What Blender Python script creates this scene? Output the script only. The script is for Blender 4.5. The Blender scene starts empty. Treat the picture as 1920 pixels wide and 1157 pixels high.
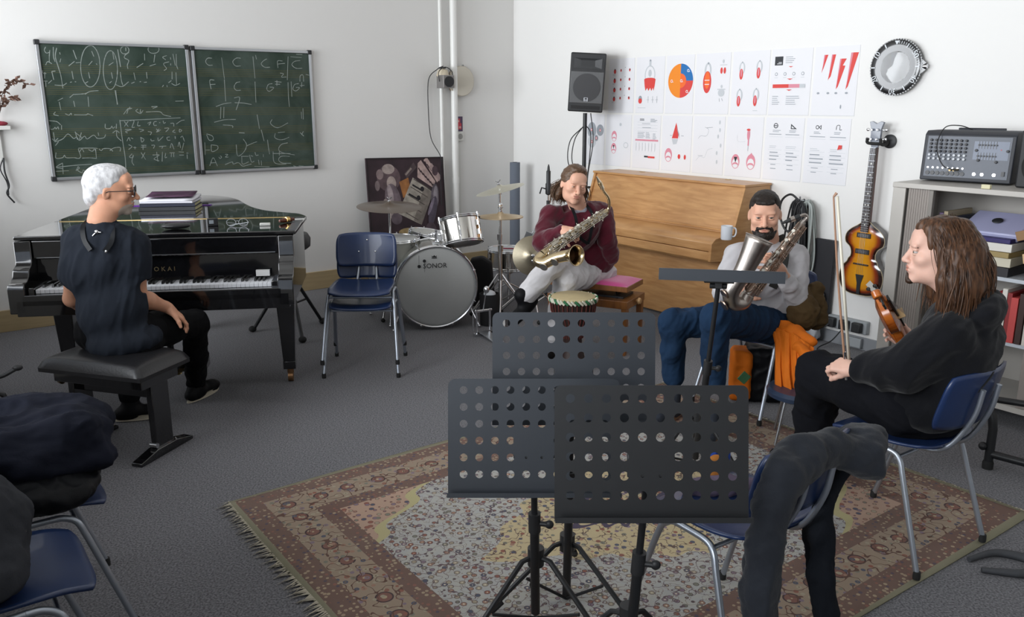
import bpy, math, random
import numpy as np
from mathutils import Vector, Matrix, noise
sc = bpy.context.scene
COL = sc.collection
PI = math.pi
# ------------------------------------------------------------------ camera
PITCH = math.atan(388/1570)
EYE = Vector((0, 0, 1.70))
cam_d = bpy.data.cameras.new('camera'); cam = bpy.data.objects.new('camera', cam_d); COL.objects.link(cam)
cam_d.sensor_width = 36; cam_d.lens = 36*1570/1920; cam_d.clip_start = .05
cam.location = EYE; cam.rotation_euler = (PI/2-PITCH, 0, 0)
sc.camera = cam
# room frame: C0 = far corner; D1 runs along the left wall (to the corner), D2 runs along the right wall (away from it)
C0 = Vector((.017, 9.004, 0)); TH = math.radians(36.4)
D1 = Vector((math.cos(TH), math.sin(TH), 0)); D2 = Vector((math.sin(TH), -math.cos(TH), 0))
NL = D2.copy(); NR = -D1
def R(s, o, z): return C0+D2*s+NR*o+Vector((0, 0, z))      # along / off the right wall
def L(s, o, z): return C0-D1*s+NL*o+Vector((0, 0, z))      # along / off the left wall
ROOM_O, ROOM_S, ROOM_H = 6.15, 9.4, 3.3
def RF(s, o, z): M = Matrix((-D2, NR, Vector((0, 0, 1)))).transposed().to_4x4(); M.translation = R(s, o, z); return M   # right wall frame: x to the corner, y into the room
def LF(s, o, z): M = Matrix((-D1, NL, Vector((0, 0, 1)))).transposed().to_4x4(); M.translation = L(s, o, z); return M    # left wall frame: x away from the corner, y into the room
# ------------------------------------------------------------------ light
sc.view_settings.view_transform = 'Standard'; sc.view_settings.look = 'None'
sc.view_settings.exposure = 0.04; sc.view_settings.gamma = 1; sc.view_settings.use_curve_mapping = False
w = bpy.data.worlds.new('world'); sc.world = w; w.use_nodes = True
w.node_tree.nodes['Background'].inputs[0].default_value = (.8, .88, 1, 1)
w.node_tree.nodes['Background'].inputs[1].default_value = 1.0
sc.cycles.max_bounces = 7; sc.cycles.diffuse_bounces = 4; sc.cycles.glossy_bounces = 4
sc.cycles.transmission_bounces = 4; sc.cycles.use_denoising = True
sc.cycles.sample_clamp_indirect = 6; sc.cycles.caustics_reflective = False; sc.cycles.caustics_refractive = False
WINDOWS = [(1.2, 2.2), (4.0, 2.2), (6.9, 2.2)]     # centre s and width in the window wall
WIN_Z = (1.15, 3.1)
LIGHT_POWER = [78, 74, 62]
for i, (s, wd) in enumerate(WINDOWS):
    ld = bpy.data.lights.new('window_daylight', 'AREA'); ld.shape = 'RECTANGLE'; ld.size = wd-.1; ld.size_y = WIN_Z[1]-WIN_Z[0]-.1
    ld.spread = math.radians(115); ld.energy = LIGHT_POWER[i]; ld.color = (.93, .965, 1.0)
    lo = bpy.data.objects.new('window_daylight', ld); COL.objects.link(lo)
    lo.location = R(s, ROOM_O-.03, (WIN_Z[0]+WIN_Z[1])/2)
    d = (-NR)+Vector((0, 0, .10)); lo.rotation_euler = d.to_track_quat('-Z', 'Z').to_euler()
# ------------------------------------------------------------------ materials
MATS = {}
def lin(c):
    return tuple(((x/12.92) if x <= .04045 else ((x+.055)/1.055)**2.4) for x in c)
def hx(h): return lin(tuple(int(h[i:i+2], 16)/255 for i in (0, 2, 4)))
def mat(name, col, rough=.5, metal=0., spec=.5, bump=None, var=None, coat=0., sheen=0., emit=None, trans=0., alpha=1.):
    """bump=(scale,strength[,dist]); var=(scale,amount[,stretch]) colour variation"""
    if name in MATS: return MATS[name]
    if isinstance(col, str): col = hx(col)
    m = bpy.data.materials.new(name); m.use_nodes = True; nt = m.node_tree; b = nt.nodes['Principled BSDF']
    b.inputs['Base Color'].default_value = (*col, 1); b.inputs['Roughness'].default_value = rough
    b.inputs['Metallic'].default_value = metal; b.inputs['Specular IOR Level'].default_value = spec
    b.inputs['Coat Weight'].default_value = coat; b.inputs['Coat Roughness'].default_value = .04
    b.inputs['Sheen Weight'].default_value = sheen; b.inputs['Transmission Weight'].default_value = trans
    b.inputs['Alpha'].default_value = alpha
    if emit: b.inputs['Emission Color'].default_value = (*col, 1); b.inputs['Emission Strength'].default_value = emit
    tc = nt.nodes.new('ShaderNodeTexCoord')
    if var:
        n = nt.nodes.new('ShaderNodeTexNoise'); n.inputs['Scale'].default_value = var[0]; n.inputs['Detail'].default_value = 5
        mp = nt.nodes.new('ShaderNodeMapping'); nt.links.new(tc.outputs['Object'], mp.inputs[0]); nt.links.new(mp.outputs[0], n.inputs['Vector'])
        if len(var) > 2: mp.inputs['Scale'].default_value = var[2]
        r = nt.nodes.new('ShaderNodeValToRGB'); a = var[1]
        r.color_ramp.elements[0].position = .3; r.color_ramp.elements[1].position = .7
        r.color_ramp.elements[0].color = (*[x*(1-a) for x in col], 1); r.color_ramp.elements[1].color = (*[min(1, x*(1+a)) for x in col], 1)
        nt.links.new(n.outputs['Fac'], r.inputs[0]); nt.links.new(r.outputs[0], b.inputs['Base Color'])
    if bump:
        n = nt.nodes.new('ShaderNodeTexNoise'); n.inputs['Scale'].default_value = bump[0]; n.inputs['Detail'].default_value = 4
        nt.links.new(tc.outputs['Object'], n.inputs['Vector'])
        bp = nt.nodes.new('ShaderNodeBump'); bp.inputs['Strength'].default_value = bump[1]; bp.inputs['Distance'].default_value = bump[2] if len(bump) > 2 else .005
        nt.links.new(n.outputs['Fac'], bp.inputs['Height']); nt.links.new(bp.outputs[0], b.inputs['Normal'])
    MATS[name] = m; return m
# ------------------------------------------------------------------ mesh collector
class MB:
    def __init__(s): s.v = []; s.f = []; s.mi = []; s.mats = []; s.M = Matrix()
    def m(s, material):
        if material not in s.mats: s.mats.append(material)
        return s.mats.index(material)
    def add(s, vs, fs, mt=None):
        k = len(s.v); M = s.M
        s.v += [tuple(M @ Vector(v)) for v in vs]
        if M.determinant() < 0: fs = [tuple(reversed(f)) for f in fs]
        s.f += [tuple(i+k for i in f) for f in fs]
        i = s.m(mt) if mt else 0
        s.mi += [i]*len(fs); return s
    def box(s, c, d, mt=None, rot=None, taper=1.):
        x, y, z = [q/2 for q in d]; t = taper
        vs = [(-x*t, -y*t, -z), (x*t, -y*t, -z), (x*t, y*t, -z), (-x*t, y*t, -z), (-x, -y, z), (x, -y, z), (x, y, z), (-x, y, z)]
        Mx = Matrix.Translation(c)
        if rot is not None: Mx = Mx @ (rot if isinstance(rot, Matrix) else Matrix.Rotation(rot, 4, 'Z'))
        vs = [Mx @ Vector(v) for v in vs]
        return s.add(vs, [(0, 3, 2, 1), (4, 5, 6, 7), (0, 1, 5, 4), (1, 2, 6, 5), (2, 3, 7, 6), (3, 0, 4, 7)], mt)
    def bx(s, x0, x1, y0, y1, z0, z1, mt=None): return s.box(((x0+x1)/2, (y0+y1)/2, (z0+z1)/2), (x1-x0, y1-y0, z1-z0), mt)
    def tube(s, pts, r, mt=None, n=10, cap=True, closed=False):
        pts = [Vector(p) for p in pts]; N = len(pts); rs = r if hasattr(r, '__len__') else [r]*N
        tans = []
        for i in range(N):
            a = pts[(i-1) % N] if (closed or i > 0) else pts[i]; b = pts[(i+1) % N] if (closed or i < N-1) else pts[i]
            t = (b-a); tans.append(t.normalized() if t.length > 1e-9 else Vector((0, 0, 1)))
        up = Vector((0, 0, 1)) if abs(tans[0].z) < .9 else Vector((1, 0, 0))
        nv = (up-tans[0]*up.dot(tans[0])).normalized(); vs = []
        for i in range(N):
            nv = (nv-tans[i]*nv.dot(tans[i]))
            nv = nv.normalized() if nv.length > 1e-6 else tans[i].orthogonal().normalized()
            bn = tans[i].cross(nv)
            for k in range(n):
                a = 2*PI*k/n; vs.append(pts[i]+(nv*math.cos(a)+bn*math.sin(a))*rs[i])
        fs = []
        for i in range(N if closed else N-1):
            j = (i+1) % N
            for k in range(n): fs.append((i*n+k, i*n+(k+1) % n, j*n+(k+1) % n, j*n+k))
        if cap and not closed: fs += [tuple(range(n-1, -1, -1)), tuple(range((N-1)*n, N*n))]
        return s.add(vs, fs, mt)
    def cyl(s, a, b, r, r2=None, mt=None, n=16): return s.tube([a, b], [r, r if r2 is None else r2], mt, n)
    def lathe(s, prof, c=(0, 0, 0), axis=(0, 0, 1), mt=None, n=24, cap=True):
        """prof: list of (r, h) along axis"""
        q = Vector(axis).to_track_quat('Z', 'Y').to_matrix(); c = Vector(c); vs = []
        for r, h in prof:
            for k in range(n):
                a = 2*PI*k/n; vs.append(c+q @ Vector((r*math.cos(a), r*math.sin(a), h)))
        fs = []
        for i in range(len(prof)-1):
            for k in range(n): fs.append((i*n+k, i*n+(k+1) % n, (i+1)*n+(k+1) % n, (i+1)*n+k))
        if cap:
            if prof[0][0] > 1e-5: fs.append(tuple(range(n-1, -1, -1)))
            if prof[-1][0] > 1e-5: fs.append(tuple(range((len(prof)-1)*n, len(prof)*n)))
        return s.add(vs, fs, mt)
    def ball(s, c, r, mt=None, n=12, m=8, rot=None):
        r = r if hasattr(r, '__len__') else (r, r, r); vs = []; fs = []
        Rm = rot if rot is not None else Matrix()
        c = Vector(c)
        for i in range(m+1):
            t = PI*i/m
            for k in range(n):
                a = 2*PI*k/n; vs.append(c+(Rm @ Vector((r[0]*math.sin(t)*math.cos(a), r[1]*math.sin(t)*math.sin(a), r[2]*math.cos(t)))))
        for i in range(m):
            for k in range(n): fs.append((i*n+k, (i+1)*n+k, (i+1)*n+(k+1) % n, i*n+(k+1) % n))
        return s.add(vs, fs, mt)
    def prism(s, poly, z0, z1, mt=None, ax='z'):
        """poly: list of (x,y); extruded along ax"""
        def P(x, y, z): return {'z': (x, y, z), 'y': (x, z, y), 'x': (z, x, y)}[ax]
        n = len(poly); vs = [P(x, y, z0) for x, y in poly]+[P(x, y, z1) for x, y in poly]
        fs = [tuple(range(n-1, -1, -1)), tuple(range(n, 2*n))]+[(i, (i+1) % n, (i+1) % n+n, i+n) for i in range(n)]
        return s.add(vs, fs, mt)
    def grid(s, fn, nu, nv, mt=None, cu=False, cv=False):
        vs = [fn(i/nu, j/nv) for i in range(nu+(0 if cu else 1)) for j in range(nv+(0 if cv else 1))]
        W = nv+(0 if cv else 1); Hh = nu+(0 if cu else 1); fs = []
        for i in range(nu):
            for j in range(nv):
                i2 = (i+1) % Hh if cu else i+1; j2 = (j+1) % W if cv else j+1
                fs.append((i*W+j, i2*W+j, i2*W+j2, i*W+j2))
        return s.add(vs, fs, mt)
    def build(s, name, mt=None, parent=None, loc=None, smooth=38, bevel=0, solid=0, sub=0):
        me = bpy.data.meshes.new(name)
        if parent is not None and loc is None: loc = (0, 0, 0)
        me.from_pydata([tuple(v) for v in s.v], [], s.f); me.update()
        for q in (s.mats or ([mt] if mt else [])): me.materials.append(q)
        if s.mats: me.polygons.foreach_set('material_index', s.mi)
        if smooth: me.polygons.foreach_set('use_smooth', [True]*len(me.polygons)); me.set_sharp_from_angle(angle=math.radians(smooth))
        o = bpy.data.objects.new(name, me); COL.objects.link(o)
        if loc is not None: o.location = loc
        if parent is not None: o.parent = parent
        if solid: md = o.modifiers.new('thick', 'SOLIDIFY'); md.thickness = solid; md.offset = 0
        if sub: md = o.modifiers.new('sub', 'SUBSURF'); md.levels = sub; md.render_levels = sub
        if bevel: md = o.modifiers.new('bev', 'BEVEL'); md.width = bevel; md.segments = 2; md.limit_method = 'ANGLE'; md.angle_limit = math.radians(40)
        return o
def tag(o, label, cat, group=None):
    o['label'] = label; o['category'] = cat
    if group: o['group'] = group
    return o
def thing(name, label, cat, loc=(0, 0, 0), rz=0, group=None):
    o = bpy.data.objects.new(name, None); COL.objects.link(o); o.empty_display_size = .1
    o.location = loc; o.rotation_euler = (0, 0, rz); return tag(o, label, cat, group)
def struct(o): o['kind'] = 'structure'; return o
def frameM(origin, xdir, ydir=None, zdir=Vector((0, 0, 1))):
    x = Vector(xdir).normalized(); z = Vector(zdir).normalized(); y = z.cross(x).normalized(); z = x.cross(y)
    M = Matrix((x, y, z)).transposed().to_4x4(); M.translation = Vector(origin); return M
def place(o, M): o.matrix_world = M; return o
def dup(root):
    r = root.copy(); COL.objects.link(r)
    for ch in list(root.children):
        c = ch.copy(); COL.objects.link(c); c.parent = r
        for g in ch.children: d = g.copy(); COL.objects.link(d); d.parent = c
    return r
def text_mb(mb, txt, size, M, mt=None, extrude=.0006):
    cu = bpy.data.curves.new('t', 'FONT'); cu.body = txt; cu.size = size; cu.extrude = extrude; cu.align_x = 'CENTER'; cu.align_y = 'CENTER'; cu.resolution_u = 2
    o = bpy.data.objects.new('t', cu); COL.objects.link(o); bpy.context.view_layer.update()
    me = bpy.data.meshes.new_from_object(o.evaluated_get(bpy.context.evaluated_depsgraph_get()))
    vs = [M @ v.co for v in me.vertices]; fs = [tuple(p.vertices) for p in me.polygons]
    bpy.data.objects.remove(o); bpy.data.curves.remove(cu); bpy.data.meshes.remove(me)
    mb.add(vs, fs, mt)
def bez(pts, n=12):
    """Catmull-Rom through points"""
    P = [Vector(p) for p in pts]; P = [P[0]*2-P[1]]+P+[P[-1]*2-P[-2]]; out = []
    for i in range(1, len(P)-2):
        for k in range(n):
            t = k/n; a, b, c, d = P[i-1], P[i], P[i+1], P[i+2]
            out.append(.5*((2*b)+(c-a)*t+(2*a-5*b+4*c-d)*t*t+(3*b-a-3*c+d)*t**3))
    out.append(P[-2]); return out
# shared materials
CHROME = mat('chrome', (.75, .76, .78), .16, 1); STEEL = mat('brushed_steel', (.5, .52, .55), .32, 1)
BLACKMETAL = mat('black_metal', (.012, .013, .015), .42); RUBBER = mat('black_rubber', (.012, .012, .012), .8)
BLACKPLASTIC = mat('black_plastic', (.018, .019, .021), .5, bump=(300, .15, .001))
CABLE = mat('cable_black', (.01, .01, .012), .5)
CHAIRBLUE = mat('chair_blue', hx('1b2f57'), .36, coat=.2, var=(6, .06))
CHAIRTUBE = mat('chair_tube', (.42, .46, .52), .38, .85)
WHITEPL = mat('white_plastic', hx('d8d8d4'), .45)
GOLD = mat('gold_brass', (.72, .47, .17), .24, 1)
# ------------------------------------------------------------------ smooth solid modelling (distance fields -> one closed mesh)
import openvdb as vdb
def V3(p): return np.array(tuple(p), float)
class SDF:
    def __init__(s, vox=.006): s.p = []; s.vox = vox
    def rc(s, a, b, ra, rb=None, k=.02): s.p.append(('rc', V3(a), V3(b), ra, ra if rb is None else rb, k, 1)); return s
    def chain(s, pts, rs, k=.02):
        for i in range(len(pts)-1): s.rc(pts[i], pts[i+1], rs[i], rs[i+1], k)
        return s
    def el(s, c, r, rot=None, k=.02, sub=False):
        Rm = np.eye(3) if rot is None else np.array(rot.to_3x3() if hasattr(rot, 'to_3x3') else rot)
        s.p.append(('el', V3(c), V3(r), Rm, None, k, -1 if sub else 1)); return s
    def box(s, c, r, rot=None, rad=.01, k=.02, sub=False):
        Rm = np.eye(3) if rot is None else np.array(rot.to_3x3() if hasattr(rot, 'to_3x3') else rot)
        s.p.append(('bx', V3(c), V3(r), Rm, rad, k, -1 if sub else 1)); return s
    def bounds(s, q):
        if q[0] == 'rc': r = max(q[3], q[4]); return np.minimum(q[1], q[2])-r, np.maximum(q[1], q[2])+r
        e = np.abs(q[3]) @ q[2]+(q[4] or 0); return q[1]-e, q[1]+e
    def mesh(s, disp=None):
        B = [s.bounds(q) for q in s.p if q[6] > 0]; pad = s.vox*4+.012
        lo = np.min([b[0] for b in B], 0)-pad; hi = np.max([b[1] for b in B], 0)+pad
        n = np.ceil((hi-lo)/s.vox).astype(int)+1; F = np.full(n, .05, np.float32)
        ax = [lo[i]+s.vox*np.arange(n[i]) for i in range(3)]
        for q in s.p:
            b0, b1 = s.bounds(q); m = q[5]+s.vox*4; i0 = np.maximum(((b0-m-lo)/s.vox).astype(int), 0); i1 = np.minimum(((b1+m-lo)/s.vox).astype(int)+2, n)
            if (i1 <= i0).any(): continue
            X = np.stack(np.meshgrid(*[ax[i][i0[i]:i1[i]] for i in range(3)], indexing='ij'), -1).astype(np.float32)
            if q[0] == 'rc':
                a, b_ = q[1], q[2]; ba = b_-a; L2 = float(ba @ ba); pa = X-a.astype(np.float32)
                h = np.clip((pa @ ba.astype(np.float32))/max(L2, 1e-9), 0, 1); d = np.linalg.norm(pa-h[..., None]*ba.astype(np.float32), axis=-1)-(q[3]+(q[4]-q[3])*h)
            elif q[0] == 'el':
                P = (X-q[1].astype(np.float32)) @ q[3].astype(np.float32); r = q[2].astype(np.float32); k0 = np.linalg.norm(P/r, axis=-1); k1 = np.linalg.norm(P/(r*r), axis=-1); d = k0*(k0-1)/np.maximum(k1, 1e-6)
            else:
                P = np.abs((X-q[1].astype(np.float32)) @ q[3].astype(np.float32))-q[2].astype(np.float32); d = np.linalg.norm(np.maximum(P, 0), axis=-1)+np.minimum(P.max(-1), 0)-q[4]
            sl = tuple(slice(i0[i], i1[i]) for i in range(3)); f = F[sl]; k = q[5]
            if q[6] > 0: h = np.maximum(k-np.abs(f-d), 0)/k; F[sl] = np.minimum(f, d)-h*h*k*.25
            else: h = np.maximum(k-np.abs(f+d), 0)/k; F[sl] = np.maximum(f, -d)+h*h*k*.25
        g = vdb.FloatGrid(background=.05); g.copyFromArray(F); pts, quads = g.convertToQuads(0.0)
        pts = np.array(pts, float)*s.vox+lo; quads = np.array(quads)
        if len(quads):    # orient outward
            a, b_, c = pts[quads[:, 0]], pts[quads[:, 1]], pts[quads[:, 2]]; d_ = pts[quads[:, 3]]
            vol = np.einsum('ij,ij->i', a, np.cross(b_, c)).sum()+np.einsum('ij,ij->i', a, np.cross(c, d_)).sum()
            if vol < 0: quads = quads[:, ::-1]
        return pts, quads
def vnormals(P, Q):
    n = np.zeros_like(P); a = P[Q[:, 2]]-P[Q[:, 0]]; b = P[Q[:, 3]]-P[Q[:, 1]]; fn = np.cross(a, b)
    for i in range(4): np.add.at(n, Q[:, i], fn)
    return n/np.maximum(np.linalg.norm(n, axis=1, keepdims=True), 1e-9)
def relax(P, Q, it=2, w=.5):
    for _ in range(it):
        acc = np.zeros_like(P); cnt = np.zeros(len(P))
        for i in range(4):
            for j in (1, 3): np.add.at(acc, Q[:, i], P[Q[:, (i+j) % 4]]); np.add.at(cnt, Q[:, i], 1)
        P = P*(1-w)+w*acc/np.maximum(cnt, 1)[:, None]
    return P
def folds(P, N, amp, scale, stretch=None, seed=0, ridge=True):
    """cloth folds: noise along the normal; stretch=(dir, factor) makes them run along dir"""
    D = None
    if stretch is not None: D = Vector(stretch[0]).normalized(); fct = stretch[1]
    out = P.copy()
    for i in range(len(P)):
        v = Vector(P[i])
        if D is not None: v = v-D*(v.dot(D))*(1-1/fct)
        q = v*scale+Vector((seed*3.1, seed*1.7, seed))
        f = noise.noise(q)*1.0+.5*noise.noise(q*2.1)
        if ridge: f = .5-abs(f)*1.6
        out[i] = P[i]+N[i]*f*amp
    return out
def sdf_object(name, parts, mats, parent, origin, matfn=None, smooth_it=2, fold=None, fold2=None):
    """parts: list of SDF / (P, Q) arrays in world space; one mesh object, parented at origin"""
    VV = []; QQ = []; k = 0
    for s in parts:
        P, Q = s.mesh() if isinstance(s, SDF) else s
        P = relax(P, Q, smooth_it) if smooth_it else P
        if fold:
            for fd in (fold if isinstance(fold, list) else [fold]): P = folds(P, vnormals(P, Q), *fd)
        VV.append(P); QQ.append(Q+k); k += len(P)
    P = np.concatenate(VV); Q = np.concatenate(QQ)
    me = bpy.data.meshes.new(name); me.from_pydata((P-V3(origin)).tolist(), [], Q.tolist()); me.update()
    for m in (mats if isinstance(mats, (list, tuple)) else [mats]): me.materials.append(m)
    me.polygons.foreach_set('use_smooth', [True]*len(me.polygons))
    if matfn is not None:
        cen = P[Q].mean(1); me.polygons.foreach_set('material_index', matfn(cen).astype(int))
    o = bpy.data.objects.new(name, me); COL.objects.link(o)
    if parent is not None: o.parent = parent
    else: o.location = origin
    return o
# ------------------------------------------------------------------ room shell
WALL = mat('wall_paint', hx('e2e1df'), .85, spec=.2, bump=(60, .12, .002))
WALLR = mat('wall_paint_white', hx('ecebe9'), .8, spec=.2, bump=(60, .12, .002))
CEIL = mat('ceiling_paint', hx('e8e6e2'), .9)
def slab(name, pts, mt):   # closed thick panel from 4 base corners, z range
    mb = MB(); mb.prism([(p.x, p.y) for p in pts[0]], pts[1], pts[2]); return struct(mb.build(name, mt, smooth=0))
T = .18
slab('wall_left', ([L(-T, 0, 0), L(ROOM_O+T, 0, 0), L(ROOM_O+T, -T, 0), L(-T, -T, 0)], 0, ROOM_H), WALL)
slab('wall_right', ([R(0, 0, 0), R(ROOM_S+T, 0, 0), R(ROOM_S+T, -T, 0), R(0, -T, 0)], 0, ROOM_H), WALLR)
slab('wall_rear', ([R(ROOM_S, 0, 0), R(ROOM_S, ROOM_O+T, 0), R(ROOM_S+T, ROOM_O+T, 0), R(ROOM_S+T, 0, 0)], 0, ROOM_H), WALL)
slab('ceiling', ([R(-T, -T, 0), R(ROOM_S+T, -T, 0), R(ROOM_S+T, ROOM_O+T, 0), R(-T, ROOM_O+T, 0)], ROOM_H, ROOM_H+.2), CEIL)
# window wall: piers, parapet and lintel in one shell
mb = MB(); mb.M = frameM(R(0, ROOM_O, 0), D2, None)
mb.M = Matrix.Translation(R(0, ROOM_O, 0)) @ Matrix((D2, NR, Vector((0, 0, 1)))).transposed().to_4x4()
mb.bx(0, ROOM_S, 0, T, 0, WIN_Z[0]); mb.bx(0, ROOM_S, 0, T, WIN_Z[1], ROOM_H)
edges = [0]
for s, wd in WINDOWS: edges += [s-wd/2, s+wd/2]
edges.append(ROOM_S)
for i in range(0, len(edges), 2): mb.bx(edges[i], edges[i+1], 0, T, WIN_Z[0], WIN_Z[1])
struct(mb.build('wall_windows', WALL, smooth=0))
WFR = mat('window_frame_white', hx('dedede'), .4)
for i, (s, wd) in enumerate(WINDOWS):
    mb = MB(); mb.M = Matrix.Translation(R(0, ROOM_O, 0)) @ Matrix((D2, NR, Vector((0, 0, 1)))).transposed().to_4x4()
    a, b = s-wd/2, s+wd/2
    for x0, x1, z0, z1 in ((a, b, WIN_Z[0], WIN_Z[0]+.06), (a, b, WIN_Z[1]-.06, WIN_Z[1]), (a, a+.06, WIN_Z[0], WIN_Z[1]), (b-.06, b, WIN_Z[0], WIN_Z[1]), (s-.04, s+.04, WIN_Z[0], WIN_Z[1])):
        mb.bx(x0, x1, .06, .12, z0, z1)
    wn = struct(mb.build('window_%d' % (i+1), WFR, smooth=0)); M0 = mb.M; mb = MB(); mb.M = M0; mb.bx(a+.06, s-.04, .088, .092, WIN_Z[0]+.06, WIN_Z[1]-.06); mb.bx(s+.04, b-.06, .088, .092, WIN_Z[0]+.06, WIN_Z[1]-.06); mb.build('pane', mat('window_glass', (.95, .97, 1), .02, trans=1), wn)
# carpet floor
m = bpy.data.materials.new('carpet_grey'); m.use_nodes = True; nt = m.node_tree; b = nt.nodes['Principled BSDF']
b.inputs['Roughness'].default_value = 1; b.inputs['Specular IOR Level'].default_value = .1; b.inputs['Sheen Weight'].default_value = .15
tc = nt.nodes.new('ShaderNodeTexCoord'); n1 = nt.nodes.new('ShaderNodeTexNoise'); n1.inputs['Scale'].default_value = 130; n1.inputs['Detail'].default_value = 6
nt.links.new(tc.outputs['Object'], n1.inputs['Vector'])
cr = nt.nodes.new('ShaderNodeValToRGB'); e = cr.color_ramp.elements
e[0].position = .34; e[0].color = (*hx('48484c'), 1); e[1].position = .66; e[1].color = (*hx('808084'), 1)
n2 = nt.nodes.new('ShaderNodeTexNoise'); n2.inputs['Scale'].default_value = 1.3; n2.inputs['Detail'].default_value = 4
nt.links.new(tc.outputs['Object'], n2.inputs['Vector'])
mx = nt.nodes.new('ShaderNodeMix'); mx.data_type = 'RGBA'; mx.blend_type = 'MULTIPLY'; mx.inputs[0].default_value = 1
cr2 = nt.nodes.new('ShaderNodeValToRGB'); cr2.color_ramp.elements[0].color = (.86, .85, .85, 1); cr2.color_ramp.elements[1].color = (1.1, 1.1, 1.12, 1)
nt.links.new(n1.outputs['Fac'], cr.inputs[0]); nt.links.new(n2.outputs['Fac'], cr2.inputs[0])
nt.links.new(cr.outputs[0], mx.inputs[6]); nt.links.new(cr2.outputs[0], mx.inputs[7]); nt.links.new(mx.outputs[2], b.inputs['Base Color'])
bp = nt.nodes.new('ShaderNodeBump'); bp.inputs['Strength'].default_value = .3; bp.inputs['Distance'].default_value = .003
n3 = nt.nodes.new('ShaderNodeTexNoise'); n3.inputs['Scale'].default_value = 400; nt.links.new(tc.outputs['Object'], n3.inputs['Vector'])
nt.links.new(n3.outputs['Fac'], bp.inputs['Height']); nt.links.new(bp.outputs[0], b.inputs['Normal'])
slab('floor', ([R(-T, -T, 0), R(ROOM_S+T, -T, 0), R(ROOM_S+T, ROOM_O+T, 0), R(-T, ROOM_O+T, 0)], -.15, 0), m)
# baseboards: beech strip along the left wall, low white skirting on the right
BEECH = mat('beech_skirting', hx('b09c78'), .5, var=(3, .07, (1, 1, 14)))
mb = MB(); mb.M = Matrix.Translation(L(0, 0, 0)) @ Matrix((-D1, NL, Vector((0, 0, 1)))).transposed().to_4x4()
mb.bx(.0, ROOM_O, 0, .022, 0, .165); struct(mb.build('baseboard_left', BEECH, smooth=0, bevel=.003))
mb = MB(); mb.M = Matrix.Translation(R(0, 0, 0)) @ Matrix((D2, NR, Vector((0, 0, 1)))).transposed().to_4x4()
mb.bx(.03, ROOM_S, 0, .016, 0, .09); struct(mb.build('baseboard_right', mat('grey_skirting', hx('8e9196'), .5), smooth=0, bevel=.003))
# heating pipe + boxed duct on the left wall
mb = MB(); mb.M = Matrix.Translation(L(0, 0, 0)) @ Matrix((-D1, NL, Vector((0, 0, 1)))).transposed().to_4x4()
mb.cyl((.91, .045, .165), (.91, .045, ROOM_H), .017, n=14)
struct(mb.build('trim_1', mat('pipe_white', hx('e9e9e6'), .35), smooth=40))
mb = MB(); mb.M = Matrix.Translation(L(0, 0, 0)) @ Matrix((-D1, NL, Vector((0, 0, 1)))).transposed().to_4x4()
mb.cyl((.77, .06, .165), (.77, .06, ROOM_H), .033, n=18)
mb.cyl((.77, .06, .9), (.77, .06, .96), .036, n=18)
struct(mb.build('trim_2', MATS['pipe_white'], smooth=40))
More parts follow.
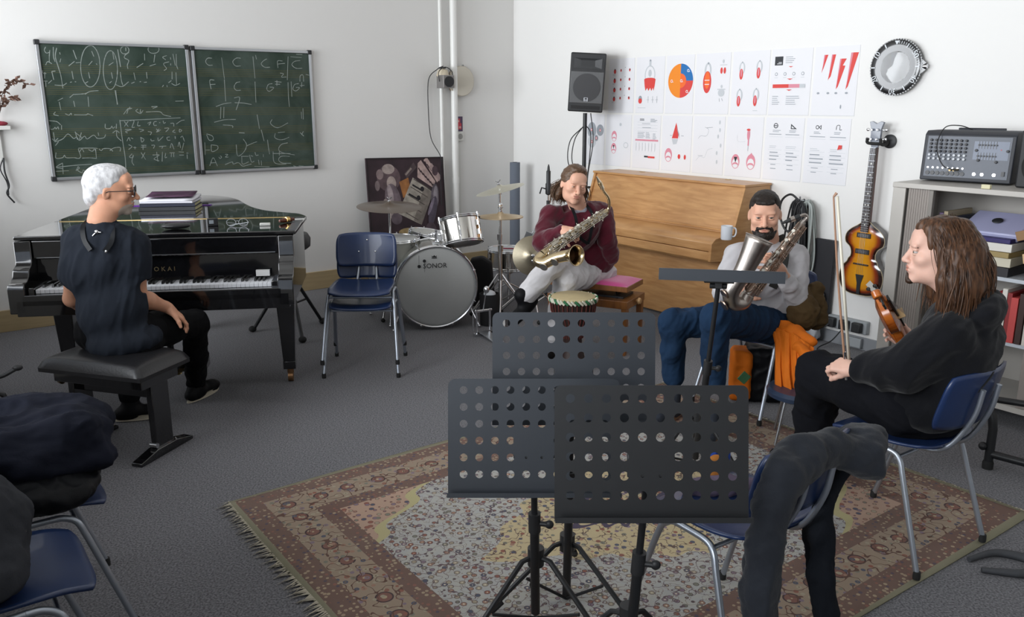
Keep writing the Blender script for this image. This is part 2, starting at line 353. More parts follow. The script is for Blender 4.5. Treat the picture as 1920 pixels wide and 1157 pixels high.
# rug ---------------------------------------------------------------
def rug():
    m = bpy.data.materials.new('persian_rug'); m.use_nodes = True; nt = m.node_tree; N = nt.nodes.new; Lk = nt.links.new
    b = nt.nodes['Principled BSDF']; b.inputs['Roughness'].default_value = .95; b.inputs['Specular IOR Level'].default_value = .1
    tc = N('ShaderNodeTexCoord'); sep = N('ShaderNodeSeparateXYZ'); Lk(tc.outputs['Object'], sep.inputs[0])
    def math_(op, a, b2=None, c=None):
        n = N('ShaderNodeMath'); n.operation = op
        for i, q in enumerate((a, b2, c)):
            if q is None: continue
            if isinstance(q, (int, float)): n.inputs[i].default_value = q
            else: Lk(q, n.inputs[i])
        return n.outputs[0]
    HX, HY = 1.06, 1.35
    ax = math_('ABSOLUTE', sep.outputs[0]); ay = math_('ABSOLUTE', sep.outputs[1])
    d = math_('MINIMUM', math_('SUBTRACT', HX, ax), math_('SUBTRACT', HY, ay))      # distance from the edge
    def col(c): n = N('ShaderNodeRGB'); n.outputs[0].default_value = (*hx(c), 1); return n.outputs[0]
    def mixc(f, a, b2):
        n = N('ShaderNodeMix'); n.data_type = 'RGBA'; Lk(f, n.inputs[0]); Lk(a, n.inputs[6]); Lk(b2, n.inputs[7]); return n.outputs[2]
    def vor(scale, feat='F1', rand=.6):
        v = N('ShaderNodeTexVoronoi'); v.inputs['Scale'].default_value = scale; v.feature = feat; v.inputs['Randomness'].default_value = rand; Lk(tc.outputs['Object'], v.inputs['Vector']); return v
    def ns(scale, det=2):
        v = N('ShaderNodeTexNoise'); v.inputs['Scale'].default_value = scale; v.inputs['Detail'].default_value = det; Lk(tc.outputs['Object'], v.inputs['Vector']); return v.outputs['Fac']
    def ramp(f, stops):
        r = N('ShaderNodeValToRGB'); r.color_ramp.interpolation = 'CONSTANT'
        while len(r.color_ramp.elements) < len(stops): r.color_ramp.elements.new(.5)
        for e, (p, c) in zip(r.color_ramp.elements, stops): e.position = p; e.color = (*hx(c), 1)
        Lk(f, r.inputs[0]); return r.outputs[0]
    # field: pale blue-grey ground, blossoms and dark outlines
    v1 = vor(31, rand=.8); sepc = N('ShaderNodeSeparateColor'); Lk(v1.outputs['Color'], sepc.inputs[0])
    blossom = ramp(sepc.outputs[0], [(0, '8f5a4c'), (.15, '4a5468'), (.3, 'a59c86'), (.55, '7a7d70'), (.7, '81707f'), (.87, 'a07c6a')])
    f_b = math_('LESS_THAN', v1.outputs['Distance'], .32); f_core = math_('LESS_THAN', v1.outputs['Distance'], .13)
    f_ring = math_('MULTIPLY', math_('GREATER_THAN', v1.outputs['Distance'], .30), math_('LESS_THAN', v1.outputs['Distance'], .37))
    ground = mixc(ns(30), col('a9aeb3'), col('bbb8a8'))
    fld = mixc(f_b, ground, blossom); fld = mixc(f_core, fld, col('d8cdb4')); fld = mixc(f_ring, fld, col('55494e'))
    vine = math_('ABSOLUTE', math_('SUBTRACT', ns(17, 1), .5)); vine2 = math_('ABSOLUTE', math_('SUBTRACT', ns(27, 1), .47)); fld = mixc(math_('LESS_THAN', vine, .011), fld, col('5d4d55')); fld = mixc(math_('LESS_THAN', vine2, .010), fld, col('7a6a62'))
    v5 = vor(58, rand=1); fld = mixc(math_('LESS_THAN', v5.outputs['Distance'], .13), fld, col('7d5a54'))
    # medallion + corner spandrels
    med = math_('ADD', math_('ABSOLUTE', math_('MULTIPLY', sep.outputs[0], 1.55)), math_('ABSOLUTE', sep.outputs[1]))
    wob = math_('MULTIPLY', math_('SINE', math_('MULTIPLY', math_('ARCTAN2', sep.outputs[0], sep.outputs[1]), 16)), .035)
    med = math_('ADD', med, wob)
    cm = mixc(f_b, col('c4b48d'), blossom); cm = mixc(math_('LESS_THAN', vine2, .018), cm, col('5e4c46'))
    fld = mixc(math_('LESS_THAN', med, .74), fld, cm)
    fld = mixc(math_('MULTIPLY', math_('LESS_THAN', med, .30), math_('GREATER_THAN', med, .25)), fld, col('3b3550'))
    fld = mixc(math_('LESS_THAN', med, .12), fld, col('8a5548'))
    cx = math_('SUBTRACT', HX-.36, ax); cy = math_('SUBTRACT', HY-.36, ay); cr_ = math_('ADD', cx, math_('MULTIPLY', cy, .75))
    wob2 = math_('MULTIPLY', math_('SINE', math_('MULTIPLY', cx, 34)), .03)
    spd = math_('LESS_THAN', math_('ADD', cr_, wob2), .34)
    cs = mixc(f_b, col('b79a86'), blossom); cs = mixc(f_ring, cs, col('74504c'))
    fld = mixc(spd, fld, cs)
    fld = mixc(math_('MULTIPLY', math_('GREATER_THAN', math_('ADD', cr_, wob2), .30), spd), fld, col('b9b183'))
    # borders
    vb = vor(52, rand=.5); sb = N('ShaderNodeSeparateColor'); Lk(vb.outputs['Color'], sb.inputs[0])
    guard = mixc(math_('LESS_THAN', vb.outputs['Distance'], .38), col('705850'), ramp(sb.outputs[0], [(0, 'a8977e'), (.35, '8a5d52'), (.6, '50495a'), (.8, 'a8947c')]))
    vm = vor(7.0, rand=.15); main = mixc(math_('LESS_THAN', vm.outputs['Distance'], .20), col('9c8b78'), col('80584e'))
    main = mixc(math_('MULTIPLY', math_('GREATER_THAN', vm.outputs['Distance'], .19), math_('LESS_THAN', vm.outputs['Distance'], .235)), main, col('3c2c35'))
    main = mixc(math_('LESS_THAN', vm.outputs['Distance'], .07), main, col('b3a284')); main = mixc(f_b, main, mixc(f_core, blossom, col('8c7a68')))
    main = mixc(f_core, main, col('7a6a55')); main = mixc(math_('LESS_THAN', vine, .016), main, col('5c4038'))
    c = mixc(math_('LESS_THAN', d, .36), fld, guard); c = mixc(math_('LESS_THAN', d, .28), c, main)
    c = mixc(math_('LESS_THAN', d, .115), c, guard); c = mixc(math_('LESS_THAN', d, .022), c, col('8c8a72'))
    c2 = mixc(math_('MULTIPLY', ns(3.5, 3), .35), c, col('8f8478')); dk = N('ShaderNodeMix'); dk.data_type = 'RGBA'; dk.blend_type = 'MULTIPLY'; dk.inputs[0].default_value = 1; Lk(c2, dk.inputs[6]); dk.inputs[7].default_value = (.97, .97, 1.0, 1); c2 = dk.outputs[2]
    Lk(c2, b.inputs['Base Color'])
    bp = N('ShaderNodeBump'); bp.inputs['Strength'].default_value = .4; bp.inputs['Distance'].default_value = .003
    Lk(ns(350), bp.inputs['Height']); Lk(bp.outputs[0], b.inputs['Normal'])
    t = thing('persian_rug', 'worn Persian rug with pale blue field and red-brown floral borders on the grey carpet', 'rug', R(4.87, 3.02, 0))
    t.matrix_world = RF(4.87, 3.02, 0)
    mb = MB(); random.seed(4)
    def sur(u, v):
        x = (u-.5)*2*HX; y = (v-.5)*2*HY
        e = 1-max(abs(u-.5), abs(v-.5))*2
        x += .012*math.sin(y*2.1+1); y += .010*math.sin(x*2.7)
        z = .007+.004*max(0, noise.noise(Vector((x*2, y*2, 0)))) if e > 0 else .004
        return (x, y, z)
    mb.grid(sur, 40, 48); mb.build('pile', m, t, smooth=60, solid=.007)
    mb = MB(); rnd = random.Random(8)      # fringe on the two ends that face along the wall
    for sy in (1, -1):
        for i in range(230):
            x = -HX+2*HX*(i+rnd.random()*.8)/230; y0 = sy*(HY-.004); ln = rnd.uniform(.05, .085) if sy > 0 else rnd.uniform(.02, .035)
            dx = rnd.uniform(-.02, .02); wv = rnd.uniform(.004, .007)
            mb.add([(x-wv/2, y0, .008), (x+wv, y0, .008), (x+dx+wv/2, y0+sy*ln*.6, .006), (x+dx*1.6, y0+sy*ln, .003), (x+dx-wv/2, y0+sy*ln*.6, .008)], [(0, 1, 2, 3, 4)])
    mb.build('fringe', mat('rug_fringe', hx('aaa392'), .95), t, smooth=0)
rug()
# traced board writing: (distance from the corner, height) in mm
CHALK_A = [[(4297,2091),(4308,2067),(4297,2047),(4276,2053)],[(4272,2069),(4281,2023),(4285,1986)],[(4312,1962),(4296,1986),(4270,1972)],[(4247,2092),(4253,2023),(4247,1987)],[(4225,2086),(4241,2024),(4230,1950),(4220,1886),(4217,1797)],[(4209,2055),(4207,2039)],[(4206,2011),(4215,1985)],[(4116,2074),(4101,2009)],[(4159,1959),(4116,1993)],[(4108,1983),(4073,1987)],[(3943,1962),(3957,1895),(3982,1842),(4013,1812),(4043,1812),(4066,1841),(4079,1893),(4078,1958),(4064,2024),(4040,2077),(4010,2106),(3980,2108),(3956,2079),(3943,2027),(3943,1962)],[(3990,2071),(3979,2032)],[(4022,1967),(3994,1998)],[(4029,1917),(4025,1872)],[(4063,1834),(4039,1848)],[(3969,1980),(3963,1973)],[(4142,1922),(4139,1863)],[(4164,1840),(4151,1844)],[(4131,1845),(4122,1845)],[(4277,1917),(4271,1857)],[(4277,1917),(4253,1920)],[(4310,1831),(4284,1854)],[(4269,1820),(4215,1818),(4187,1835)],[(4337,1925),(4336,1904),(4315,1902)],[(4324,1911),(4330,1865)],[(4342,1847),(4313,1847)],[(4326,1842),(4329,1805)],[(4148,1755),(4179,1729)],[(4148,1752),(4076,1758),(4043,1770)],[(4072,1753),(4034,1775),(3974,1782)],[(4262,1707),(4225,1726)],[(4253,1698),(4249,1637)],[(4155,1705),(4151,1662)],[(4052,1736),(4055,1662)],[(3857,1785),(3849,1678)],[(3822,1936),(3834,1873),(3853,1822),(3877,1794),(3900,1794),(3917,1821),(3925,1871),(3924,1933),(3912,1996),(3893,2046),(3870,2074),(3847,2075),(3830,2048),(3821,1998),(3822,1936)],[(3843,2069),(3840,2014)],[(3881,1970),(3846,1993)],[(3868,1918),(3864,1872)],[(3890,1838),(3873,1853)],[(3805,2089),(3798,1960)],[(3804,1922),(3803,1864),(3796,1822)],[(3847,1827),(3802,1813),(3751,1850)],[(3726,2070),(3756,2048),(3763,2028),(3734,2010),(3747,1976),(3746,1947)],[(3724,2087),(3728,2075),(3738,2064),(3751,2058),(3764,2058),(3776,2063),(3783,2073),(3785,2085),(3781,2098),(3771,2108),(3758,2114),(3745,2114),(3733,2109),(3726,2100),(3724,2087)],[(3746,2106),(3747,2079)],[(3613,2064),(3616,2013)],[(3681,1958),(3630,1991)],[(3500,2100),(3506,2087),(3518,2076),(3535,2070),(3554,2069),(3570,2074),(3580,2084),(3583,2097),(3578,2110),(3565,2120),(3548,2126),(3530,2127),(3514,2122),(3503,2112),(3500,2100)],[(3536,2059),(3549,2000)],[(3583,1972),(3536,1988)],[(3446,2055),(3479,2041),(3456,2022)],[(3433,2008),(3477,1992),(3458,1956),(3479,1940)],[(3420,2043),(3419,2026)],[(3422,1996),(3423,1981)],[(3398,2069),(3388,1980)],[(3373,2069),(3378,1990),(3371,1952)],[(3418,1932),(3423,1874)],[(3388,1927),(3392,1829)],[(3453,1846),(3429,1864)],[(3431,1841),(3400,1827),(3364,1842)],[(3706,1919),(3700,1865)],[(3733,1838),(3708,1848)],[(3670,1851),(3660,1853)],[(3639,1846),(3617,1849)],[(3612,1925),(3612,1876)],[(3504,1813),(3492,1828)],[(3467,1828),(3466,1813)],[(3851,1785),(3851,1678)],[(3414,1703),(3348,1705)],[(4287,1625),(4300,1607),(4269,1597)],[(4223,1611),(4198,1601),(4183,1615),(4180,1601)],[(4163,1603),(4082,1602),(4068,1609),(4033,1595)],[(4335,1529),(4336,1501),(4315,1500),(4303,1512),(4297,1500),(4282,1516),(4280,1497)],[(4257,1528),(4261,1494)],[(4338,1562),(4287,1554),(4263,1530)],[(4318,1476),(4318,1417),(4332,1429)],[(4292,1431),(4317,1407),(4262,1425),(4221,1462),(4187,1428),(4164,1437),(4148,1412),(4109,1443),(4093,1421),(4045,1449),(4020,1424),(3974,1428),(3959,1452)],[(4170,1478),(4161,1418)],[(4169,1471),(4128,1431)],[(4128,1470),(4148,1417)],[(4291,1407),(4316,1378)],[(4011,1468),(4009,1443)],[(3953,1533),(3954,1499),(3920,1498),(3908,1515),(3901,1498),(3886,1510)],[(3872,1532),(3878,1495)],[(3907,1463),(3879,1480),(3858,1462)],[(3877,1477),(3879,1435),(3850,1400)],[(3845,1561),(3842,1414),(3836,1264),(3843,1148)],[(4162,1354),(4046,1351),(4029,1345)],[(4162,1350),(4158,1325),(4138,1349),(4127,1324)],[(4093,1342),(4067,1327),(4051,1346),(4044,1326)],[(4019,1345),(4003,1330),(3987,1344),(3941,1343),(3920,1322)],[(3942,1328),(3912,1347),(3865,1350),(3868,1320)],[(4318,1326),(4323,1285),(4279,1286),(4263,1304),(4252,1285),(4199,1283),(4168,1277),(4153,1291),(4158,1325)],[(4145,1278),(4091,1278),(4041,1272)],[(4042,1346),(4044,1272)],[(4283,1247),(4330,1217),(4284,1203)],[(4326,1217),(4196,1226),(4078,1229)],[(4283,1247),(4288,1164)],[(4336,1186),(4246,1187)],[(4197,1184),(4180,1213),(4172,1203),(4187,1189),(4158,1168),(4147,1187),(4134,1177)],[(3813,1604),(3775,1648),(3789,1608)],[(3775,1648),(3747,1648)],[(3762,1660),(3764,1638)],[(3704,1643),(3720,1628),(3693,1608)],[(3685,1642),(3688,1608),(3667,1632)],[(3646,1620),(3545,1622),(3513,1596),(3459,1583)],[(3601,1660),(3556,1662),(3592,1647)],[(3846,1555),(3385,1572)],[(3814,1549),(3789,1509)],[(3785,1549),(3818,1510)],[(3775,1554),(3742,1553),(3761,1504),(3742,1504)],[(3711,1548),(3719,1516),(3698,1515)],[(3643,1532),(3617,1542),(3634,1517)],[(3572,1546),(3593,1541),(3595,1516),(3575,1516)],[(3554,1536),(3546,1536)],[(3522,1551),(3519,1530),(3504,1538)],[(3467,1529),(3444,1529),(3444,1504)],[(3422,1524),(3382,1549),(3356,1554)],[(3815,1487),(3768,1486),(3812,1472),(3799,1460)],[(3712,1490),(3677,1480),(3705,1468)],[(3646,1469),(3620,1461),(3632,1441)],[(3581,1488),(3561,1465)],[(3558,1488),(3581,1463),(3547,1480)],[(3518,1492),(3483,1491),(3511,1464),(3495,1474)],[(3439,1478),(3456,1463),(3436,1455)],[(3403,1482),(3403,1459),(3384,1472),(3403,1482)],[(3810,1397),(3793,1425),(3786,1399)],[(3777,1422),(3763,1414)],[(3704,1425),(3701,1387),(3682,1407),(3707,1425)],[(3630,1410),(3627,1395),(3604,1397)],[(3575,1419),(3572,1394),(3534,1426)],[(3485,1422),(3505,1418),(3502,1397),(3482,1396)],[(3441,1426),(3441,1406)],[(3399,1415),(3383,1425),(3371,1383)],[(3801,1370),(3777,1354),(3805,1332)],[(3768,1348),(3746,1345)],[(3755,1353),(3757,1333)],[(3708,1362),(3669,1361)],[(3710,1347),(3671,1348)],[(3694,1361),(3697,1326)],[(3630,1360),(3606,1359),(3618,1334)],[(3572,1348),(3517,1351)],[(3542,1352),(3553,1332)],[(3488,1335),(3474,1370),(3459,1323)],[(3426,1343),(3413,1379),(3407,1332)],[(3377,1373),(3398,1311)],[(3782,1298),(3804,1274),(3781,1268),(3774,1288),(3789,1238),(3777,1207)],[(3714,1306),(3685,1249)],[(3685,1305),(3714,1260)],[(3628,1283),(3578,1281),(3621,1252),(3583,1235)],[(3596,1307),(3593,1230)],[(3551,1306),(3561,1229)],[(3527,1295),(3535,1259),(3520,1263)],[(3497,1296),(3456,1295)],[(3482,1293),(3487,1262)],[(3466,1292),(3467,1261)],[(3425,1301),(3384,1297)],[(3422,1275),(3386,1274)],[(3364,1289),(3349,1288)],[(3360,1278),(3361,1242)]]
CHALK_B = [[(3093,2045),(3127,2044),(3146,2017),(3126,1990),(3092,1990)],[(2854,2052),(2892,2051),(2923,2022),(2903,1989),(2859,1990)],[(3013,2053),(3004,1884)],[(2749,2069),(2745,1891)],[(2630,2053),(2662,2035),(2682,2009),(2653,1984),(2608,1985)],[(2493,2039),(2536,2038),(2537,1981)],[(2535,2013),(2472,2020)],[(2440,2078),(2460,1881)],[(2332,2047),(2383,2039),(2410,2010),(2374,1982),(2317,1983)],[(2418,2076),(2317,2073)],[(2366,2098),(2309,2097)],[(2725,2081),(2721,2047)],[(3088,1872),(3125,1869),(3120,1800)],[(3125,1836),(3082,1839)],[(3005,1879),(3008,1702)],[(2875,1861),(2908,1852),(2928,1818),(2913,1793),(2874,1793)],[(2747,1865),(2751,1693)],[(2596,1850),(2633,1841),(2648,1803),(2625,1786),(2586,1816),(2622,1821)],[(2573,1868),(2514,1863)],[(2554,1877),(2557,1833)],[(2571,1845),(2528,1845)],[(2455,1863),(2459,1752),(2456,1655)],[(2357,1853),(2396,1844),(2414,1805),(2386,1791),(2353,1818),(2385,1820)],[(2330,1865),(2333,1824)],[(2348,1835),(2306,1839)],[(2346,1871),(2340,1918),(2314,1924),(2311,1871)],[(2288,1931),(2256,1925)],[(2521,1938),(2491,1933),(2511,1906),(2467,1907)],[(3092,1660),(3026,1682),(2962,1691)],[(2933,1691),(2862,1688),(2791,1676)],[(2935,1730),(2888,1731),(2926,1631)],[(2426,1870),(2428,1741)],[(3052,1657),(3063,1561)],[(3026,1657),(3036,1566)],[(3117,1533),(3031,1552),(2935,1554)],[(2749,1592),(2737,1473)],[(2722,1464),(2704,1369)],[(2620,1550),(2635,1515),(2575,1479),(2478,1519)],[(2600,1432),(2606,1396),(2567,1377),(2522,1379),(2476,1396)],[(2575,1437),(2512,1442)],[(2492,1348),(2551,1335),(2579,1294),(2543,1263),(2435,1241)],[(2481,1230),(2558,1233),(2585,1204),(2555,1175),(2472,1169)],[(2673,1380),(2670,1326),(2663,1255)],[(2630,1278),(2630,1194),(2594,1168),(2518,1165)],[(2635,1260),(2473,1254)],[(2574,1276),(2576,1240)],[(2332,1643),(2335,1547)],[(2350,1613),(2350,1553)],[(2371,1433),(2340,1402)],[(2341,1444),(2359,1414)],[(3188,1433),(3172,1390),(3140,1389),(3141,1420),(3187,1441)],[(3158,1350),(3157,1295),(3110,1311),(3107,1340),(3158,1350)],[(3208,1371),(3214,1269)],[(3207,1308),(3173,1307)],[(3184,1178),(3150,1243),(3121,1173)],[(3171,1201),(3130,1202)],[(3103,1247),(3093,1235),(3080,1246),(3091,1258)],[(3049,1268),(3026,1265),(3048,1245),(3022,1244)],[(2948,1346),(2944,1253),(2901,1269),(2867,1309)],[(2885,1391),(2859,1344),(2874,1297)],[(2860,1332),(2803,1354),(2766,1365)],[(3056,1182),(2995,1202),(2985,1184),(2942,1194),(2909,1164),(2872,1168),(2829,1178)],[(2909,1240),(2907,1181),(2852,1197)],[(2914,1246),(2848,1244)],[(2841,1255),(2828,1196),(2803,1200)],[(2830,1249),(2812,1242)],[(2791,1277),(2784,1250),(2762,1252)],[(2719,1257),(2720,1233)],[(2765,1211),(2762,1169)],[(2741,1204),(2741,1162)],[(2806,1156),(2671,1147)],[(2454,1147),(2429,1139)],[(2403,1144),(2357,1139)],[(3047,1510),(2971,1503),(2967,1485)],[(2917,1444),(2869,1440)]]
# ------------------------------------------------------------------ blackboards
BOARD = bpy.data.materials.new('chalkboard_green'); BOARD.use_nodes = True
def _board():
    nt = BOARD.node_tree; N = nt.nodes.new; Lk = nt.links.new; b = nt.nodes['Principled BSDF']
    b.inputs['Roughness'].default_value = .55; b.inputs['Specular IOR Level'].default_value = .35
    tc = N('ShaderNodeTexCoord'); n = N('ShaderNodeTexNoise'); n.inputs['Scale'].default_value = 3.2; n.inputs['Detail'].default_value = 6; n.inputs['Distortion'].default_value = 1.2
    Lk(tc.outputs['Object'], n.inputs['Vector']); r = N('ShaderNodeValToRGB'); e = r.color_ramp.elements
    e[0].position = .35; e[0].color = (*hx('28382f'), 1); e[1].position = .72; e[1].color = (*hx('46534c'), 1)
    Lk(n.outputs['Fac'], r.inputs[0]); Lk(r.outputs[0], b.inputs['Base Color'])
_board()
ALU = mat('aluminium_frame', (.55, .57, .6), .35, .9); CHALK = mat('chalk', hx('c3cdc8'), 1, alpha=.5); STAVE = mat('stave_line', hx('5f5a35'), .8)
def ribbon(mb, pts, w, M, mt=None):
    P = [Vector(p) for p in pts]; 
    if len(P) > 2: P = bez([(p[0], p[1], 0) for p in pts], 5)
    else: P = [Vector((p[0], p[1], 0)) for p in pts]
    vs = []
    for i, p in enumerate(P):
        t = (P[min(i+1, len(P)-1)]-P[max(i-1, 0)]); t = t.normalized() if t.length > 1e-6 else Vector((1, 0, 0)); nn = Vector((-t.y, t.x, 0))
        ww = w*(.75+.45*noise.noise(Vector((p.x*40, p.y*40, i))))
        vs += [M @ (p+nn*ww/2), M @ (p-nn*ww/2)]
    mb.add(vs, [(2*i, 2*i+1, 2*i+3, 2*i+2) for i in range(len(P)-1)], mt)
def blackboard(s0, s1, z0, z1, chalk, label):
    t = thing('blackboard', label, 'blackboard', group=None); F0 = LF(s1, 0, z0); t.matrix_world = F0; W = s1-s0; H = z1-z0
    # local x runs away from the corner, so the board spans -W..0
    mb = MB(); mb.bx(-W+.012, -.012, .012, .024, .012, H-.012); mb.build('writing_surface', BOARD, t, smooth=0)
    mb = MB()
    for a in ((-W, 0, 0, .022), (-W, 0, H-.022, H)): mb.bx(a[0], a[1], .004, .034, a[2], a[3])
    for a in ((-W, -W+.022), (-.022, 0)): mb.bx(a[0], a[1], .004, .034, .022, H-.022)
    mb.build('frame', ALU, t, smooth=0, bevel=.003)
    for x in (-W+.012, -.012):
        for z in (.012, H-.012): mb = MB(); mb.box((x, .02, z), (.038, .036, .038)); mb.build('corner_cap', BLACKPLASTIC, t, bevel=.006)
    S = Matrix(((1, 0, 0, 0), (0, 0, 1, .0247), (0, 1, 0, 0), (0, 0, 0, 1)))     # (x,y,0) -> (x, plane, y)
    mb = MB()
    for k in range(6):
        for j in range(5):
            zz = H-.17-k*.155-j*.014
            if zz > .03: mb.bx(-W+.03, -.03, .0241, .0243, zz-.0011, zz+.0011)
    mb.build('staves', STAVE, t, smooth=0)
    mb = MB()
    for st in chalk: ribbon(mb, [(a/1000-s1, b/1000-z0) for a, b in st], .0062, S)
    mb.build('chalk_writing', CHALK, t, smooth=0)
blackboard(3.28, 4.365, 1.118, 2.135, CHALK_A, 'green chalkboard crowded with circled rhythm notes, the one over the pianist\'s head')
blackboard(2.232, 3.256, 1.116, 2.13, CHALK_B, 'green chalkboard with chalk chord letters C F G in columns, nearer the corner')
# ------------------------------------------------------------------ posters (charts) on the right wall
PAPER = mat('poster_paper', hx('e6e6ea'), .6); PR = mat('ink_red', hx('d8443f'), .6); PK = mat('ink_black', hx('2b2d33'), .6); PG = mat('ink_grey', hx('9aa0a8'), .6)
PO = mat('ink_orange', hx('ee8a20'), .6); PO2 = mat('ink_deep_orange', hx('f06a2c'), .6); PB = mat('ink_blue', hx('1c6db0'), .6); PP = mat('ink_pink', hx('d98c9c'), .6); PL = mat('ink_light_grey', hx('c3c7cc'), .6)
class Poster:
    def __init__(s, s0, s1, z0, z1, label, tilt=0.):
        s.mb = MB(); s.s0, s.s1, s.z0, s.z1 = s0, s1, z0, z1; s.label = label; s.k = 0; s.cx = (s0+s1)/2
        s.W = s1-s0; s.H = z1-z0; s.mb.bx(-s.W/2, s.W/2, .001, .0025, 0, s.H, PAPER)
        s.mb.bx(-s.W/2, s.W/2, .0010, .00245, -.0015, .0005, PL)
    def pt(s, a, z): return (-(a/1000-s.cx), z/1000-s.z0)
    def y(s): s.k += 1; return .0028+.00012*s.k
    def poly(s, pts, m):
        y = s.y(); P = [s.pt(*p) for p in pts]; s.mb.add([(x, y, z) for x, z in P], [tuple(range(len(P)))], m)
    def disc(s, a, z, r, m, rz=None, a0=0, a1=360, n=28):
        rz = rz or r; pts = [(a+r*math.cos(math.radians(t)), z+rz*math.sin(math.radians(t))) for t in np.linspace(a0, a1, n)]
        if a1-a0 < 360: pts.append((a, z))
        s.poly(pts, m)
    def rect(s, a0, a1, z0, z1, m): s.poly([(a0, z0), (a1, z0), (a1, z1), (a0, z1)], m)
    def line(s, pts, w, m):
        y = s.y(); P = [s.pt(*p) for p in pts]; ribbon(s.mb, P, w/1000, Matrix(((1, 0, 0, 0), (0, 0, 1, y), (0, 1, 0, 0), (0, 0, 0, 1))), m)
    def text(s, a, z, n, w, m=None, gap=14, th=4):
        rr = random.Random(int(a*7+z))
        for i in range(n): s.rect(a, a+w*rr.uniform(.55, 1), z-i*gap-th, z-i*gap, m or PG)
    def body(s, a, z, h, m=None):       # mouth/tooth/throat cross-section figure
        m = m or PP; s.disc(a, z, h*.36, m, h*.5); s.disc(a, z-h*.12, h*.27, PAPER, h*.34); s.disc(a, z-h*.2, h*.25, m, h*.14); s.disc(a, z-h*.26, h*.2, PAPER, h*.08)
    def done(s):
        o = s.mb.build('wall_poster', None, smooth=0); o.matrix_world = RF(s.cx, 0, s.z0)
        for f in o.data.polygons: pass
        return tag(o, s.label, 'poster', None)
Z0, Z1 = 1.605, 2.07
p = Poster(1.45, 1.772, Z0, Z1, 'white wall chart with rows of tiny red spot figures, beside the loudspeaker')
for i, z in enumerate((1960, 1880, 1800, 1722)):
    p.disc(1527, z, 15, PR, 20); p.disc(1527, z+16, 7, PK); p.disc(1605, z+8, 9, PR, 12); p.disc(1606, z+12, 5, PK); p.disc(1715, z+10, 10, PR, 13); p.disc(1716, z+14, 6, PK); p.disc(1660, z+32, 4, PG); p.text(1500, z-22, 2, 40, PL, 8, 3)
p.done()
p = Poster(1.80, 2.13, Z0, Z1, 'white wall chart of a red diaphragm under a pale ribcage outline, in the top row')
p.disc(1962, 1920, 62, PL, 80); p.disc(1962, 1920, 52, PAPER, 70); p.rect(1950, 1974, 1990, 2040, PL); p.disc(1962, 2040, 10, PG, 8); p.disc(1962, 1935, 20, PL, 30)
p.poly([(1895, 1885), (2030, 1885), (2022, 1830), (2010, 1790), (2000, 1815), (1985, 1788), (1970, 1815), (1950, 1788), (1935, 1815), (1915, 1790), (1903, 1830)], PR)
p.disc(1962, 1884, 66, PR, 14, 0, 180); p.disc(1855, 1720, 22, PG, 30); p.disc(1855, 1705, 22, PR, 22)
for a in (1950, 2005, 2055): p.line([(a, 1745), (a, 1690)], 4, PG); p.line([(a-18, 1715), (a+14, 1715)], 3, PG)
p.text(1830, 1650, 1, 120, PL); p.done()
p = Poster(2.152, 2.455, Z0, Z1, 'white wall chart with a large orange, blue and red circle')
c = (2312, 1866); r = 136
p.disc(*c, r, PO, 136, 90, 270); p.disc(*c, r, PR, 136, -90, 0); p.disc(*c, r, PB, 136, 0, 90); p.disc(*c, 62, PO2, 58, -90, 90)
for a, z in ((2392, 1945), (2215, 1865), (2322, 1866), (2388, 1780)): p.disc(a, z, 12, PAPER, 12); p.disc(a, z, 7, PO2 if a < 2380 else PB if z > 1900 else PR, 7); p.rect(a+10, a+20, z-10, z-6, PAPER)
p.done()
p = Poster(2.475, 2.822, Z0, Z1, 'white wall chart of an orange and red torso with two small figures to its right')
p.disc(2600, 1940, 36, PL, 60); p.disc(2600, 1940, 18, PAPER, 45); p.disc(2596, 1850, 42, PR, 85); p.disc(2596, 1865, 26, PO2, 66); p.rect(2570, 2620, 1862, 1868, PAPER); p.rect(2572, 2618, 1830, 1836, PAPER); p.disc(2601, 1995, 8, PG)
p.rect(2720, 2790, 1975, 1980, PL); p.disc(2736, 1935, 12, PR, 24); p.disc(2768, 1935, 12, PR, 24); p.disc(2752, 2005, 10, PL, 14)
p.disc(2745, 1768, 32, PL, 30); p.rect(2705, 2785, 1790, 1797, PL); p.disc(2745, 1815, 9, PL, 12); p.line([(2728, 1725), (2732, 1700)], 4, PG); p.line([(2752, 1725), (2764, 1705)], 4, PG)
p.done()
p = Poster(2.845, 3.185, Z0, Z1, 'white wall chart with four small red and grey body figures in two rows')
for a, z in ((2935, 1925), (3095, 1930), (2925, 1725), (3080, 1728)):
    p.disc(a, z+22, 28, PL, 46); p.disc(a, z+22, 15, PAPER, 36); p.disc(a-6, z-22, 17, PR, 40); p.disc(a-6, z-15, 7, PP, 28); p.disc(a, z+66, 5, PG)
p.text(3060, 1635, 1, 70, PL); p.done()
p = Poster(3.20, 3.545, Z0, Z1, 'white wall chart with a black logo square and a horizontal red bar')
p.rect(3230, 3300, 1957, 2019, PK); p.rect(3262, 3290, 1975, 1979, PAPER); p.rect(3250, 3290, 1966, 1970, PAPER); p.text(3322, 2015, 4, 90, PG, 13, 4)
p.poly([(3350, 1948), (3390, 1948), (3370, 1940)], PR)
for i, a in enumerate((3250, 3325, 3400, 3475)): p.disc(a, 1895, 12, PG, 12); p.disc(a, 1895, 8, PAPER, 8); p.rect(a-14, a+14, 1868, 1871, PL)
p.poly([(3345, 1862), (3395, 1862), (3370, 1853)], PR)
for k in range(6): p.rect(3226+k*46, 3226+k*46+46.5, 1797, 1823, (PR, PR, PR, PP, PP, PL)[k])
p.poly([(3345, 1785), (3395, 1785), (3370, 1776)], PR); p.text(3230, 1740, 5, 70); p.text(3350, 1740, 5, 120, PG); p.done()
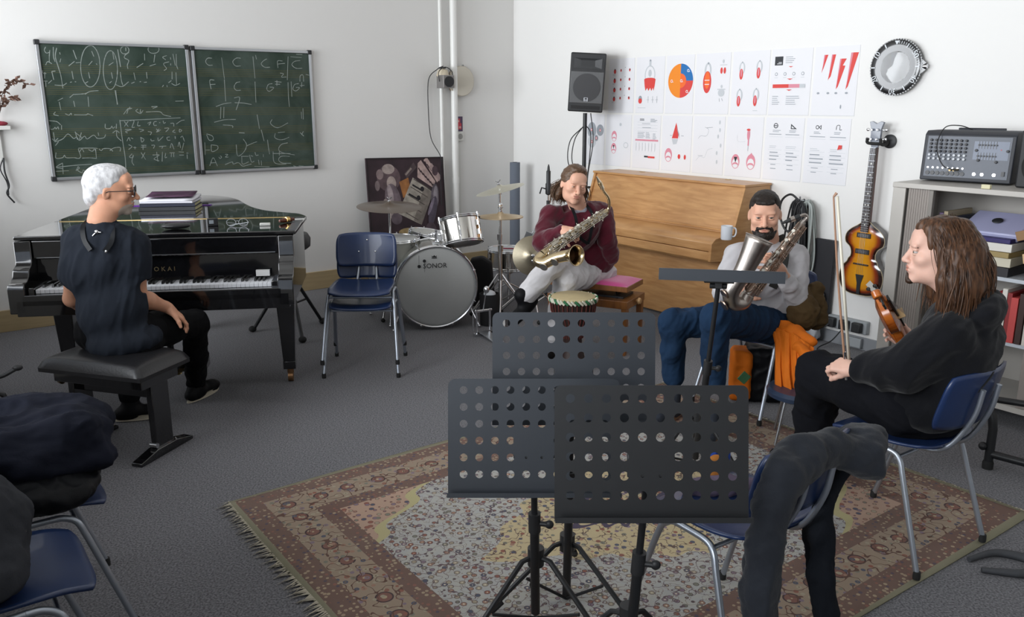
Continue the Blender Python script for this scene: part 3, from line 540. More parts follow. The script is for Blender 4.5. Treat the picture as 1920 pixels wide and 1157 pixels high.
p = Poster(3.565, 3.905, Z0, Z1, 'white wall chart with four long tapering red wedges')
for pts in ([(3640, 2015), (3668, 2015), (3638, 1925), (3625, 1895)], [(3700, 2015), (3728, 2015), (3700, 1870), (3680, 1845)], [(3765, 1985), (3812, 1985), (3786, 1940), (3806, 1938), (3762, 1800), (3748, 1782)], [(3848, 2022), (3898, 2022), (3838, 1800), (3822, 1780)]): p.poly(pts, PR)
for pts in ([(3636, 2015), (3646, 2015), (3628, 1893)], [(3696, 2015), (3706, 2015), (3682, 1840)], [(3762, 1985), (3774, 1985), (3748, 1780)], [(3842, 2022), (3858, 2022), (3824, 1776)]): p.poly(pts, PP)
for a in (3612, 3690, 3752, 3832): p.disc(a, 1757, 11, PG, 7)
p.disc(3797, 1665, 5, PG, 14); p.done()
Z0, Z1 = 1.13, 1.585
p = Poster(1.13, 1.408, Z0, Z1, 'white wall chart of overlapping grey circles, half hidden by the loudspeaker pole')
p.disc(1235, 1440, 60, PG, 75); p.disc(1350, 1443, 48, PG, 52); p.disc(1240, 1340, 55, PL, 60); p.disc(1300, 1370, 26, PG, 28)
for a, z in ((1232, 1445), (1350, 1443), (1300, 1370), (1240, 1335)): p.disc(a, z, 12, PR, 13); p.disc(a, z, 7, PAPER, 8)
p.done()
p = Poster(1.432, 1.757, Z0, Z1, 'white wall chart with two mouth figures one above the other, lower row, nearest the corner')
p.body(1540, 1395, 95); p.body(1537, 1287, 95); p.poly([(1527, 1315), (1547, 1315), (1538, 1280)], PK); p.disc(1695, 1320, 30, PL, 26); p.disc(1695, 1320, 24, PAPER, 20); p.disc(1620, 1500, 14, PL, 14); p.done()
p = Poster(1.782, 2.11, Z0, Z1, 'white wall chart of text tables with a short black and red bar below')
p.text(1860, 1555, 2, 90, PK, 10, 5); p.text(1990, 1555, 3, 80, PG, 10, 5)
for z in (1525, 1500, 1475, 1450): p.rect(1835, 2075, z, z+2, PL)
p.text(1890, 1515, 1, 150); p.text(1895, 1482, 1, 140); p.text(1840, 1440, 5, 90, PG, 11); p.text(1940, 1440, 5, 60, PG, 11); p.text(2025, 1432, 5, 50, PG, 11)
p.rect(1815, 2090, 1366, 1380, PP); p.rect(1930, 1975, 1226, 1240, PK); p.rect(1975, 2055, 1222, 1238, PR)
for i in range(7): p.rect(1825+i*38, 1828+i*38, 1280, 1350, PL)
p.done()
p = Poster(2.133, 2.462, Z0, Z1, 'white wall chart with one upright red cone and a pink mouth figure below it')
p.poly([(2288, 1530), (2320, 1440), (2315, 1400), (2245, 1400)], PR); p.poly([(2290, 1500), (2325, 1440), (2330, 1400)], PG); p.poly([(2245, 1395), (2315, 1395), (2300, 1355), (2262, 1350)], PL)
p.body(2214, 1260, 115); p.disc(2335, 1252, 15, PR, 20); p.disc(2400, 1250, 12, PR, 20); p.text(2225, 1425, 1, 30); p.text(2350, 1425, 1, 50); p.done()
p = Poster(2.484, 2.802, Z0, Z1, 'nearly blank wall chart with two faint stepped line drawings')
p.line([(2535, 1408), (2560, 1430), (2620, 1432), (2640, 1480), (2600, 1500)], 3, PG); p.line([(2620, 1495), (2680, 1500)], 5, PG); p.line([(2520, 1230), (2560, 1265), (2610, 1260), (2640, 1320), (2690, 1335)], 3, PL); p.line([(2540, 1270), (2590, 1272)], 4, PG)
for a, z in ((2750, 1540), (2755, 1480), (2740, 1430), (2770, 1360), (2735, 1300), (2740, 1230)): p.disc(a, z, 8, PL, 16)
p.done()
p = Poster(2.824, 3.168, Z0, Z1, 'white wall chart with two pink mouth figures under a thin pink tube')
p.body(2925, 1245, 112); p.poly([(2908, 1280), (2942, 1280), (2926, 1235)], PK); p.body(3072, 1248, 118); p.poly([(3045, 1285), (3099, 1285), (3074, 1318)], PP)
p.disc(3036, 1455, 14, PP, 45); p.rect(3032, 3044, 1370, 1470, PP); p.disc(3034, 1490, 18, PR, 8); p.rect(3036, 3039, 1330, 1370, PG); p.line([(2930, 1450), (2940, 1400), (3010, 1400)], 2, PL); p.done()
p = Poster(3.19, 3.522, Z0, Z1, 'white wall chart of fine text under a circle symbol and a triangle symbol')
p.disc(3279, 1526, 20, PK, 19); p.disc(3279, 1526, 14, PAPER, 13); p.rect(3266, 3292, 1523, 1529, PK)
p.poly([(3410, 1542), (3410, 1505), (3462, 1505)], PK); p.poly([(3417, 1528), (3417, 1511), (3442, 1511)], PAPER)
for a, w_ in ((3225, 120), (3370, 130)):
    p.text(a+30, 1495, 2, 70, PG, 10, 4); p.rect(a, a+w_*.9, 1462, 1467, PG); p.text(a+10, 1380, 2, 90, PL, 12, 4); p.text(a+15, 1335, 3, 100, PG, 26, 7); p.text(a+30, 1245, 2, 60, PG, 30, 5)
    for z in (1445, 1350, 1318, 1285, 1250): p.rect(a, a+w_, z, z+1.5, PL)
p.done()
p = Poster(3.543, 3.89, Z0, Z1, 'fine-text wall chart with one small red wedge, nearest the bass guitar')
p.disc(3630, 1523, 14, PK, 14); p.disc(3630, 1523, 9, PAPER, 9); p.poly([(3640, 1523), (3662, 1540), (3662, 1506)], PK); p.poly([(3648, 1523), (3657, 1531), (3657, 1515)], PAPER)
p.line([(3780, 1508), (3784, 1536), (3806, 1538), (3808, 1510), (3824, 1510)], 5, PK)
for a, w_ in ((3575, 130), (3738, 130)):
    p.text(a+30, 1492, 2, 70, PG, 10, 4); p.rect(a, a+w_*.95, 1455, 1460, PG); p.text(a+10, 1375, 2, 90, PL, 12, 4); p.text(a+10, 1335, 3, 110, PG, 28, 8); p.text(a+30, 1240, 2, 60, PG, 30, 5)
    for z in (1440, 1350, 1318, 1285, 1250, 1215): p.rect(a, a+w_, z, z+1.5, PL)
p.poly([(3812, 1405), (3838, 1405), (3838, 1380), (3804, 1372)], PR); p.done()
# ------------------------------------------------------------------ clock
def clock():
    t = thing('wall_clock', 'round wall clock shaped like a diver\'s watch with black numbered bezel', 'clock'); t.matrix_world = RF(4.19, 0, 1.915)
    Rr = .172; mb = MB(); mb.lathe([(Rr*.98, .002), (Rr, .02), (Rr*.99, .045), (Rr*.9, .052), (Rr*.76, .050)], axis=(0, 1, 0), n=60); mb.build('case', mat('clock_black', (.012, .012, .014), .25, coat=.6), t)
    mb = MB()
    for k in range(60): a = 2*PI*k/60; mb.box((Rr*math.cos(a), .036, Rr*math.sin(a)), (.009, .018, .011), rot=Matrix.Rotation(-a, 4, 'Y'))
    mb.build('knurled_rim', MATS['clock_black'], t, smooth=0)
    mb = MB(); mb.lathe([(0, .040), (Rr*.76, .040)], axis=(0, 1, 0), n=48, cap=False); mb.build('dial', mat('clock_dial', hx('b3a58c'), .35), t)  # warm dial colour stands in for the window reflection on the clock face
    mb = MB(); WH = mat('clock_white', hx('d8dde2'), .4, emit=None)
    for k, tx in enumerate(('10', '20', '30', '40', '50')):
        a = -2*PI*(k+1)/6; M = Matrix.Rotation(-a, 4, 'Y') @ Matrix(((-1, 0, 0, 0), (0, 0, 1, .0535), (0, 1, 0, Rr*.87), (0, 0, 0, 1))); text_mb(mb, tx, .05, M)
    for k in range(12):
        if k % 2: a = 2*PI*k/12; mb.box((math.sin(a)*Rr*.87, .0525, math.cos(a)*Rr*.87), (.007, .003, .028), rot=Matrix.Rotation(a, 4, 'Y'))
    for k in range(15): a = -2*PI*k/60; mb.box((math.sin(a)*Rr*.9, .0525, math.cos(a)*Rr*.9), (.003, .003, .016), rot=Matrix.Rotation(a, 4, 'Y'))
    mb.add([(-.016, .054, Rr*.95), (.016, .054, Rr*.95), (0, .054, Rr*.8)], [(0, 1, 2)]); mb.build('bezel_numbers', WH, t, smooth=0)
    mb = MB()
    for k in range(12): a = 2*PI*k/12; mb.lathe([(.014, .0405), (.013, .043), (0, .0432)], (math.sin(a)*Rr*.58, 0, math.cos(a)*Rr*.58), (0, 1, 0), n=12)
    mb.build('hour_dots', WH, t)
    for nm, a, l_, w_ in (('hour_hand', 215, .065, .012), ('minute_hand', 160, .1, .009)): mb = MB(); A = math.radians(a); mb.box((-math.sin(A)*l_/2, .046, math.cos(A)*l_/2), (w_, .002, l_), rot=Matrix.Rotation(-A, 4, 'Y')); mb.build(nm, GOLD, t)
    mb = MB(); mb.lathe([(Rr*.76, .0475), (Rr*.5, .051), (0, .053)], axis=(0, 1, 0), n=40, cap=False)
    G = mat('clock_glass', (.9, .9, .9), .03, trans=1.); mb.build('glass', G, t)
    mb = MB(); mb.cyl((-Rr-.005, .03, 0), (-Rr-.03, .03, 0), .013, mt=None); mb.build('crown', CHROME, t)
    mb = MB(); mb.add([(-Rr*.95, .045, .05), (-Rr-.025, .035, .02), (-Rr-.025, .03, .02), (-Rr*.95, .01, .05), (-Rr*.95, .045, .0), (-Rr*.95, .01, .0), (-Rr*.95, .045, -.05), (-Rr-.025, .035, -.02), (-Rr-.025, .03, -.02), (-Rr*.95, .01, -.05)], [(0, 1, 4), (3, 5, 2), (0, 3, 2, 1), (6, 4, 7), (9, 8, 5), (6, 7, 8, 9)]); mb.build('crown_guard', MATS['clock_black'], t)
clock()
# ------------------------------------------------------------------ spotlight, tambourine, card, socket, dried branch
def wall_bits():
    t = thing('spotlight', 'small silver spotlight with dark red lens clamped to the heating pipe', 'spotlight'); t.matrix_world = LF(.93, .14, 1.885)
    mb = MB(); mb.bx(-.06, .06, -.05, .08, -.06, .06); mb.build('housing', mat('spot_grey', hx('8f8c8a'), .4, .5), t, bevel=.004)
    mb = MB(); mb.lathe([(.05, .081), (.05, .092), (.043, .092)], axis=(0, 1, 0), n=28); mb.build('lens_ring', BLACKMETAL, t)
    mb = MB(); mb.lathe([(0, .088), (.047, .087)], axis=(0, 1, 0), n=28, cap=False); mb.build('lens', mat('red_filter', hx('3a0b16'), .15), t)
    mb = MB(); mb.lathe([(.055, -.02), (.062, .03), (.045, .08), (.0, .1)], (0, -.03, .03), n=24); mb.build('lamp_back', mat('spot_beige', hx('cfc3ac'), .4), t)
    mb = MB(); mb.tube(bez([(-.07, .02, 0), (-.075, .02, .09), (0, .02, .135), (.075, .02, .09), (.07, .02, 0)], 6), .004); mb.cyl((0, .02, .13), (0, -.09, .13), .008); mb.build('bracket', BLACKMETAL, t)
    mb = MB(); mb.tube([LF(0, 0, 0) @ Vector(p) for p in bez([(.93, .12, 2.03), (.985, .1, 2.0), (1.055, .05, 1.9), (1.06, .045, 1.6), (1.04, .05, 1.35), (1.0, .16, 1.17), (.99, .13, 1.0), (.985, .13, .7)], 8)], .0042); tag(mb.build('power_cable', CABLE), 'thin black cable hanging from the spotlight down the left wall', 'cable')
    t = thing('tambourine', 'round tambourine with pale skin hung on the wall beside the spotlight', 'tambourine'); t.matrix_world = LF(.69, .05, 1.895)
    mb = MB(); mb.lathe([(.142, -.02), (.142, .028), (.136, .03), (.136, -.02)], axis=(0, 1, 0), n=40); mb.build('rim', mat('tamb_wood', hx('8d7a63'), .5), t)
    mb = MB(); mb.lathe([(0, .032), (.138, .031), (.145, .024), (.145, .01)], axis=(0, 1, 0), n=40, cap=False); mb.build('skin', mat('tamb_skin', hx('c9c3b6'), .6), t)
    for k in range(7):
        a = math.radians(-50+k*38+0); mb = MB(); c = Vector((.145*math.cos(a), 0, .145*math.sin(a)))
        mb.lathe([(.016, -.003), (.004, -.002), (.004, .002), (.016, .003)], c, (0, 0, 1) if abs(c.x) > .1 else (1, 0, 0), n=12); mb.build('jingle', STEEL, t)
    t = thing('wall_card', 'small purple and red postcard stuck above the wall socket', 'card'); t.matrix_world = LF(.70, 0, 1.41)
    mb = MB(); mb.bx(-.06, .06, .001, .0025, 0, .145); mb.build('card', mat('card_purple', hx('4f3a5c'), .4), t)
    mb = MB(); y = .003; CR = mat('card_red', hx('c9384a'), .5); CW = mat('card_pale', hx('d9a6a0'), .5)
    for a, b, z0, z1, m_ in ((-.03, .03, .07, .125, CR), (-.045, .045, .02, .08, CR), (-.02, .02, .09, .11, CW), (-.04, -.015, .03, .05, CW), (.015, .04, .025, .06, CW)): y += .0002; mb.add([(a, y, z0), (b, y, z0), (b, y, z1), (a, y, z1)], [(0, 1, 2, 3)], m_)
    mb.build('picture', None, t, smooth=0)
    t = thing('wall_socket', 'single white socket under the purple postcard with conduit below', 'socket'); t.matrix_world = LF(.69, 0, 1.36)
    mb = MB(); mb.bx(-.042, .042, 0, .035, -.045, .045); mb.build('socket_plate', WHITEPL, t, bevel=.006)
    mb = MB(); mb.lathe([(.028, .036), (.028, .0365), (.022, .0355), (.0, .0355)], axis=(0, 1, 0), n=20); mb.build('socket_hole', mat('socket_grey', hx('9a9a96'), .5), t)
    mb = MB(); mb.bx(-.011, .011, 0, .016, -1.19, -.045); mb.build('conduit', WHITEPL, t)
    # dried branch in a small white wall vase
    LEAF = mat('dry_leaf', hx('7d5f52'), .8, var=(20, .3)); t = thing('dried_branch', 'dried brown leaf branch on the left wall at the picture edge', 'branch'); t.matrix_world = LF(4.66, .03, 1.57)
    mb = MB(); tips = [((0, 0, 0), (.05, .03, .25), (.12, .04, .42)), ((0, 0, .02), (-.05, .03, .2), (-.14, .05, .29)), ((0, 0, .02), (-.04, .03, .12), (-.12, .04, .16)), ((0, 0, .02), (-.10, .03, .27), (-.22, .04, .25))]
    for tp in tips: mb.tube(bez(tp, 6), .0022)
    mb.build('stem', mat('dry_stem', hx('4c3c33'), .8), t); rr = random.Random(3); mb = MB()
    for tp in tips:
        B = bez(tp, 6)
        for q in B[3:]:
            for _ in range(2):
                d = Vector((rr.uniform(-1, 1), rr.uniform(.1, .8), rr.uniform(-1, .6))).normalized(); e = d.orthogonal().normalized(); l_ = rr.uniform(.03, .055); w_ = l_*.32
                mb.add([q, q+d*l_*.5+e*w_, q+d*l_, q+d*l_*.5-e*w_], [(0, 1, 2, 3)])
    mb.build('leaves', LEAF, t, smooth=0, solid=.0008)
    t = thing('wall_box', 'small white box with red top on the left wall, black strap hanging from it', 'box'); t.matrix_world = LF(4.665, 0, 1.50)
    mb = MB(); mb.bx(-.07, .09, 0, .06, 0, .03); mb.build('box', WHITEPL, t, bevel=.003)
    mb = MB(); mb.ball((-.01, .03, .045), (.05, .025, .018), n=12, m=6); mb.build('red_lid', mat('dull_red', hx('8c2a3a'), .6), t)
    mb = MB(); mb.bx(.0, .02, .005, .02, -.22, 0); mb.build('bracket_strip', WHITEPL, t)
    mb = MB(); mb.tube(bez([(0, .02, -.2), (.005, .03, -.3), (-.01, .03, -.4), (.01, .03, -.46), (-.03, .03, -.53)], 8), [.006]*33); mb.tube(bez([(0, .02, -.2), (.03, .03, -.28), (.0, .03, -.38), (.0, .03, -.47)], 8), .004); mb.build('strap', CABLE, t)
wall_bits()
# ------------------------------------------------------------------ painting leaning against the left wall
def painting():
    t = thing('painting', 'square dark brown canvas of old instruments leaning on the left wall behind the drums', 'painting')
    W = .84; H = .96; lean = math.radians(6); M = LF(1.365, .17, .225) @ Matrix.Rotation(math.radians(-1.2), 4, 'Y') @ Matrix.Rotation(lean, 4, 'X'); t.matrix_world = M
    mb = MB(); mb.bx(-W/2, W/2, -.02, 0, 0, H); mb.build('canvas', mat('canvas_umber', hx('33232a'), .7, var=(5, .45)), t, smooth=0)
    mb = MB(); k = [0]; c = lambda h: mat('paint_'+h, hx(h), .7, var=(14, .35))
    def P(pts, h): k[0] += 1; y = .0008+.0001*k[0]; mb.add([(-(x-.5)*W, y, (1-v)*H) for x, v in pts], [tuple(range(len(pts)))], c(h))
    def E(cx, cy, rx, ry, h, rot=0, n=18): P([(cx+rx*math.cos(a)*math.cos(rot)-ry*math.sin(a)*math.sin(rot), cy+rx*math.cos(a)*math.sin(rot)+ry*math.sin(a)*math.cos(rot)) for a in [2*PI*i/n for i in range(n)]], h)
    E(.27, .20, .15, .13, '5b4a4e'); E(.27, .11, .08, .05, 'a39590'); E(.16, .16, .045, .05, '8d7b7b'); E(.30, .25, .06, .07, 'a59690'); E(.31, .42, .10, .17, '6e6067', -.2); E(.28, .36, .035, .10, '9c8f92', -.2)
    E(.12, .27, .03, .05, '7a6b6d'); E(.21, .44, .03, .04, '968a86'); E(.25, .50, .03, .04, '8a7c7c'); E(.28, .56, .03, .04, '9a8d8a'); E(.34, .60, .07, .06, '5d5158')
    P([(.47, .16), (.60, .05), (.64, .10), (.50, .21)], '4a3d40'); P([(.48, .165), (.56, .10), (.575, .115), (.495, .18)], '94867f'); P([(.40, .24), (.52, .20), (.55, .35), (.44, .40)], '9a6638')
    P([(.58, .20), (.84, .36), (.66, .68), (.52, .62), (.36, .55)], 'a39c92'); P([(.72, .30), (.84, .36), (.66, .68), (.56, .63)], '7b736c')
    for i in range(5): x = .40+i*.047; v = .52-i*.075; P([(x, v), (x+.22, v+.115), (x+.222, v+.105), (x+.002, v-.008)], '4f4843')
    for i in range(3): x = .46+i*.055; v = .45-i*.088; P([(x, v-.01), (x+.12, v+.05), (x+.118, v+.068), (x-.004, v+.008)], '17131a'); E(x+.125, v+.045, .026, .026, '17131a')
    P([(.655, .06), (.70, .03), (.88, .25), (.84, .31), (.64, .20)], 'b79f9a'); P([(.735, .03), (.78, .0), (.95, .22), (.90, .26)], 'b79f9a')
    for i in range(7): x = .665+i*.03; v = .10+i*.028; P([(x, v), (x+.03, v+.045), (x+.02, v+.055), (x-.01, v+.012)], '33232a'); P([(x+.09, v-.06), (x+.115, v-.02), (x+.105, v-.01), (x+.08, v-.05)], '33232a')
    P([(.80, .10), (.84, .06), (.96, .20), (.93, .25)], 'a08a88'); E(.88, .14, .04, .05, '4a3840')
    E(.86, .40, .055, .13, '5c545c', .1); E(.87, .38, .03, .09, '8b838a', .1); E(.82, .55, .05, .16, '4f4755', .3); E(.80, .50, .02, .10, '7d7282', .5); E(.78, .75, .08, .09, '52434c')
    E(.48, .74, .13, .04, 'a08a60'); P([(.27, .78), (.48, .88), (.44, .99), (.27, .99)], 'b1a4a2'); E(.33, .88, .05, .055, '2a2540'); E(.10, .86, .08, .1, '5c3c44'); E(.60, .85, .05, .06, '4c3d48'); E(.66, .88, .02, .05, '6b5a62')
    P([(.0, .0), (1, 0), (1, .012), (0, .012)], '1d1418'); P([(.985, 0), (1, 0), (1, 1), (.985, 1)], '1d1418'); P([(0, 0), (.015, 0), (.015, 1), (0, 1)], '1d1418')
    mb.build('picture', None, t, smooth=0)
    # the small crate it stands on
    t2 = thing('wooden_box', 'low dark wooden box on the floor under the leaning painting', 'box'); t2.matrix_world = LF(1.37, .16, 0)
    mb = MB(); mb.bx(-.36, .36, -.12, .12, 0, .215); mb.build('box_body', mat('dark_wood_box', hx('3a2e26'), .6), t2, bevel=.004)
painting()
LACQ = mat('black_lacquer', (.006, .006, .007), .07, coat=1.); LEATHER = mat('black_leather', (.014, .014, .016), .38, bump=(90, .35, .003))
IVORY = mat('ivory_key', hx('e8eaf0'), .3); KEYB = mat('ebony_key', (.01, .01, .01), .25); BRASS = mat('brass', (.62, .45, .2), .3, 1)
# ------------------------------------------------------------------ grand piano
def grand():
    t = thing('grand_piano', 'black glossy grand piano with lid closed, under the two chalkboards', 'piano', (-2.66, 4.31, 0), math.radians(8.8))
    lid = [(.0, .185), (1.47, .185), (1.49, .80), (1.43, .93), (1.32, 1.02), (1.20, 1.13), (1.10, 1.30), (1.02, 1.5), (.93, 1.77), (.82, 2.0), (.66, 2.15), (.45, 2.2), (.27, 2.19), (.13, 2.1), (.03, 1.95), (-.01, 1.6)]
    def inset(d):
        c = (.72, 1.0); out = []
        for x, y in lid: v = Vector((x-c[0], y-c[1])); l_ = v.length; v = v*((l_-d)/l_); out.append((c[0]+v.x, c[1]+v.y))
        return out
    def sm(P):      # smooth the bent side
        Q = [(x, y, 0) for x, y in P[2:]]; B = bez(Q, 4); return P[:2]+[(b.x, b.y) for b in B]
    mb = MB(); mb.prism(sm(inset(.045)), .67, .968); mb.bx(.03, 1.44, .0, .75, .585, .672); mb.build('case', LACQ, t, bevel=.004)
    for sx, x0 in ((0, -.005), (1, 1.38)):       # cheeks with scrolled arm
        prof = [(0, .60), (0, .735), (.012, .757), (.06, .765), (.085, .79), (.10, .82), (.135, .835), (.15, .86), (.155, .968), (.80, .968), (.80, .60)]
        mb = MB(); mb.prism(prof, x0, x0+.085, ax='x'); mb.build('cheek', LACQ, t, bevel=.005)
    mb = MB(); mb.bx(.06, 1.40, .0, .035, .64, .70); mb.build('key_slip', LACQ, t, bevel=.004)
    mb = MB(); mb.bx(.08, .115, .03, .2, .68, .735); mb.bx(1.345, 1.38, .03, .2, .68, .735); mb.build('key_blocks', LACQ, t, bevel=.004)
    W0, W1 = .118, 1.343; kw = (W1-W0)/52
    mb = MB()
    for i in range(52): mb.bx(W0+i*kw+.0006, W0+(i+1)*kw-.0006, .045, .20, .700, .722)
    mb.build('white_keys', IVORY, t, smooth=0, bevel=.0015)['kind'] = 'stuff'
    mb = MB()
    for i in range(51):
        if (i+5) % 7 in (0, 1, 3, 4, 5): x = W0+(i+1)*kw; mb.box((x, .15, .728), (.0115, .10, .018), taper=1.1)
    mb.build('black_keys', KEYB, t, smooth=0, bevel=.001)['kind'] = 'stuff'
    mb = MB(); mb.add([(.08, .20, .715), (1.38, .20, .715), (1.38, .215, .90), (.08, .215, .90), (.08, .28, .715), (1.38, .28, .715), (1.38, .28, .90), (.08, .28, .90)], [(0, 1, 2, 3), (4, 7, 6, 5), (3, 2, 6, 7), (0, 3, 7, 4), (1, 5, 6, 2)]); mb.build('fallboard', LACQ, t, bevel=.003)
    mb = MB(); Mt = Matrix.Translation((.73, .204, .785)) @ Matrix.Rotation(math.radians(90-4.6), 4, 'X'); text_mb(mb, 'T O K A I', .036, Mt); mb.build('maker_lettering', mat('faded_gold', (.16, .12, .06), .5, .6), t, smooth=0)
    mb = MB(); mb.bx(.08, 1.38, .165, .2, .865, .968); mb.build('front_rail', LACQ, t, bevel=.008)
    mb = MB(); mb.bx(.10, 1.36, .1635, .166, .872, .876); mb.build('silver_strip', STEEL, t, smooth=0)
    # lid: front flap and main lid joined by a brass hinge
    S = sm(lid); front = [(-.008, .17), (1.478, .17), (1.49, .755), (-.008, .755)]; back = [(-.008, .760)]+[(1.49, .760)]+[q for q in S[2:] if q[1] > .765]
    mb = MB(); mb.prism(front, .970, .992); mb.build('lid_flap', LACQ, t, bevel=.006)
    mb = MB(); mb.prism(back, .970, .992); mb.build('lid', LACQ, t, bevel=.006)
    mb = MB(); mb.bx(.03, 1.37, .748, .766, .9915, .9945); mb.build('hinge', BRASS, t)
    mb = MB(); mb.bx(1.43, 1.478, .20, .72, .9918, .995); mb.build('lid_edge_strip', mat('lid_edge', hx('5c5c60'), .25), t)
    for nm, x, y in (('leg', .10, .47), ('leg', 1.365, .47), ('leg', .47, 1.80)):
        mb = MB(); mb.box((x, y, .36), (.115, .115, .46), taper=.62); mb.box((x, y, .595), (.15, .15, .03)); lg = mb.build(nm, LACQ, t, bevel=.005)
        mb = MB(); mb.box((x, y, .115), (.075, .075, .05)); mb.build('ferrule', LACQ, lg, bevel=.003)
        mb = MB(); mb.cyl((x, y, .09), (x, y, .06), .02); mb.cyl((x-.015, y+.01, .034), (x+.015, y+.01, .034), .034, n=20); mb.build('caster', mat('caster_brass', (.35, .19, .09), .4, .8), lg)
    mb = MB(); mb.cyl((.66, .5, .15), (.66, .5, .6), .02); mb.cyl((.80, .5, .15), (.80, .5, .6), .02); mb.box((.73, .5, .135), (.28, .14, .06)); mb.cyl((.73, .56, .16), (.73, .85, .6), .008); ly = mb.build('pedal_lyre', LACQ, t, bevel=.004)
    for x in (.66, .73, .80): mb = MB(); mb.box((x, .40, .125), (.028, .11, .009)); mb.ball((x, .345, .125), (.02, .03, .007)); mb.build('pedal', BRASS, ly)
    mb = MB(); mb.bx(1.25, 1.325, .14, .165, .742, .775); mb.build('key_sticker', mat('sticker_white', hx('d8d8d8'), .5), t)
grand()
PM = Matrix.Translation((-2.66, 4.31, 0)) @ Matrix.Rotation(math.radians(8.8), 4, 'Z')      # piano frame
def onpiano(x, y, z=.9925, rz=0): return PM @ Matrix.Translation((x, y, z)) @ Matrix.Rotation(rz, 4, 'Z')
def piano_top():
    cs = [('closed black ring binder at the bottom of the pile on the piano lid', .36, .25, .026, (.015, .016, .02), 0, 0), ('dark blue songbook in the pile on the piano lid, second from below', .35, .24, .022, hx('1b2036'), .03, .0),
          ('thick white paper score curling on top of the dark books on the piano', .34, .24, .024, hx('dcdce4'), -.05, .01), ('thin magazine with a dark pink cover, topmost on the piano pile', .30, .21, .008, hx('4a2b45'), .04, .05)]
    z = .9925
    for i, (lb, w_, d_, h_, c, rz, oy) in enumerate(cs):
        t = thing('book' if i != 3 else 'magazine', lb, 'book' if i != 3 else 'magazine', group=None); t.matrix_world = onpiano(.55, 1.32+oy, z, rz)
        mb = MB()
        if i == 2: mb.grid(lambda u, v: ((u-.5)*w_, (v-.5)*d_, h_*.6+.016*(v)**2), 6, 6); mb.build('pages', mat('score_paper', c, .7), t, solid=.012); mb = MB(); mb.bx(-w_/2, w_/2, -d_/2, d_/2, 0, h_*.5); mb.build('page_block', MATS['score_paper'], t)
        elif i == 3: mb.grid(lambda u, v: ((u-.5)*w_, (v-.5)*d_, .012+.014*(v)**2), 6, 6); mb.build('cover', mat('magazine_cover', c, .3, var=(9, .6)), t, solid=.005)
        else:
            mb.bx(-w_/2, w_/2, -d_/2, d_/2, 0, .003); mb.bx(-w_/2, w_/2, -d_/2, d_/2, h_-.003, h_); mb.bx(-w_/2, w_/2, -d_/2, -d_/2+.004, 0, h_); mb.build('cover', mat('cover_%d' % i, c, .35), t, bevel=.001)
            mb = MB(); mb.bx(-w_/2+.004, w_/2-.004, -d_/2+.004, d_/2-.005, .003, h_-.003); mb.build('pages', mat('page_cream', hx('b9b48c'), .8), t)
        z += h_+.0008
    PUR = mat('purple_plastic', hx('6a24a0'), .3)
    mb = MB(); mb.box((0, 0, .0015), (.6, .045, .003)); o = mb.build('ruler', PUR, loc=(0, 0, 0)); o.matrix_world = onpiano(.48, 1.50, .9925, -.05); tag(o, 'thin purple strip sticking out on both sides of the book pile', 'ruler')
    t = thing('glasses_case', 'small black spectacle case near the front edge of the piano lid', 'case'); t.matrix_world = onpiano(.80, .33, .9925, .1)
    mb = MB(); mb.ball((0, 0, .018), (.08, .032, .018), n=20, m=10); mb.build('case_body', LEATHER, t)
    t = thing('metronome', 'little black clip tuner standing on the piano lid', 'tuner'); t.matrix_world = onpiano(.985, .42, .9925, .2)
    mb = MB(); mb.bx(-.03, .03, -.008, .008, .0, .045); mb.box((0, .012, .01), (.02, .03, .02)); mb.build('tuner_body', BLACKPLASTIC, t, bevel=.003)
    mb = MB(); mb.bx(-.02, .005, -.0095, -.008, .015, .036); mb.build('screen', mat('tuner_screen', hx('9fa8b0'), .2), t)
    t = thing('spectacles', 'folded pair of dark spectacles lying on the piano lid', 'glasses'); t.matrix_world = onpiano(1.13, .38, .9925, 0)
    mb = MB()
    for s in (-1, 1): mb.tube([(s*.034+.026*math.cos(a), .0, .024+.021*math.sin(a)) for a in [2*PI*k/20 for k in range(20)]], .0018, closed=True, n=6)
    mb.tube([(-.009, 0, .03), (0, 0, .034), (.009, 0, .03)], .0015, n=6); mb.tube([(-.06, 0, .028), (-.062, .03, .02), (.05, .04, .003)], .0017, n=6); mb.tube([(.06, 0, .028), (.062, .025, .02), (-.05, .03, .003)], .0017, n=6); mb.build('spectacle_frame', STEEL, t)
    t = thing('eraser', 'small white block lying on the piano lid right of the spectacles', 'eraser'); t.matrix_world = onpiano(1.285, .39, .9925, .05)
    mb = MB(); mb.bx(-.03, .03, -.012, .012, 0, .016); mb.build('block', WHITEPL, t, bevel=.003)
    t = thing('mouthpiece', 'saxophone mouthpiece with brass cap and dark reed lying on the piano lid', 'mouthpiece'); t.matrix_world = onpiano(1.40, .5, .9925, .5)
    mb = MB(); mb.lathe([(.0, -.06), (.008, -.058), (.014, -.02), (.014, .03), (.010, .032), (.010, .05)], (0, 0, .016), (1, .3, 0)); mb.build('mouthpiece_body', mat('amber_dark', hx('5a2a16'), .25), t)
    mb = MB(); mb.lathe([(.0145, -.012), (.0175, -.01), (.0175, .012), (.0145, .014)], (0, 0, .0185), (1, .3, 0)); mb.build('ligature', GOLD, t)
    mb = MB(); mb.box((.0, -.0, .003), (.07, .022, .006)); o = mb.build('reed_box', WHITEPL, bevel=.001); o.matrix_world = onpiano(1.455, .62, .9925, .1); tag(o, 'flat white reed packet beside the mouthpiece on the piano lid', 'packet')
piano_top()
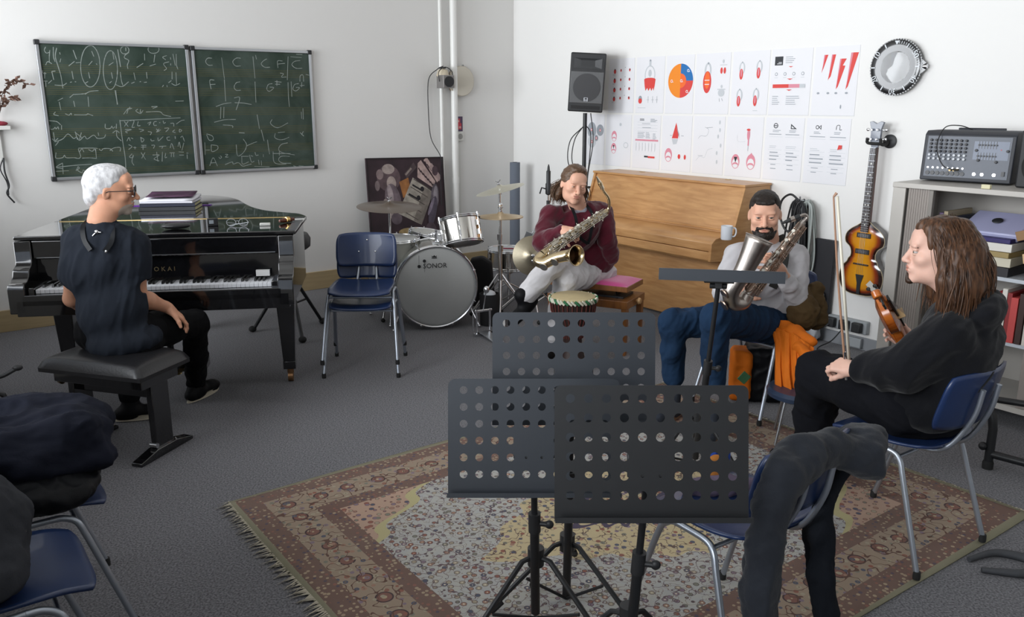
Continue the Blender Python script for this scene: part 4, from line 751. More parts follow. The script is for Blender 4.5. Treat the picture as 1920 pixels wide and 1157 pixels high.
# black padded drum throne behind the grand piano's bend
def throne():
    t = thing('drum_stool', 'black round padded stool on a tripod half hidden behind the grand piano', 'stool', (-1.66, 6.12, 0))
    mb = MB(); mb.lathe([(.0, .64), (.14, .64), (.165, .66), (.17, .72), (.15, .755), (0, .76)], n=32); mb.build('seat', LEATHER, t)
    mb = MB(); mb.cyl((0, 0, .25), (0, 0, .64), .016); mb.build('post', BLACKMETAL, t)
    for k in range(3):
        a = -1.1+2*PI*k/3; d = Vector((math.cos(a), math.sin(a), 0)); mb = MB(); mb.tube([d*.02+Vector((0, 0, .45)), d*.30+Vector((0, 0, .025))], .013); mb.tube([d*.02+Vector((0, 0, .22)), d*.17+Vector((0, 0, .235))], .008); lg = mb.build('leg', BLACKMETAL, t)
        mb = MB(); mb.ball(d*.31+Vector((0, 0, .024)), (.03, .03, .024)); mb.build('rubber_foot', RUBBER, lg)
throne()
# ------------------------------------------------------------------ piano bench (pianist)
def bench():
    t = thing('piano_bench', 'black leather piano bench on two slab legs under the pianist', 'bench', (-1.965, 3.96, 0), math.radians(-17))
    W, Dd = .60, .36
    mb = MB()
    def pad(u, v):
        x, y = (u-.5)*2, (v-.5)*2; r = min(1, (1-abs(x)**6)); q = (1-abs(x)**8)*(1-abs(y)**8)
        return (x*W/2, y*Dd/2, .445+.055*max(0, q)**.35+.012*(1-x*x)*(1-y*y))
    mb.grid(pad, 30, 22); mb.bx(-W/2+.002, W/2-.002, -Dd/2+.002, Dd/2-.002, .425, .447); mb.build('seat_pad', LEATHER, t, smooth=50)
    mb = MB(); mb.bx(-.26, .26, -.13, .13, .365, .425); mb.build('seat_frame', LACQ, t, bevel=.004)
    for s in (-1, 1):
        mb = MB(); mb.box((s*.235, 0, .205), (.035, .12, .33), taper=1); leg = mb.build('leg', LACQ, t, bevel=.004)
        mb = MB(); mb.prism([(-.19, 0), (-.19, .018), (-.07, .045), (.07, .045), (.19, .018), (.19, 0)], s*.235-.03, s*.235+.03, ax='x'); mb.build('foot_rail', LACQ, leg, bevel=.003)
        mb = MB(); mb.cyl((s*.235+.02*s, -.06, .06), (s*.235-.02*s, -.06, .06), .012, n=12); mb.build('bolt', CHROME, leg)
    mb = MB(); mb.bx(-.22, .22, -.025, .025, .29, .35); mb.build('stretcher', LACQ, t, bevel=.004)
    mb = MB(); mb.lathe([(.0, 0), (.022, .002), (.026, .02), (.015, .03), (.012, .05)], (-.34, -.02, .335), (1, 0, 0)); mb.build('height_knob', mat('knob_gold_dark', hx('5c4a2c'), .4), t)
bench()
# ------------------------------------------------------------------ school chairs
def chair_mesh(t, brace=True):
    mb = MB()
    def seat(u, v):
        x = (u-.5)*2; y = (v-.5)*2
        w = .20*(1-.10*(max(0, y))**3-.05*abs(y)**6)
        # v=0 front, v=1 rear
        z = .452-.010*(1-x*x)*(1-y*y)-.030*max(0, -y-.55)**1.5*2+.012*abs(x)**3+.012*max(0, y)**2
        cut = 1-abs(x)**5*.10
        return (x*w, y*.20*cut-.01, z)
    mb.grid(seat, 20, 20); mb.build('seat', CHAIRBLUE, t, smooth=60, solid=.011)
    mb = MB()
    def back(u, v):
        x = (u-.5)*2; y = (v-.5)*2; k = (1-abs(x)**6*.10); kk = 1-abs(y)**4*.10
        return (x*.20*kk, .235+.05*y*.5-.045*x*x+.03, .660+y*.11*k)
    mb.grid(back, 20, 12); bk = mb.build('backrest', CHAIRBLUE, t, smooth=60, solid=.011)
    for x, z in ((0, .72), (-.055, .645), (.055, .645)): mb = MB(); mb.ball((x, .258-.045*(x/.2)**2+.025*((z-.66)/.11)-.001, z), (.006, .003, .006), n=10, m=6); mb.build('screw', CHROME, bk)
    for s in (-1, 1):
        for nm, P in (('front_leg', [(s*.235, -.235, .014), (s*.212, -.125, .36), (s*.205, -.105, .41), (s*.200, -.07, .432), (s*.200, -.03, .436)]), ('rear_leg', [(s*.235, .235, .014), (s*.212, .125, .36), (s*.205, .105, .41), (s*.200, .07, .432), (s*.200, -.03, .436)])):
            mb = MB(); B = [Vector(P[0]), Vector(P[1])]+bez(P[1:], 5)[1:]; mb.tube(B, .0105, n=12); lg = mb.build('leg', CHAIRTUBE, t)
            mb = MB(); mb.lathe([(.013, 0), (.014, .012), (.0125, .03)], (P[0][0], P[0][1], 0), n=12); mb.build('rubber_foot', RUBBER, lg)
        P = [(s*.07, -.16, .428), (s*.07, .10, .428), (s*.068, .17, .44), (s*.062, .222, .49), (s*.056, .274, .60), (s*.055, .293, .705)]
        mb = MB(); mb.tube([Vector(P[0])]+bez(P[1:], 6), .0095, n=12); mb.build('back_tube', CHAIRTUBE, t)
    mb = MB(); mb.cyl((-.205, -.105, .405), (.205, -.105, .405), .007, mt=None); mb.cyl((-.205, .09, .415), (.205, .09, .415), .007); mb.build('cross_bar', CHAIRTUBE, t)
    return t
CHAIR0 = None
def chair(loc, face, label, group='blue school chairs', tilt=None):
    global CHAIR0
    if CHAIR0 is None:
        t = CHAIR0 = chair_mesh(thing('school_chair', label, 'chair', (0, 0, 0), 0, group))
    else: t = dup(CHAIR0); tag(t, label, 'chair', group)
    rz = math.atan2(face[0], -face[1]); t.location = loc; t.rotation_euler = (tilt or 0, 0, rz); return t
chair((-.962, 5.285, 0), (.03, -1), 'lower blue chair of the stack of two between piano and bass drum')
chair((-.962, 5.262, .088), (.03, -1), 'upper blue chair of the stack of two between piano and bass drum', tilt=math.radians(-1.5))
chair((1.375, 4.54, .013), (-.805, -.593), 'blue chair carrying the bearded man in the grey shirt')
chair((1.53, 3.05, .013), (-.57, .82), 'blue chair under the long-haired violinist in black', )
chair((.70, 2.40, .013), (-.55, .83), 'empty blue chair in front, dark coat draped over its backrest')


chair((-1.58, 2.51, 0), (.805, .593), 'blue chair at the left edge under a heap of dark jackets')
chair((-1.377, 2.02, 0), (.805, .593), 'blue chair at the bottom left corner holding a grey jacket')
def stool():
    t = thing('stool', 'low dark blue round stool half hidden behind the violinist\'s knee, under the orange jacket', 'stool', (1.47, 4.02, .013))
    mb = MB(); mb.lathe([(0, .235), (.15, .235), (.172, .245), (.175, .265), (.16, .282), (0, .286)], n=36); mb.build('seat', mat('stool_blue', hx('27344a'), .35), t)
    for k in range(4): a = .5+PI/2*k; mb = MB(); mb.cyl((.11*math.cos(a), .11*math.sin(a), .24), (.16*math.cos(a), .16*math.sin(a), 0), .007); mb.build('leg', STEEL, t)
stool()
def woodmat(name, a, b, scale=(1, 1, 12), rough=.38, coat=.15):
    m = bpy.data.materials.new(name); m.use_nodes = True; nt = m.node_tree; N = nt.nodes.new; Lk = nt.links.new; bs = nt.nodes['Principled BSDF']
    bs.inputs['Roughness'].default_value = rough; bs.inputs['Coat Weight'].default_value = coat; bs.inputs['Coat Roughness'].default_value = .2
    tc = N('ShaderNodeTexCoord'); mp = N('ShaderNodeMapping'); mp.inputs['Scale'].default_value = scale; n = N('ShaderNodeTexNoise'); n.inputs['Scale'].default_value = 4; n.inputs['Detail'].default_value = 7; n.inputs['Distortion'].default_value = .6
    Lk(tc.outputs['Object'], mp.inputs[0]); Lk(mp.outputs[0], n.inputs['Vector']); r = N('ShaderNodeValToRGB'); e = r.color_ramp.elements
    e[0].position = .3; e[0].color = (*hx(a), 1); e[1].position = .7; e[1].color = (*hx(b), 1); Lk(n.outputs['Fac'], r.inputs[0]); Lk(r.outputs[0], bs.inputs['Base Color']); return m
OAK = woodmat('light_oak', 'b08050', 'c99a66', (1.2, 1.2, 9)); DARKOAK = woodmat('bench_wood', '6b3f1c', '8c5a2a', (8, 1, 1))
# ------------------------------------------------------------------ upright piano
def upright():
    t = thing('upright_piano', 'light oak upright piano with closed lid against the right wall under the charts', 'piano'); t.matrix_world = RF(3.285, 0, 0); W = 1.66
    mb = MB(); mb.prism([(.03, .02), (.03, 1.085), (.295, 1.085), (.405, .745), (.405, .02)], .022, W-.022, ax='x'); mb.build('case', OAK, t, bevel=.003)
    side = [(.025, 0), (.025, 1.088), (.315, 1.088), (.42, .755), (.61, .735), (.655, .70), (.66, .57), (.42, .55), (.42, .06), (.46, .05), (.46, 0)]
    for x in (0, W-.024): mb = MB(); mb.prism(side, x, x+.024, ax='x'); mb.build('side_panel', OAK, t, bevel=.003)
    mb = MB(); mb.bx(-.004, W+.004, .015, .325, 1.088, 1.106); mb.build('top_lid', OAK, t, bevel=.003)
    mb = MB(); mb.prism([(.405, .735), (.405, .75), (.61, .728), (.64, .70), (.64, .64), (.405, .64)], .026, W-.026, ax='x'); mb.build('key_lid', OAK, t, bevel=.004)
    mb = MB(); mb.prism([(.405, .555), (.405, .636), (.645, .636), (.645, .575), (.62, .555)], .026, W-.026, ax='x'); mb.build('key_bed', OAK, t, bevel=.004)
    mb = MB(); mb.bx(.026, W-.026, .398, .412, .76, .775); mb.build('ledge', OAK, t, bevel=.002)
    for x in (W-.36, .36): mb = MB(); mb.bx(x-.02, x+.02, .06, .09, 1.1065, 1.11); mb.build('lid_hinge', BRASS, t)
upright()
def mug():
    t = thing('mug', 'plain white mug standing on the closed key lid of the oak piano', 'mug'); t.matrix_world = RF(3.34, .565, .7345) @ Matrix.Rotation(.9, 4, 'Z')
    mb = MB(); mb.lathe([(.0, 0), (.036, 0), (.040, .006), (.042, .10), (.0385, .10), (.036, .01), (0, .008)], n=30, cap=False); mb.build('cup', mat('mug_white', hx('e6ebf2'), .15, coat=.3), t)
    mb = MB(); mb.tube(bez([(-.039, 0, .085), (-.062, 0, .08), (-.068, 0, .05), (-.058, 0, .025), (-.04, 0, .02)], 6), .0055); mb.build('handle', MATS['mug_white'], t)
mug()
def bench2():
    ax = (D2*(-.9)+NR*.43).normalized(); yy = Vector((0, 0, 1)).cross(ax); c = R(2.93, 1.44, 0)
    t = thing('piano_bench', 'wooden piano bench with pink cushion under the man in the red sweater', 'bench'); t.matrix_world = frameM(c, ax)
    mb = MB(); mb.bx(-.29, .29, -.16, .16, .445, .482); mb.build('seat_board', DARKOAK, t, bevel=.003)
    mb = MB()
    def pad(u, v): x, y = (u-.5)*2, (v-.5)*2; return (x*.285, y*.157, .4825+.022*(1-x**8)*(1-y**8))
    mb.grid(pad, 16, 12); mb.bx(-.285, .285, -.157, .157, .481, .484); mb.build('pink_cushion', mat('pink_velvet', hx('c93a86'), .9, sheen=.5, bump=(120, .2)), t)['label'] = 'bright pink cushion'
    mb = MB(); mb.bx(-.30, .30, -.175, .175, .33, .385); mb.build('lower_frame', DARKOAK, t, bevel=.003)
    mb = MB()
    for s in (-1, 1): mb.cyl((s*.2, -.1, .385), (s*.1, .1, .445), .008); mb.cyl((s*.1, -.1, .445), (s*.2, .1, .385), .008)
    mb.bx(-.24, .24, -.1, .1, .386, .40); mb.build('lift_mechanism', BLACKMETAL, t)
    for sx in (-1, 1):
        for sy in (-1, 1): mb = MB(); mb.box((sx*.275, sy*.15, .165), (.042, .042, .33), taper=.8); mb.build('leg', DARKOAK, t, bevel=.003)
        mb = MB(); mb.lathe([(.0, .035), (.02, .033), (.024, .018), (.012, .008), (.01, 0)], (sx*.30, .0, .36), (sx, 0, 0)); mb.build('knob', mat('knob_wood', hx('b89060'), .4), t)
bench2()
def djembe():
    t = thing('djembe', 'djembe hand drum with green and white rope collar in front of the wooden bench', 'drum', (.392, 5.22, 0))
    mb = MB(); mb.lathe([(.10, 0), (.095, .02), (.065, .16), (.06, .21), (.10, .30), (.138, .40), (.145, .475)], n=36); mb.build('shell', mat('djembe_shell', hx('2a1a16'), .5), t)
    mb = MB(); mb.lathe([(0, .502), (.125, .500), (.140, .494), (.144, .48)], n=36, cap=False); mb.build('skin', mat('djembe_skin', hx('bfae86'), .7, var=(9, .15)), t)
    G = mat('rope_green', hx('2f6b45'), .8); Wm = mat('rope_white', hx('c9c6b4'), .8); mb = MB()
    for k in range(40): a = 2*PI*k/40; b = a+2*PI/40*1.2; mb.tube([(.151*math.cos(a), .151*math.sin(a), .490), (.155*math.cos((a+b)/2), .155*math.sin((a+b)/2), .477), (.151*math.cos(b), .151*math.sin(b), .464)], .0075, (G, Wm, Wm)[k % 3], n=6)
    mb.build('rope_collar', None, t); mb = MB()
    for k in range(30): a = 2*PI*k/30; mb.tube([(.149*math.cos(a), .149*math.sin(a), .46), (.142*math.cos(a), .142*math.sin(a), .40), (.066*math.cos(a+.1), .066*math.sin(a+.1), .22)], .0035, n=5)
    mb.build('cords', mat('cord_red', hx('5f2a24'), .8), t)
djembe()
# ------------------------------------------------------------------ PA speaker on stand
def speaker():
    P = Vector((.655, 7.70, 0)); t = thing('speaker_stand', 'black tripod speaker stand behind the man in the red sweater', 'stand', P)
    mb = MB(); mb.cyl((0, 0, .12), (0, 0, .95), .024); mb.build('lower_tube', BLACKMETAL, t); mb = MB(); mb.cyl((0, 0, .9), (0, 0, 1.60), .0185); mb.build('upper_tube', BLACKMETAL, t)
    mb = MB(); mb.lathe([(.03, 0), (.034, .02), (.034, .07), (.028, .09)], (0, 0, .9)); mb.lathe([(.03, 0), (.04, .01), (.04, .06), (.03, .07)], (0, 0, .42)); mb.cyl((.03, 0, .94), (.075, 0, .94), .01); mb.build('collar', BLACKPLASTIC, t)
    for k in range(3): a = PI/2+2*PI*k/3+.3; d = Vector((math.cos(a), math.sin(a), 0)); mb = MB(); mb.tube([d*.035+Vector((0, 0, .45)), d*.20+Vector((0, 0, .02))], .012); mb.tube([d*.03+Vector((0, 0, .14)), d*.11+Vector((0, 0, .225))], .008); mb.build('leg', BLACKMETAL, t)
    s = thing('loudspeaker', 'black loudspeaker with silver badge high on its stand beside the charts', 'speaker')
    s.matrix_world = Matrix.Translation(P+Vector((.0, 0, 1.617))) @ Matrix.Rotation(math.radians(-6), 4, 'Z') @ Matrix.Rotation(math.radians(3), 4, 'Y') @ Matrix.Rotation(math.radians(3), 4, 'X')
    w_, d_, h_ = .31, .26, .50; mb = MB(); mb.prism([(-w_/2, -d_/2), (w_/2, -d_/2), (w_/2*.72, d_/2), (-w_/2*.72, d_/2)], 0, h_); mb.build('speaker_box', BLACKPLASTIC, s, bevel=.012)
    mb = MB(); mb.bx(-w_/2+.012, w_/2-.012, -d_/2-.006, -d_/2+.002, .075, .345); mb.build('grille', mat('grille_grey', (.11, .112, .115), .45, .5, bump=(900, .6, .001)), s, bevel=.004)
    mb = MB(); mb.prism([(-w_/2+.015, .365), (w_/2-.015, .365), (w_/2-.03, .465), (-w_/2+.03, .465)], -d_/2-.004, -d_/2+.001, ax='y'); mb.build('horn_frame', BLACKPLASTIC, s)
    mb = MB(); mb.add([(-.12, -d_/2-.006, .37), (.12, -d_/2-.006, .37), (.12, -d_/2-.006, .455), (-.12, -d_/2-.006, .455), (-.03, -d_/2-.003, .395), (.03, -d_/2-.003, .395), (.03, -d_/2-.003, .43), (-.03, -d_/2-.003, .43)], [(0, 1, 5, 4), (1, 2, 6, 5), (2, 3, 7, 6), (3, 0, 4, 7), (4, 5, 6, 7)]); mb.build('horn', mat('horn_dark', (.02, .021, .023), .25), s, smooth=0)
    mb = MB(); mb.lathe([(.0, .0), (.115, -.002), (.118, .004)], (0, -d_/2-.007, .21), (0, -1, 0), n=36); mb.build('woofer_ring', mat('woofer_shade', (.03, .03, .033), .4), s)
    mb = MB(); mb.box((0, -d_/2-.010, .108), (.036, .004, .034)); mb.build('badge', mat('badge_silver', hx('b9bcc2'), .3, .4), s, bevel=.002)
    mb = MB(); mb.box((0, -d_/2-.0125, .114), (.022, .001, .014)); mb.box((0, -d_/2-.0125, .098), (.024, .001, .006)); mb.build('badge_mark', BLACKPLASTIC, s)
    mb = MB(); mb.bx(-w_/2+.03, w_/2-.03, -d_/2-.003, -d_/2, .025, .055); mb.build('port', mat('port_black', (.004, .004, .005), .6), s)
    for i, (pp, lb) in enumerate((([(.05, -.0, 1.60), (.075, -.02, 1.35), (.03, -.03, 1.0), (.045, -.02, .6), (.02, -.05, .1)], 'black cable running straight down from the loudspeaker'),
        ([(-.03, -.02, 1.47), (-.13, -.03, 1.36), (-.15, -.04, 1.18), (-.08, -.04, .98), (-.05, -.03, .7), (-.1, -.05, .02)], 'outer loop of black cable left of the speaker pole'),
        ([(-.02, -.02, 1.48), (-.09, -.03, 1.37), (-.115, -.04, 1.2), (-.07, -.04, 1.02), (-.03, -.03, .7), (-.05, -.05, .02)], 'inner loop of black cable left of the speaker pole'),
        ([(.0, -.025, 1.50), (.05, -.03, 1.42), (.045, -.03, 1.2), (.02, -.03, .9), (.05, -.03, .5), (.1, -.04, .02)], 'black cable knotted round the pole just under the loudspeaker'))):
        mb = MB(); mb.tube([P+Vector(q) for q in bez(pp, 8)], .0045, n=8); tag(mb.build('speaker_cable', CABLE), lb, 'cable', None)
speaker()
# foam roll in the corner
t = thing('foam_roll', 'tall grey foam roll standing in the room corner', 'roll'); t.matrix_world = Matrix.Translation((.03, 8.62, 0))
mb = MB(); mb.cyl((0, 0, 0), (0, 0, 1.10), .052, n=24); mb.build('roll_body', mat('foam_grey', hx('6d7480'), .9, bump=(80, .2)), t)
mb = MB(); mb.lathe([(.022, 0), (.022, .003)], (0, 0, 1.10), n=20); mb.build('hollow_end', mat('foam_dark', hx('2e3238'), .9), t)
# ------------------------------------------------------------------ drums
SHELL = mat('drum_shell_silver', hx('a9a9a4'), .3, .75, var=(3, .1)); SHELLC = mat('drum_chrome', (.72, .70, .66), .13, 1, var=(5, .1)); HEAD = mat('drum_head', hx('b4b6b5'), .42, var=(2.5, .07)); CYM = mat('cymbal_bronze', (.34, .30, .22), .32, .95, bump=(60, .1)); CYMT = mat('cymbal_tan', (.62, .48, .31), .4, .7); CYMD = mat('cymbal_dark', (.17, .13, .10), .3, .9); CYML = mat('cymbal_pale', (.62, .60, .50), .35, .8)
def drum(t, M, r, h, shell, head, lugs=8, hoop=.012, bottom=True):
    """drum along local z of M, top at z=h"""
    def B(nm, mb, mt, par=t):
        return mb.build(nm, mt, par)
    mb = MB(); mb.M = M; mb.lathe([(r, .012), (r, h-.012)], n=48, cap=False); B('shell', mb, shell)
    for z, nm in ((h, 'batter_head'), (0, 'resonant_head')):
        mb = MB(); mb.M = M; s = 1 if z else -1; mb.lathe([(0, z+s*.002), (r*.93, z+s*.003), (r+.002, z-s*.008)], n=48, cap=False); B(nm, mb, head)
        mb = MB(); mb.M = M; mb.tube([((r+.006)*math.cos(a), (r+.006)*math.sin(a), z) for a in [2*PI*k/48 for k in range(48)]], hoop/2, closed=True, n=8); mb.tube([((r+.008)*math.cos(a), (r+.008)*math.sin(a), z-s*.012) for a in [2*PI*k/48 for k in range(48)]], hoop/2, closed=True, n=8); B('hoop', mb, CHROME)
    for k in range(lugs):
        a = 2*PI*(k+.5)/lugs; mb = MB(); mb.M = M @ Matrix.Rotation(a, 4, 'Z'); mb.box((r+.010, 0, h*.5+.035), (.02, .016, .04)); mb.box((r+.010, 0, h*.5-.035), (.02, .016, .04)); mb.cyl((r+.016, 0, .0), (r+.016, 0, h), .003, n=6)
        mb.cyl((r+.016, 0, h-.01), (r+.016, 0, h+.014), .006, n=6); B('lug', mb, CHROME)
def drums():
    G = 'drum kit pieces'
    n = Vector((.22, -.975, 0)).normalized(); t = thing('bass_drum', 'large silver bass drum with plain grey front head lettered SONOR', 'drum', (-.575, 6.20, 0))
    M = Matrix.Translation((0, 0, .335)) @ n.to_track_quat('Z', 'Y').to_matrix().to_4x4() @ Matrix.Translation((0, 0, -.38))
    drum(t, M, .305, .38, SHELL, HEAD, 8, .02)
    F = frameM(Vector((0, 0, .335))+n*.0062, Vector((n.y*-1, n.x, 0)), zdir=n)   # x right, y up
    F = Matrix((Vector((-n.y, n.x, 0)), Vector((0, 0, 1)), n)).transposed().to_4x4(); F.translation = Vector((0, 0, .335))+n*.006
    K = mat('print_black', (.02, .02, .022), .5); mb = MB(); text_mb(mb, 'SONOR', .052, F @ Matrix.Translation((-.005, .165, 0)), K, extrude=.0004); mb.M = F; mb.add([(-.03, .222, .0006), (.01, .222, .0006), (.01, .228, .0006), (-.03, .228, .0006)], [(0, 1, 2, 3)], K); mb.add([(-.026, .231, .0006), (.006, .231, .0006), (.010, .245, .0006), (.001, .237, .0006), (-.010, .247, .0006), (-.021, .237, .0006), (-.030, .245, .0006)], [(0, 1, 2, 3, 4, 5, 6)], K); mb.M = Matrix()
    for x, y, d in ((-.085, .205, 1), (-.125, .165, -1)):
        mb.M = F; mb.add([(x+.0125*math.cos(2*PI*k/16), y+.0125*math.sin(2*PI*k/16), .0006) for k in range(16)], [tuple(range(16))], K)
    mb.M = F; mb.add([(-.086, .12, .0006), (-.084, .12, .0006), (-.084, .19, .0006), (-.086, .19, .0006)], [(0, 1, 2, 3)], K); mb.add([(-.126, .18, .0006), (-.124, .18, .0006), (-.124, .25, .0006), (-.126, .25, .0006)], [(0, 1, 2, 3)], K)
    mb.M = Matrix(); mb.build('head_print', None, t, smooth=0)
    for s in (-1, 1): d = Vector((-n.y, n.x, 0))*s; mb = MB(); mb.tube([d*.25+Vector((0, 0, .2))-n*.08, d*.33+Vector((0, 0, .012))-n*.0], .007); mb.ball(d*.33+Vector((0, 0, .012)), .011); mb.build('spur', CHROME, t)
    mb = MB(); mb.cyl(-n*.16+Vector((.03, 0, .64)), -n*.16+Vector((.03, 0, .75)), .012); mb.ball(-n*.16+Vector((.0, 0, .71)), .022); mb.ball(-n*.16+Vector((.06, 0, .71)), .022); mb.cyl(-n*.16+Vector((-.03, 0, .71)), -n*.16+Vector((.16, 0, .73)), .008); mb.box(-n*.16+Vector((.03, 0, .65)), (.06, .05, .02)); mb.build('tom_mount', CHROME, t, bevel=.002)
    # rack tom
    t = thing('rack_tom', 'shiny chrome tom drum tilted above the bass drum', 'drum', (-.375, 6.33, .645)); M = Matrix.Rotation(math.radians(-17), 4, 'X') @ Matrix.Rotation(math.radians(-9), 4, 'Y') @ Matrix.Translation((0, 0, 0)); drum(t, M, .152, .20, SHELLC, HEAD, 6)
    mb = MB(); mb.M = M; mb.box((-.17, .02, .09), (.03, .06, .08)); mb.cyl((-.17, .02, .09), (-.20, .02, -.02), .011); mb.build('mount_bracket', CHROME, t)
    # floor tom
    t = thing('floor_tom', 'silver floor tom on legs behind the stack of blue chairs', 'drum', (-.935, 6.52, 0)); drum(t, Matrix.Translation((0, 0, .24)), .20, .42, SHELL, HEAD, 6)
    for k in range(3): a = .5+2*PI*k/3; mb = MB(); d = Vector((math.cos(a), math.sin(a), 0)); mb.tube([d*.225+Vector((0, 0, .5)), d*.225+Vector((0, 0, .12)), d*.26+Vector((0, 0, .012))], .006); mb.ball(d*.26+Vector((0, 0, .012)), .011); mb.build('leg', CHROME, t)
    # snare on stand behind bass drum
    t = thing('snare_drum', 'dark shelled snare drum with pale head between floor tom and chrome tom', 'drum', (-.70, 6.88, 0)); M = Matrix.Translation((0, 0, .52)) @ Matrix.Rotation(math.radians(10), 4, 'Y'); drum(t, M, .165, .13, mat('snare_black', (.02, .02, .022), .3), mat('snare_head', hx('c9cac6'), .5), 8)
    mb = MB(); mb.cyl((0, 0, .1), (0, 0, .46), .012)
    for k in range(3): a = 2*PI*k/3; d = Vector((math.cos(a), math.sin(a), 0)); mb.tube([(0, 0, .46), d*.17+Vector((0, 0, .50-.03*d.x)), d*.19+Vector((0, 0, .54-.03*d.x))], .006); mb.tube([(0, 0, .22), d*.22+Vector((0, 0, .012))], .006)
    mb.build('snare_stand', CHROME, t)
    # cymbals
    def cymbal(name, label, base, z, r, mt, tilt=(0, 0), bell=.16, legs=True, lean=None):
        t = thing(name, label, 'cymbal', base); Q = Matrix.Translation((0, 0, z)) @ Matrix.Rotation(tilt[0], 4, 'X') @ Matrix.Rotation(tilt[1], 4, 'Y')
        mb = MB(); mb.M = Q; mb.lathe([(.004, .022), (r*bell*.6, .018), (r*bell, .006), (r*.55, -.004), (r, -.020), (r, -.0215), (r*.55, -.006), (r*bell, .004), (.004, .02)], n=56, cap=False); mb.build('cymbal_plate', mt, t, smooth=60)
        mb = MB(); mb.M = Q; mb.cyl((0, 0, -.06), (0, 0, .05), .0045); mb.lathe([(.014, .022), (.014, .03), (.006, .034)], n=12); mb.tube([(-.02, 0, .058), (-.008, 0, .045), (.008, 0, .045), (.02, 0, .058)], .004, n=6); mb.build('wing_nut', CHROME, t)
        return t, Q
    def tripod(t, h, z0=.32, rad=.27, rot=0, pole=.011, two=True):
        mb = MB(); mb.cyl((0, 0, .08), (0, 0, h*.62), pole+.002); mb.cyl((0, 0, h*.6), (0, 0, h), pole-.002); mb.lathe([(.02, 0), (.022, .05), (.014, .055)], (0, 0, h*.6)); mb.ball((0, 0, h), .017); mb.build('pole', CHROME, t)
        for k in range(3):
            a = rot+2*PI*k/3; d = Vector((math.cos(a), math.sin(a), 0)); mb = MB(); mb.tube([d*.02+Vector((0, 0, z0)), d*rad*.98+Vector((0, 0, .03))], .007); mb.tube([d*.015+Vector((0, 0, .10)), d*rad*.5+Vector((0, 0, .03+(z0-.03)*.5))], .005); lg = mb.build('leg', CHROME, t)
            mb = MB(); mb.ball(d*rad+Vector((0, 0, .016)), (.018, .018, .016)); mb.build('rubber_foot', RUBBER, lg)
    t, _ = cymbal('ride_cymbal', 'dark brown ride cymbal in front of the leaning painting', (-.985, 6.72, 0), .90, .26, CYMD, (math.radians(4), math.radians(2))); tripod(t, .87, rad=.3, rot=.4)
    t, _ = cymbal('crash_cymbal', 'pale crash cymbal tilted high above the hi-hat', (-.10, 6.78, 0), 1.03, .20, CYML, (math.radians(2), math.radians(-14))); tripod(t, 1.0, rad=.27, rot=1.6)
    t, _ = cymbal('hi_hat', 'flat tan hi-hat cymbals right of the chrome tom', (-.09, 6.52, 0), .845, .178, CYMT, (0, 0)); tripod(t, .92, rad=.26, rot=.5)
    mb = MB(); mb.lathe([(.004, -.03), (.178*.5, -.022), (.178, -.008), (.178, -.0065), (.178*.5, -.018), (.004, -.025)], (0, 0, .835-.0), n=48, cap=False); mb.build('bottom_cymbal', CYMT, t)
    mb = MB(); mb.box((0, -.18, .03), (.075, .26, .012), rot=Matrix.Rotation(math.radians(8), 4, 'X')); mb.box((0, -.05, .02), (.09, .03, .03)); mb.cyl((.0, -.06, .03), (0, -.01, .25), .004); mb.build('foot_pedal', CHROME, t, bevel=.003)
    t, _ = cymbal('cymbal', 'bronze cymbal turned on edge beside the red-sweatered man\'s saxophone', (.165, 6.62, 0), .50, .160, CYM, (math.radians(80), math.radians(4))); tripod(t, .46, z0=.26, rad=.27, rot=.7)
    # low snare behind
    t = thing('snare_drum', 'chrome snare drum standing low on the floor behind the hi-hat stand', 'drum', (-.03, 7.35, 0)); drum(t, Matrix.Translation((0, 0, .26)), .178, .17, SHELLC, mat('snare_head2', hx('c4c8cc'), .5), 8)
    mb = MB(); mb.cyl((0, 0, .04), (0, 0, .24), .014)
    for k in range(3): a = .5+2*PI*k/3; d = Vector((math.cos(a), math.sin(a), 0)); mb.tube([(0, 0, .2), d*.18+Vector((0, 0, .25)), d*.20+Vector((0, 0, .29))], .006); mb.tube([(0, 0, .12), d*.2+Vector((0, 0, .012))], .006)
    mb.build('snare_stand', CHROME, t)
    mb = MB(); mb.tube([(-.10, 7.27, .448), (.10, 7.22, .452), (.36, 7.16, .458), (.40, 7.15, .459)], [.0065, .0065, .006, .003], n=8); tag(mb.build('drumstick', mat('stick_red', hx('8c1f3c'), .4)), 'dark red drumstick lying across the low chrome snare', 'drumstick')
    # bass drum pedal at the right, bags
    t = thing('drum_pedal', 'chrome bass drum pedal on the floor right of the bass drum', 'pedal', (-.20, 6.02, 0), .5)
    mb = MB(); mb.box((0, -.10, .018), (.08, .26, .010), rot=Matrix.Rotation(math.radians(5), 4, 'X')); mb.build('footboard', STEEL, t, bevel=.003)
    mb = MB(); mb.cyl((-.055, .03, 0), (-.055, .03, .20), .008); mb.cyl((.055, .03, 0), (.055, .03, .20), .008); mb.cyl((-.07, .03, .19), (.07, .03, .19), .009); mb.box((0, .03, .01), (.15, .05, .02)); mb.cyl((-.085, .03, .17), (-.085, .03, .04), .005); mb.build('pedal_frame', CHROME, t)
    mb = MB(); mb.cyl((0, .03, .19), (-.02, -.06, .36), .004); mb.ball((-.02, -.065, .37), (.022, .022, .028)); mb.build('beater', CHROME, t)
    t = thing('bucket', 'small black cloth bag with white paper on top beside the hi-hat', 'bag', (-.175, 6.36, 0))
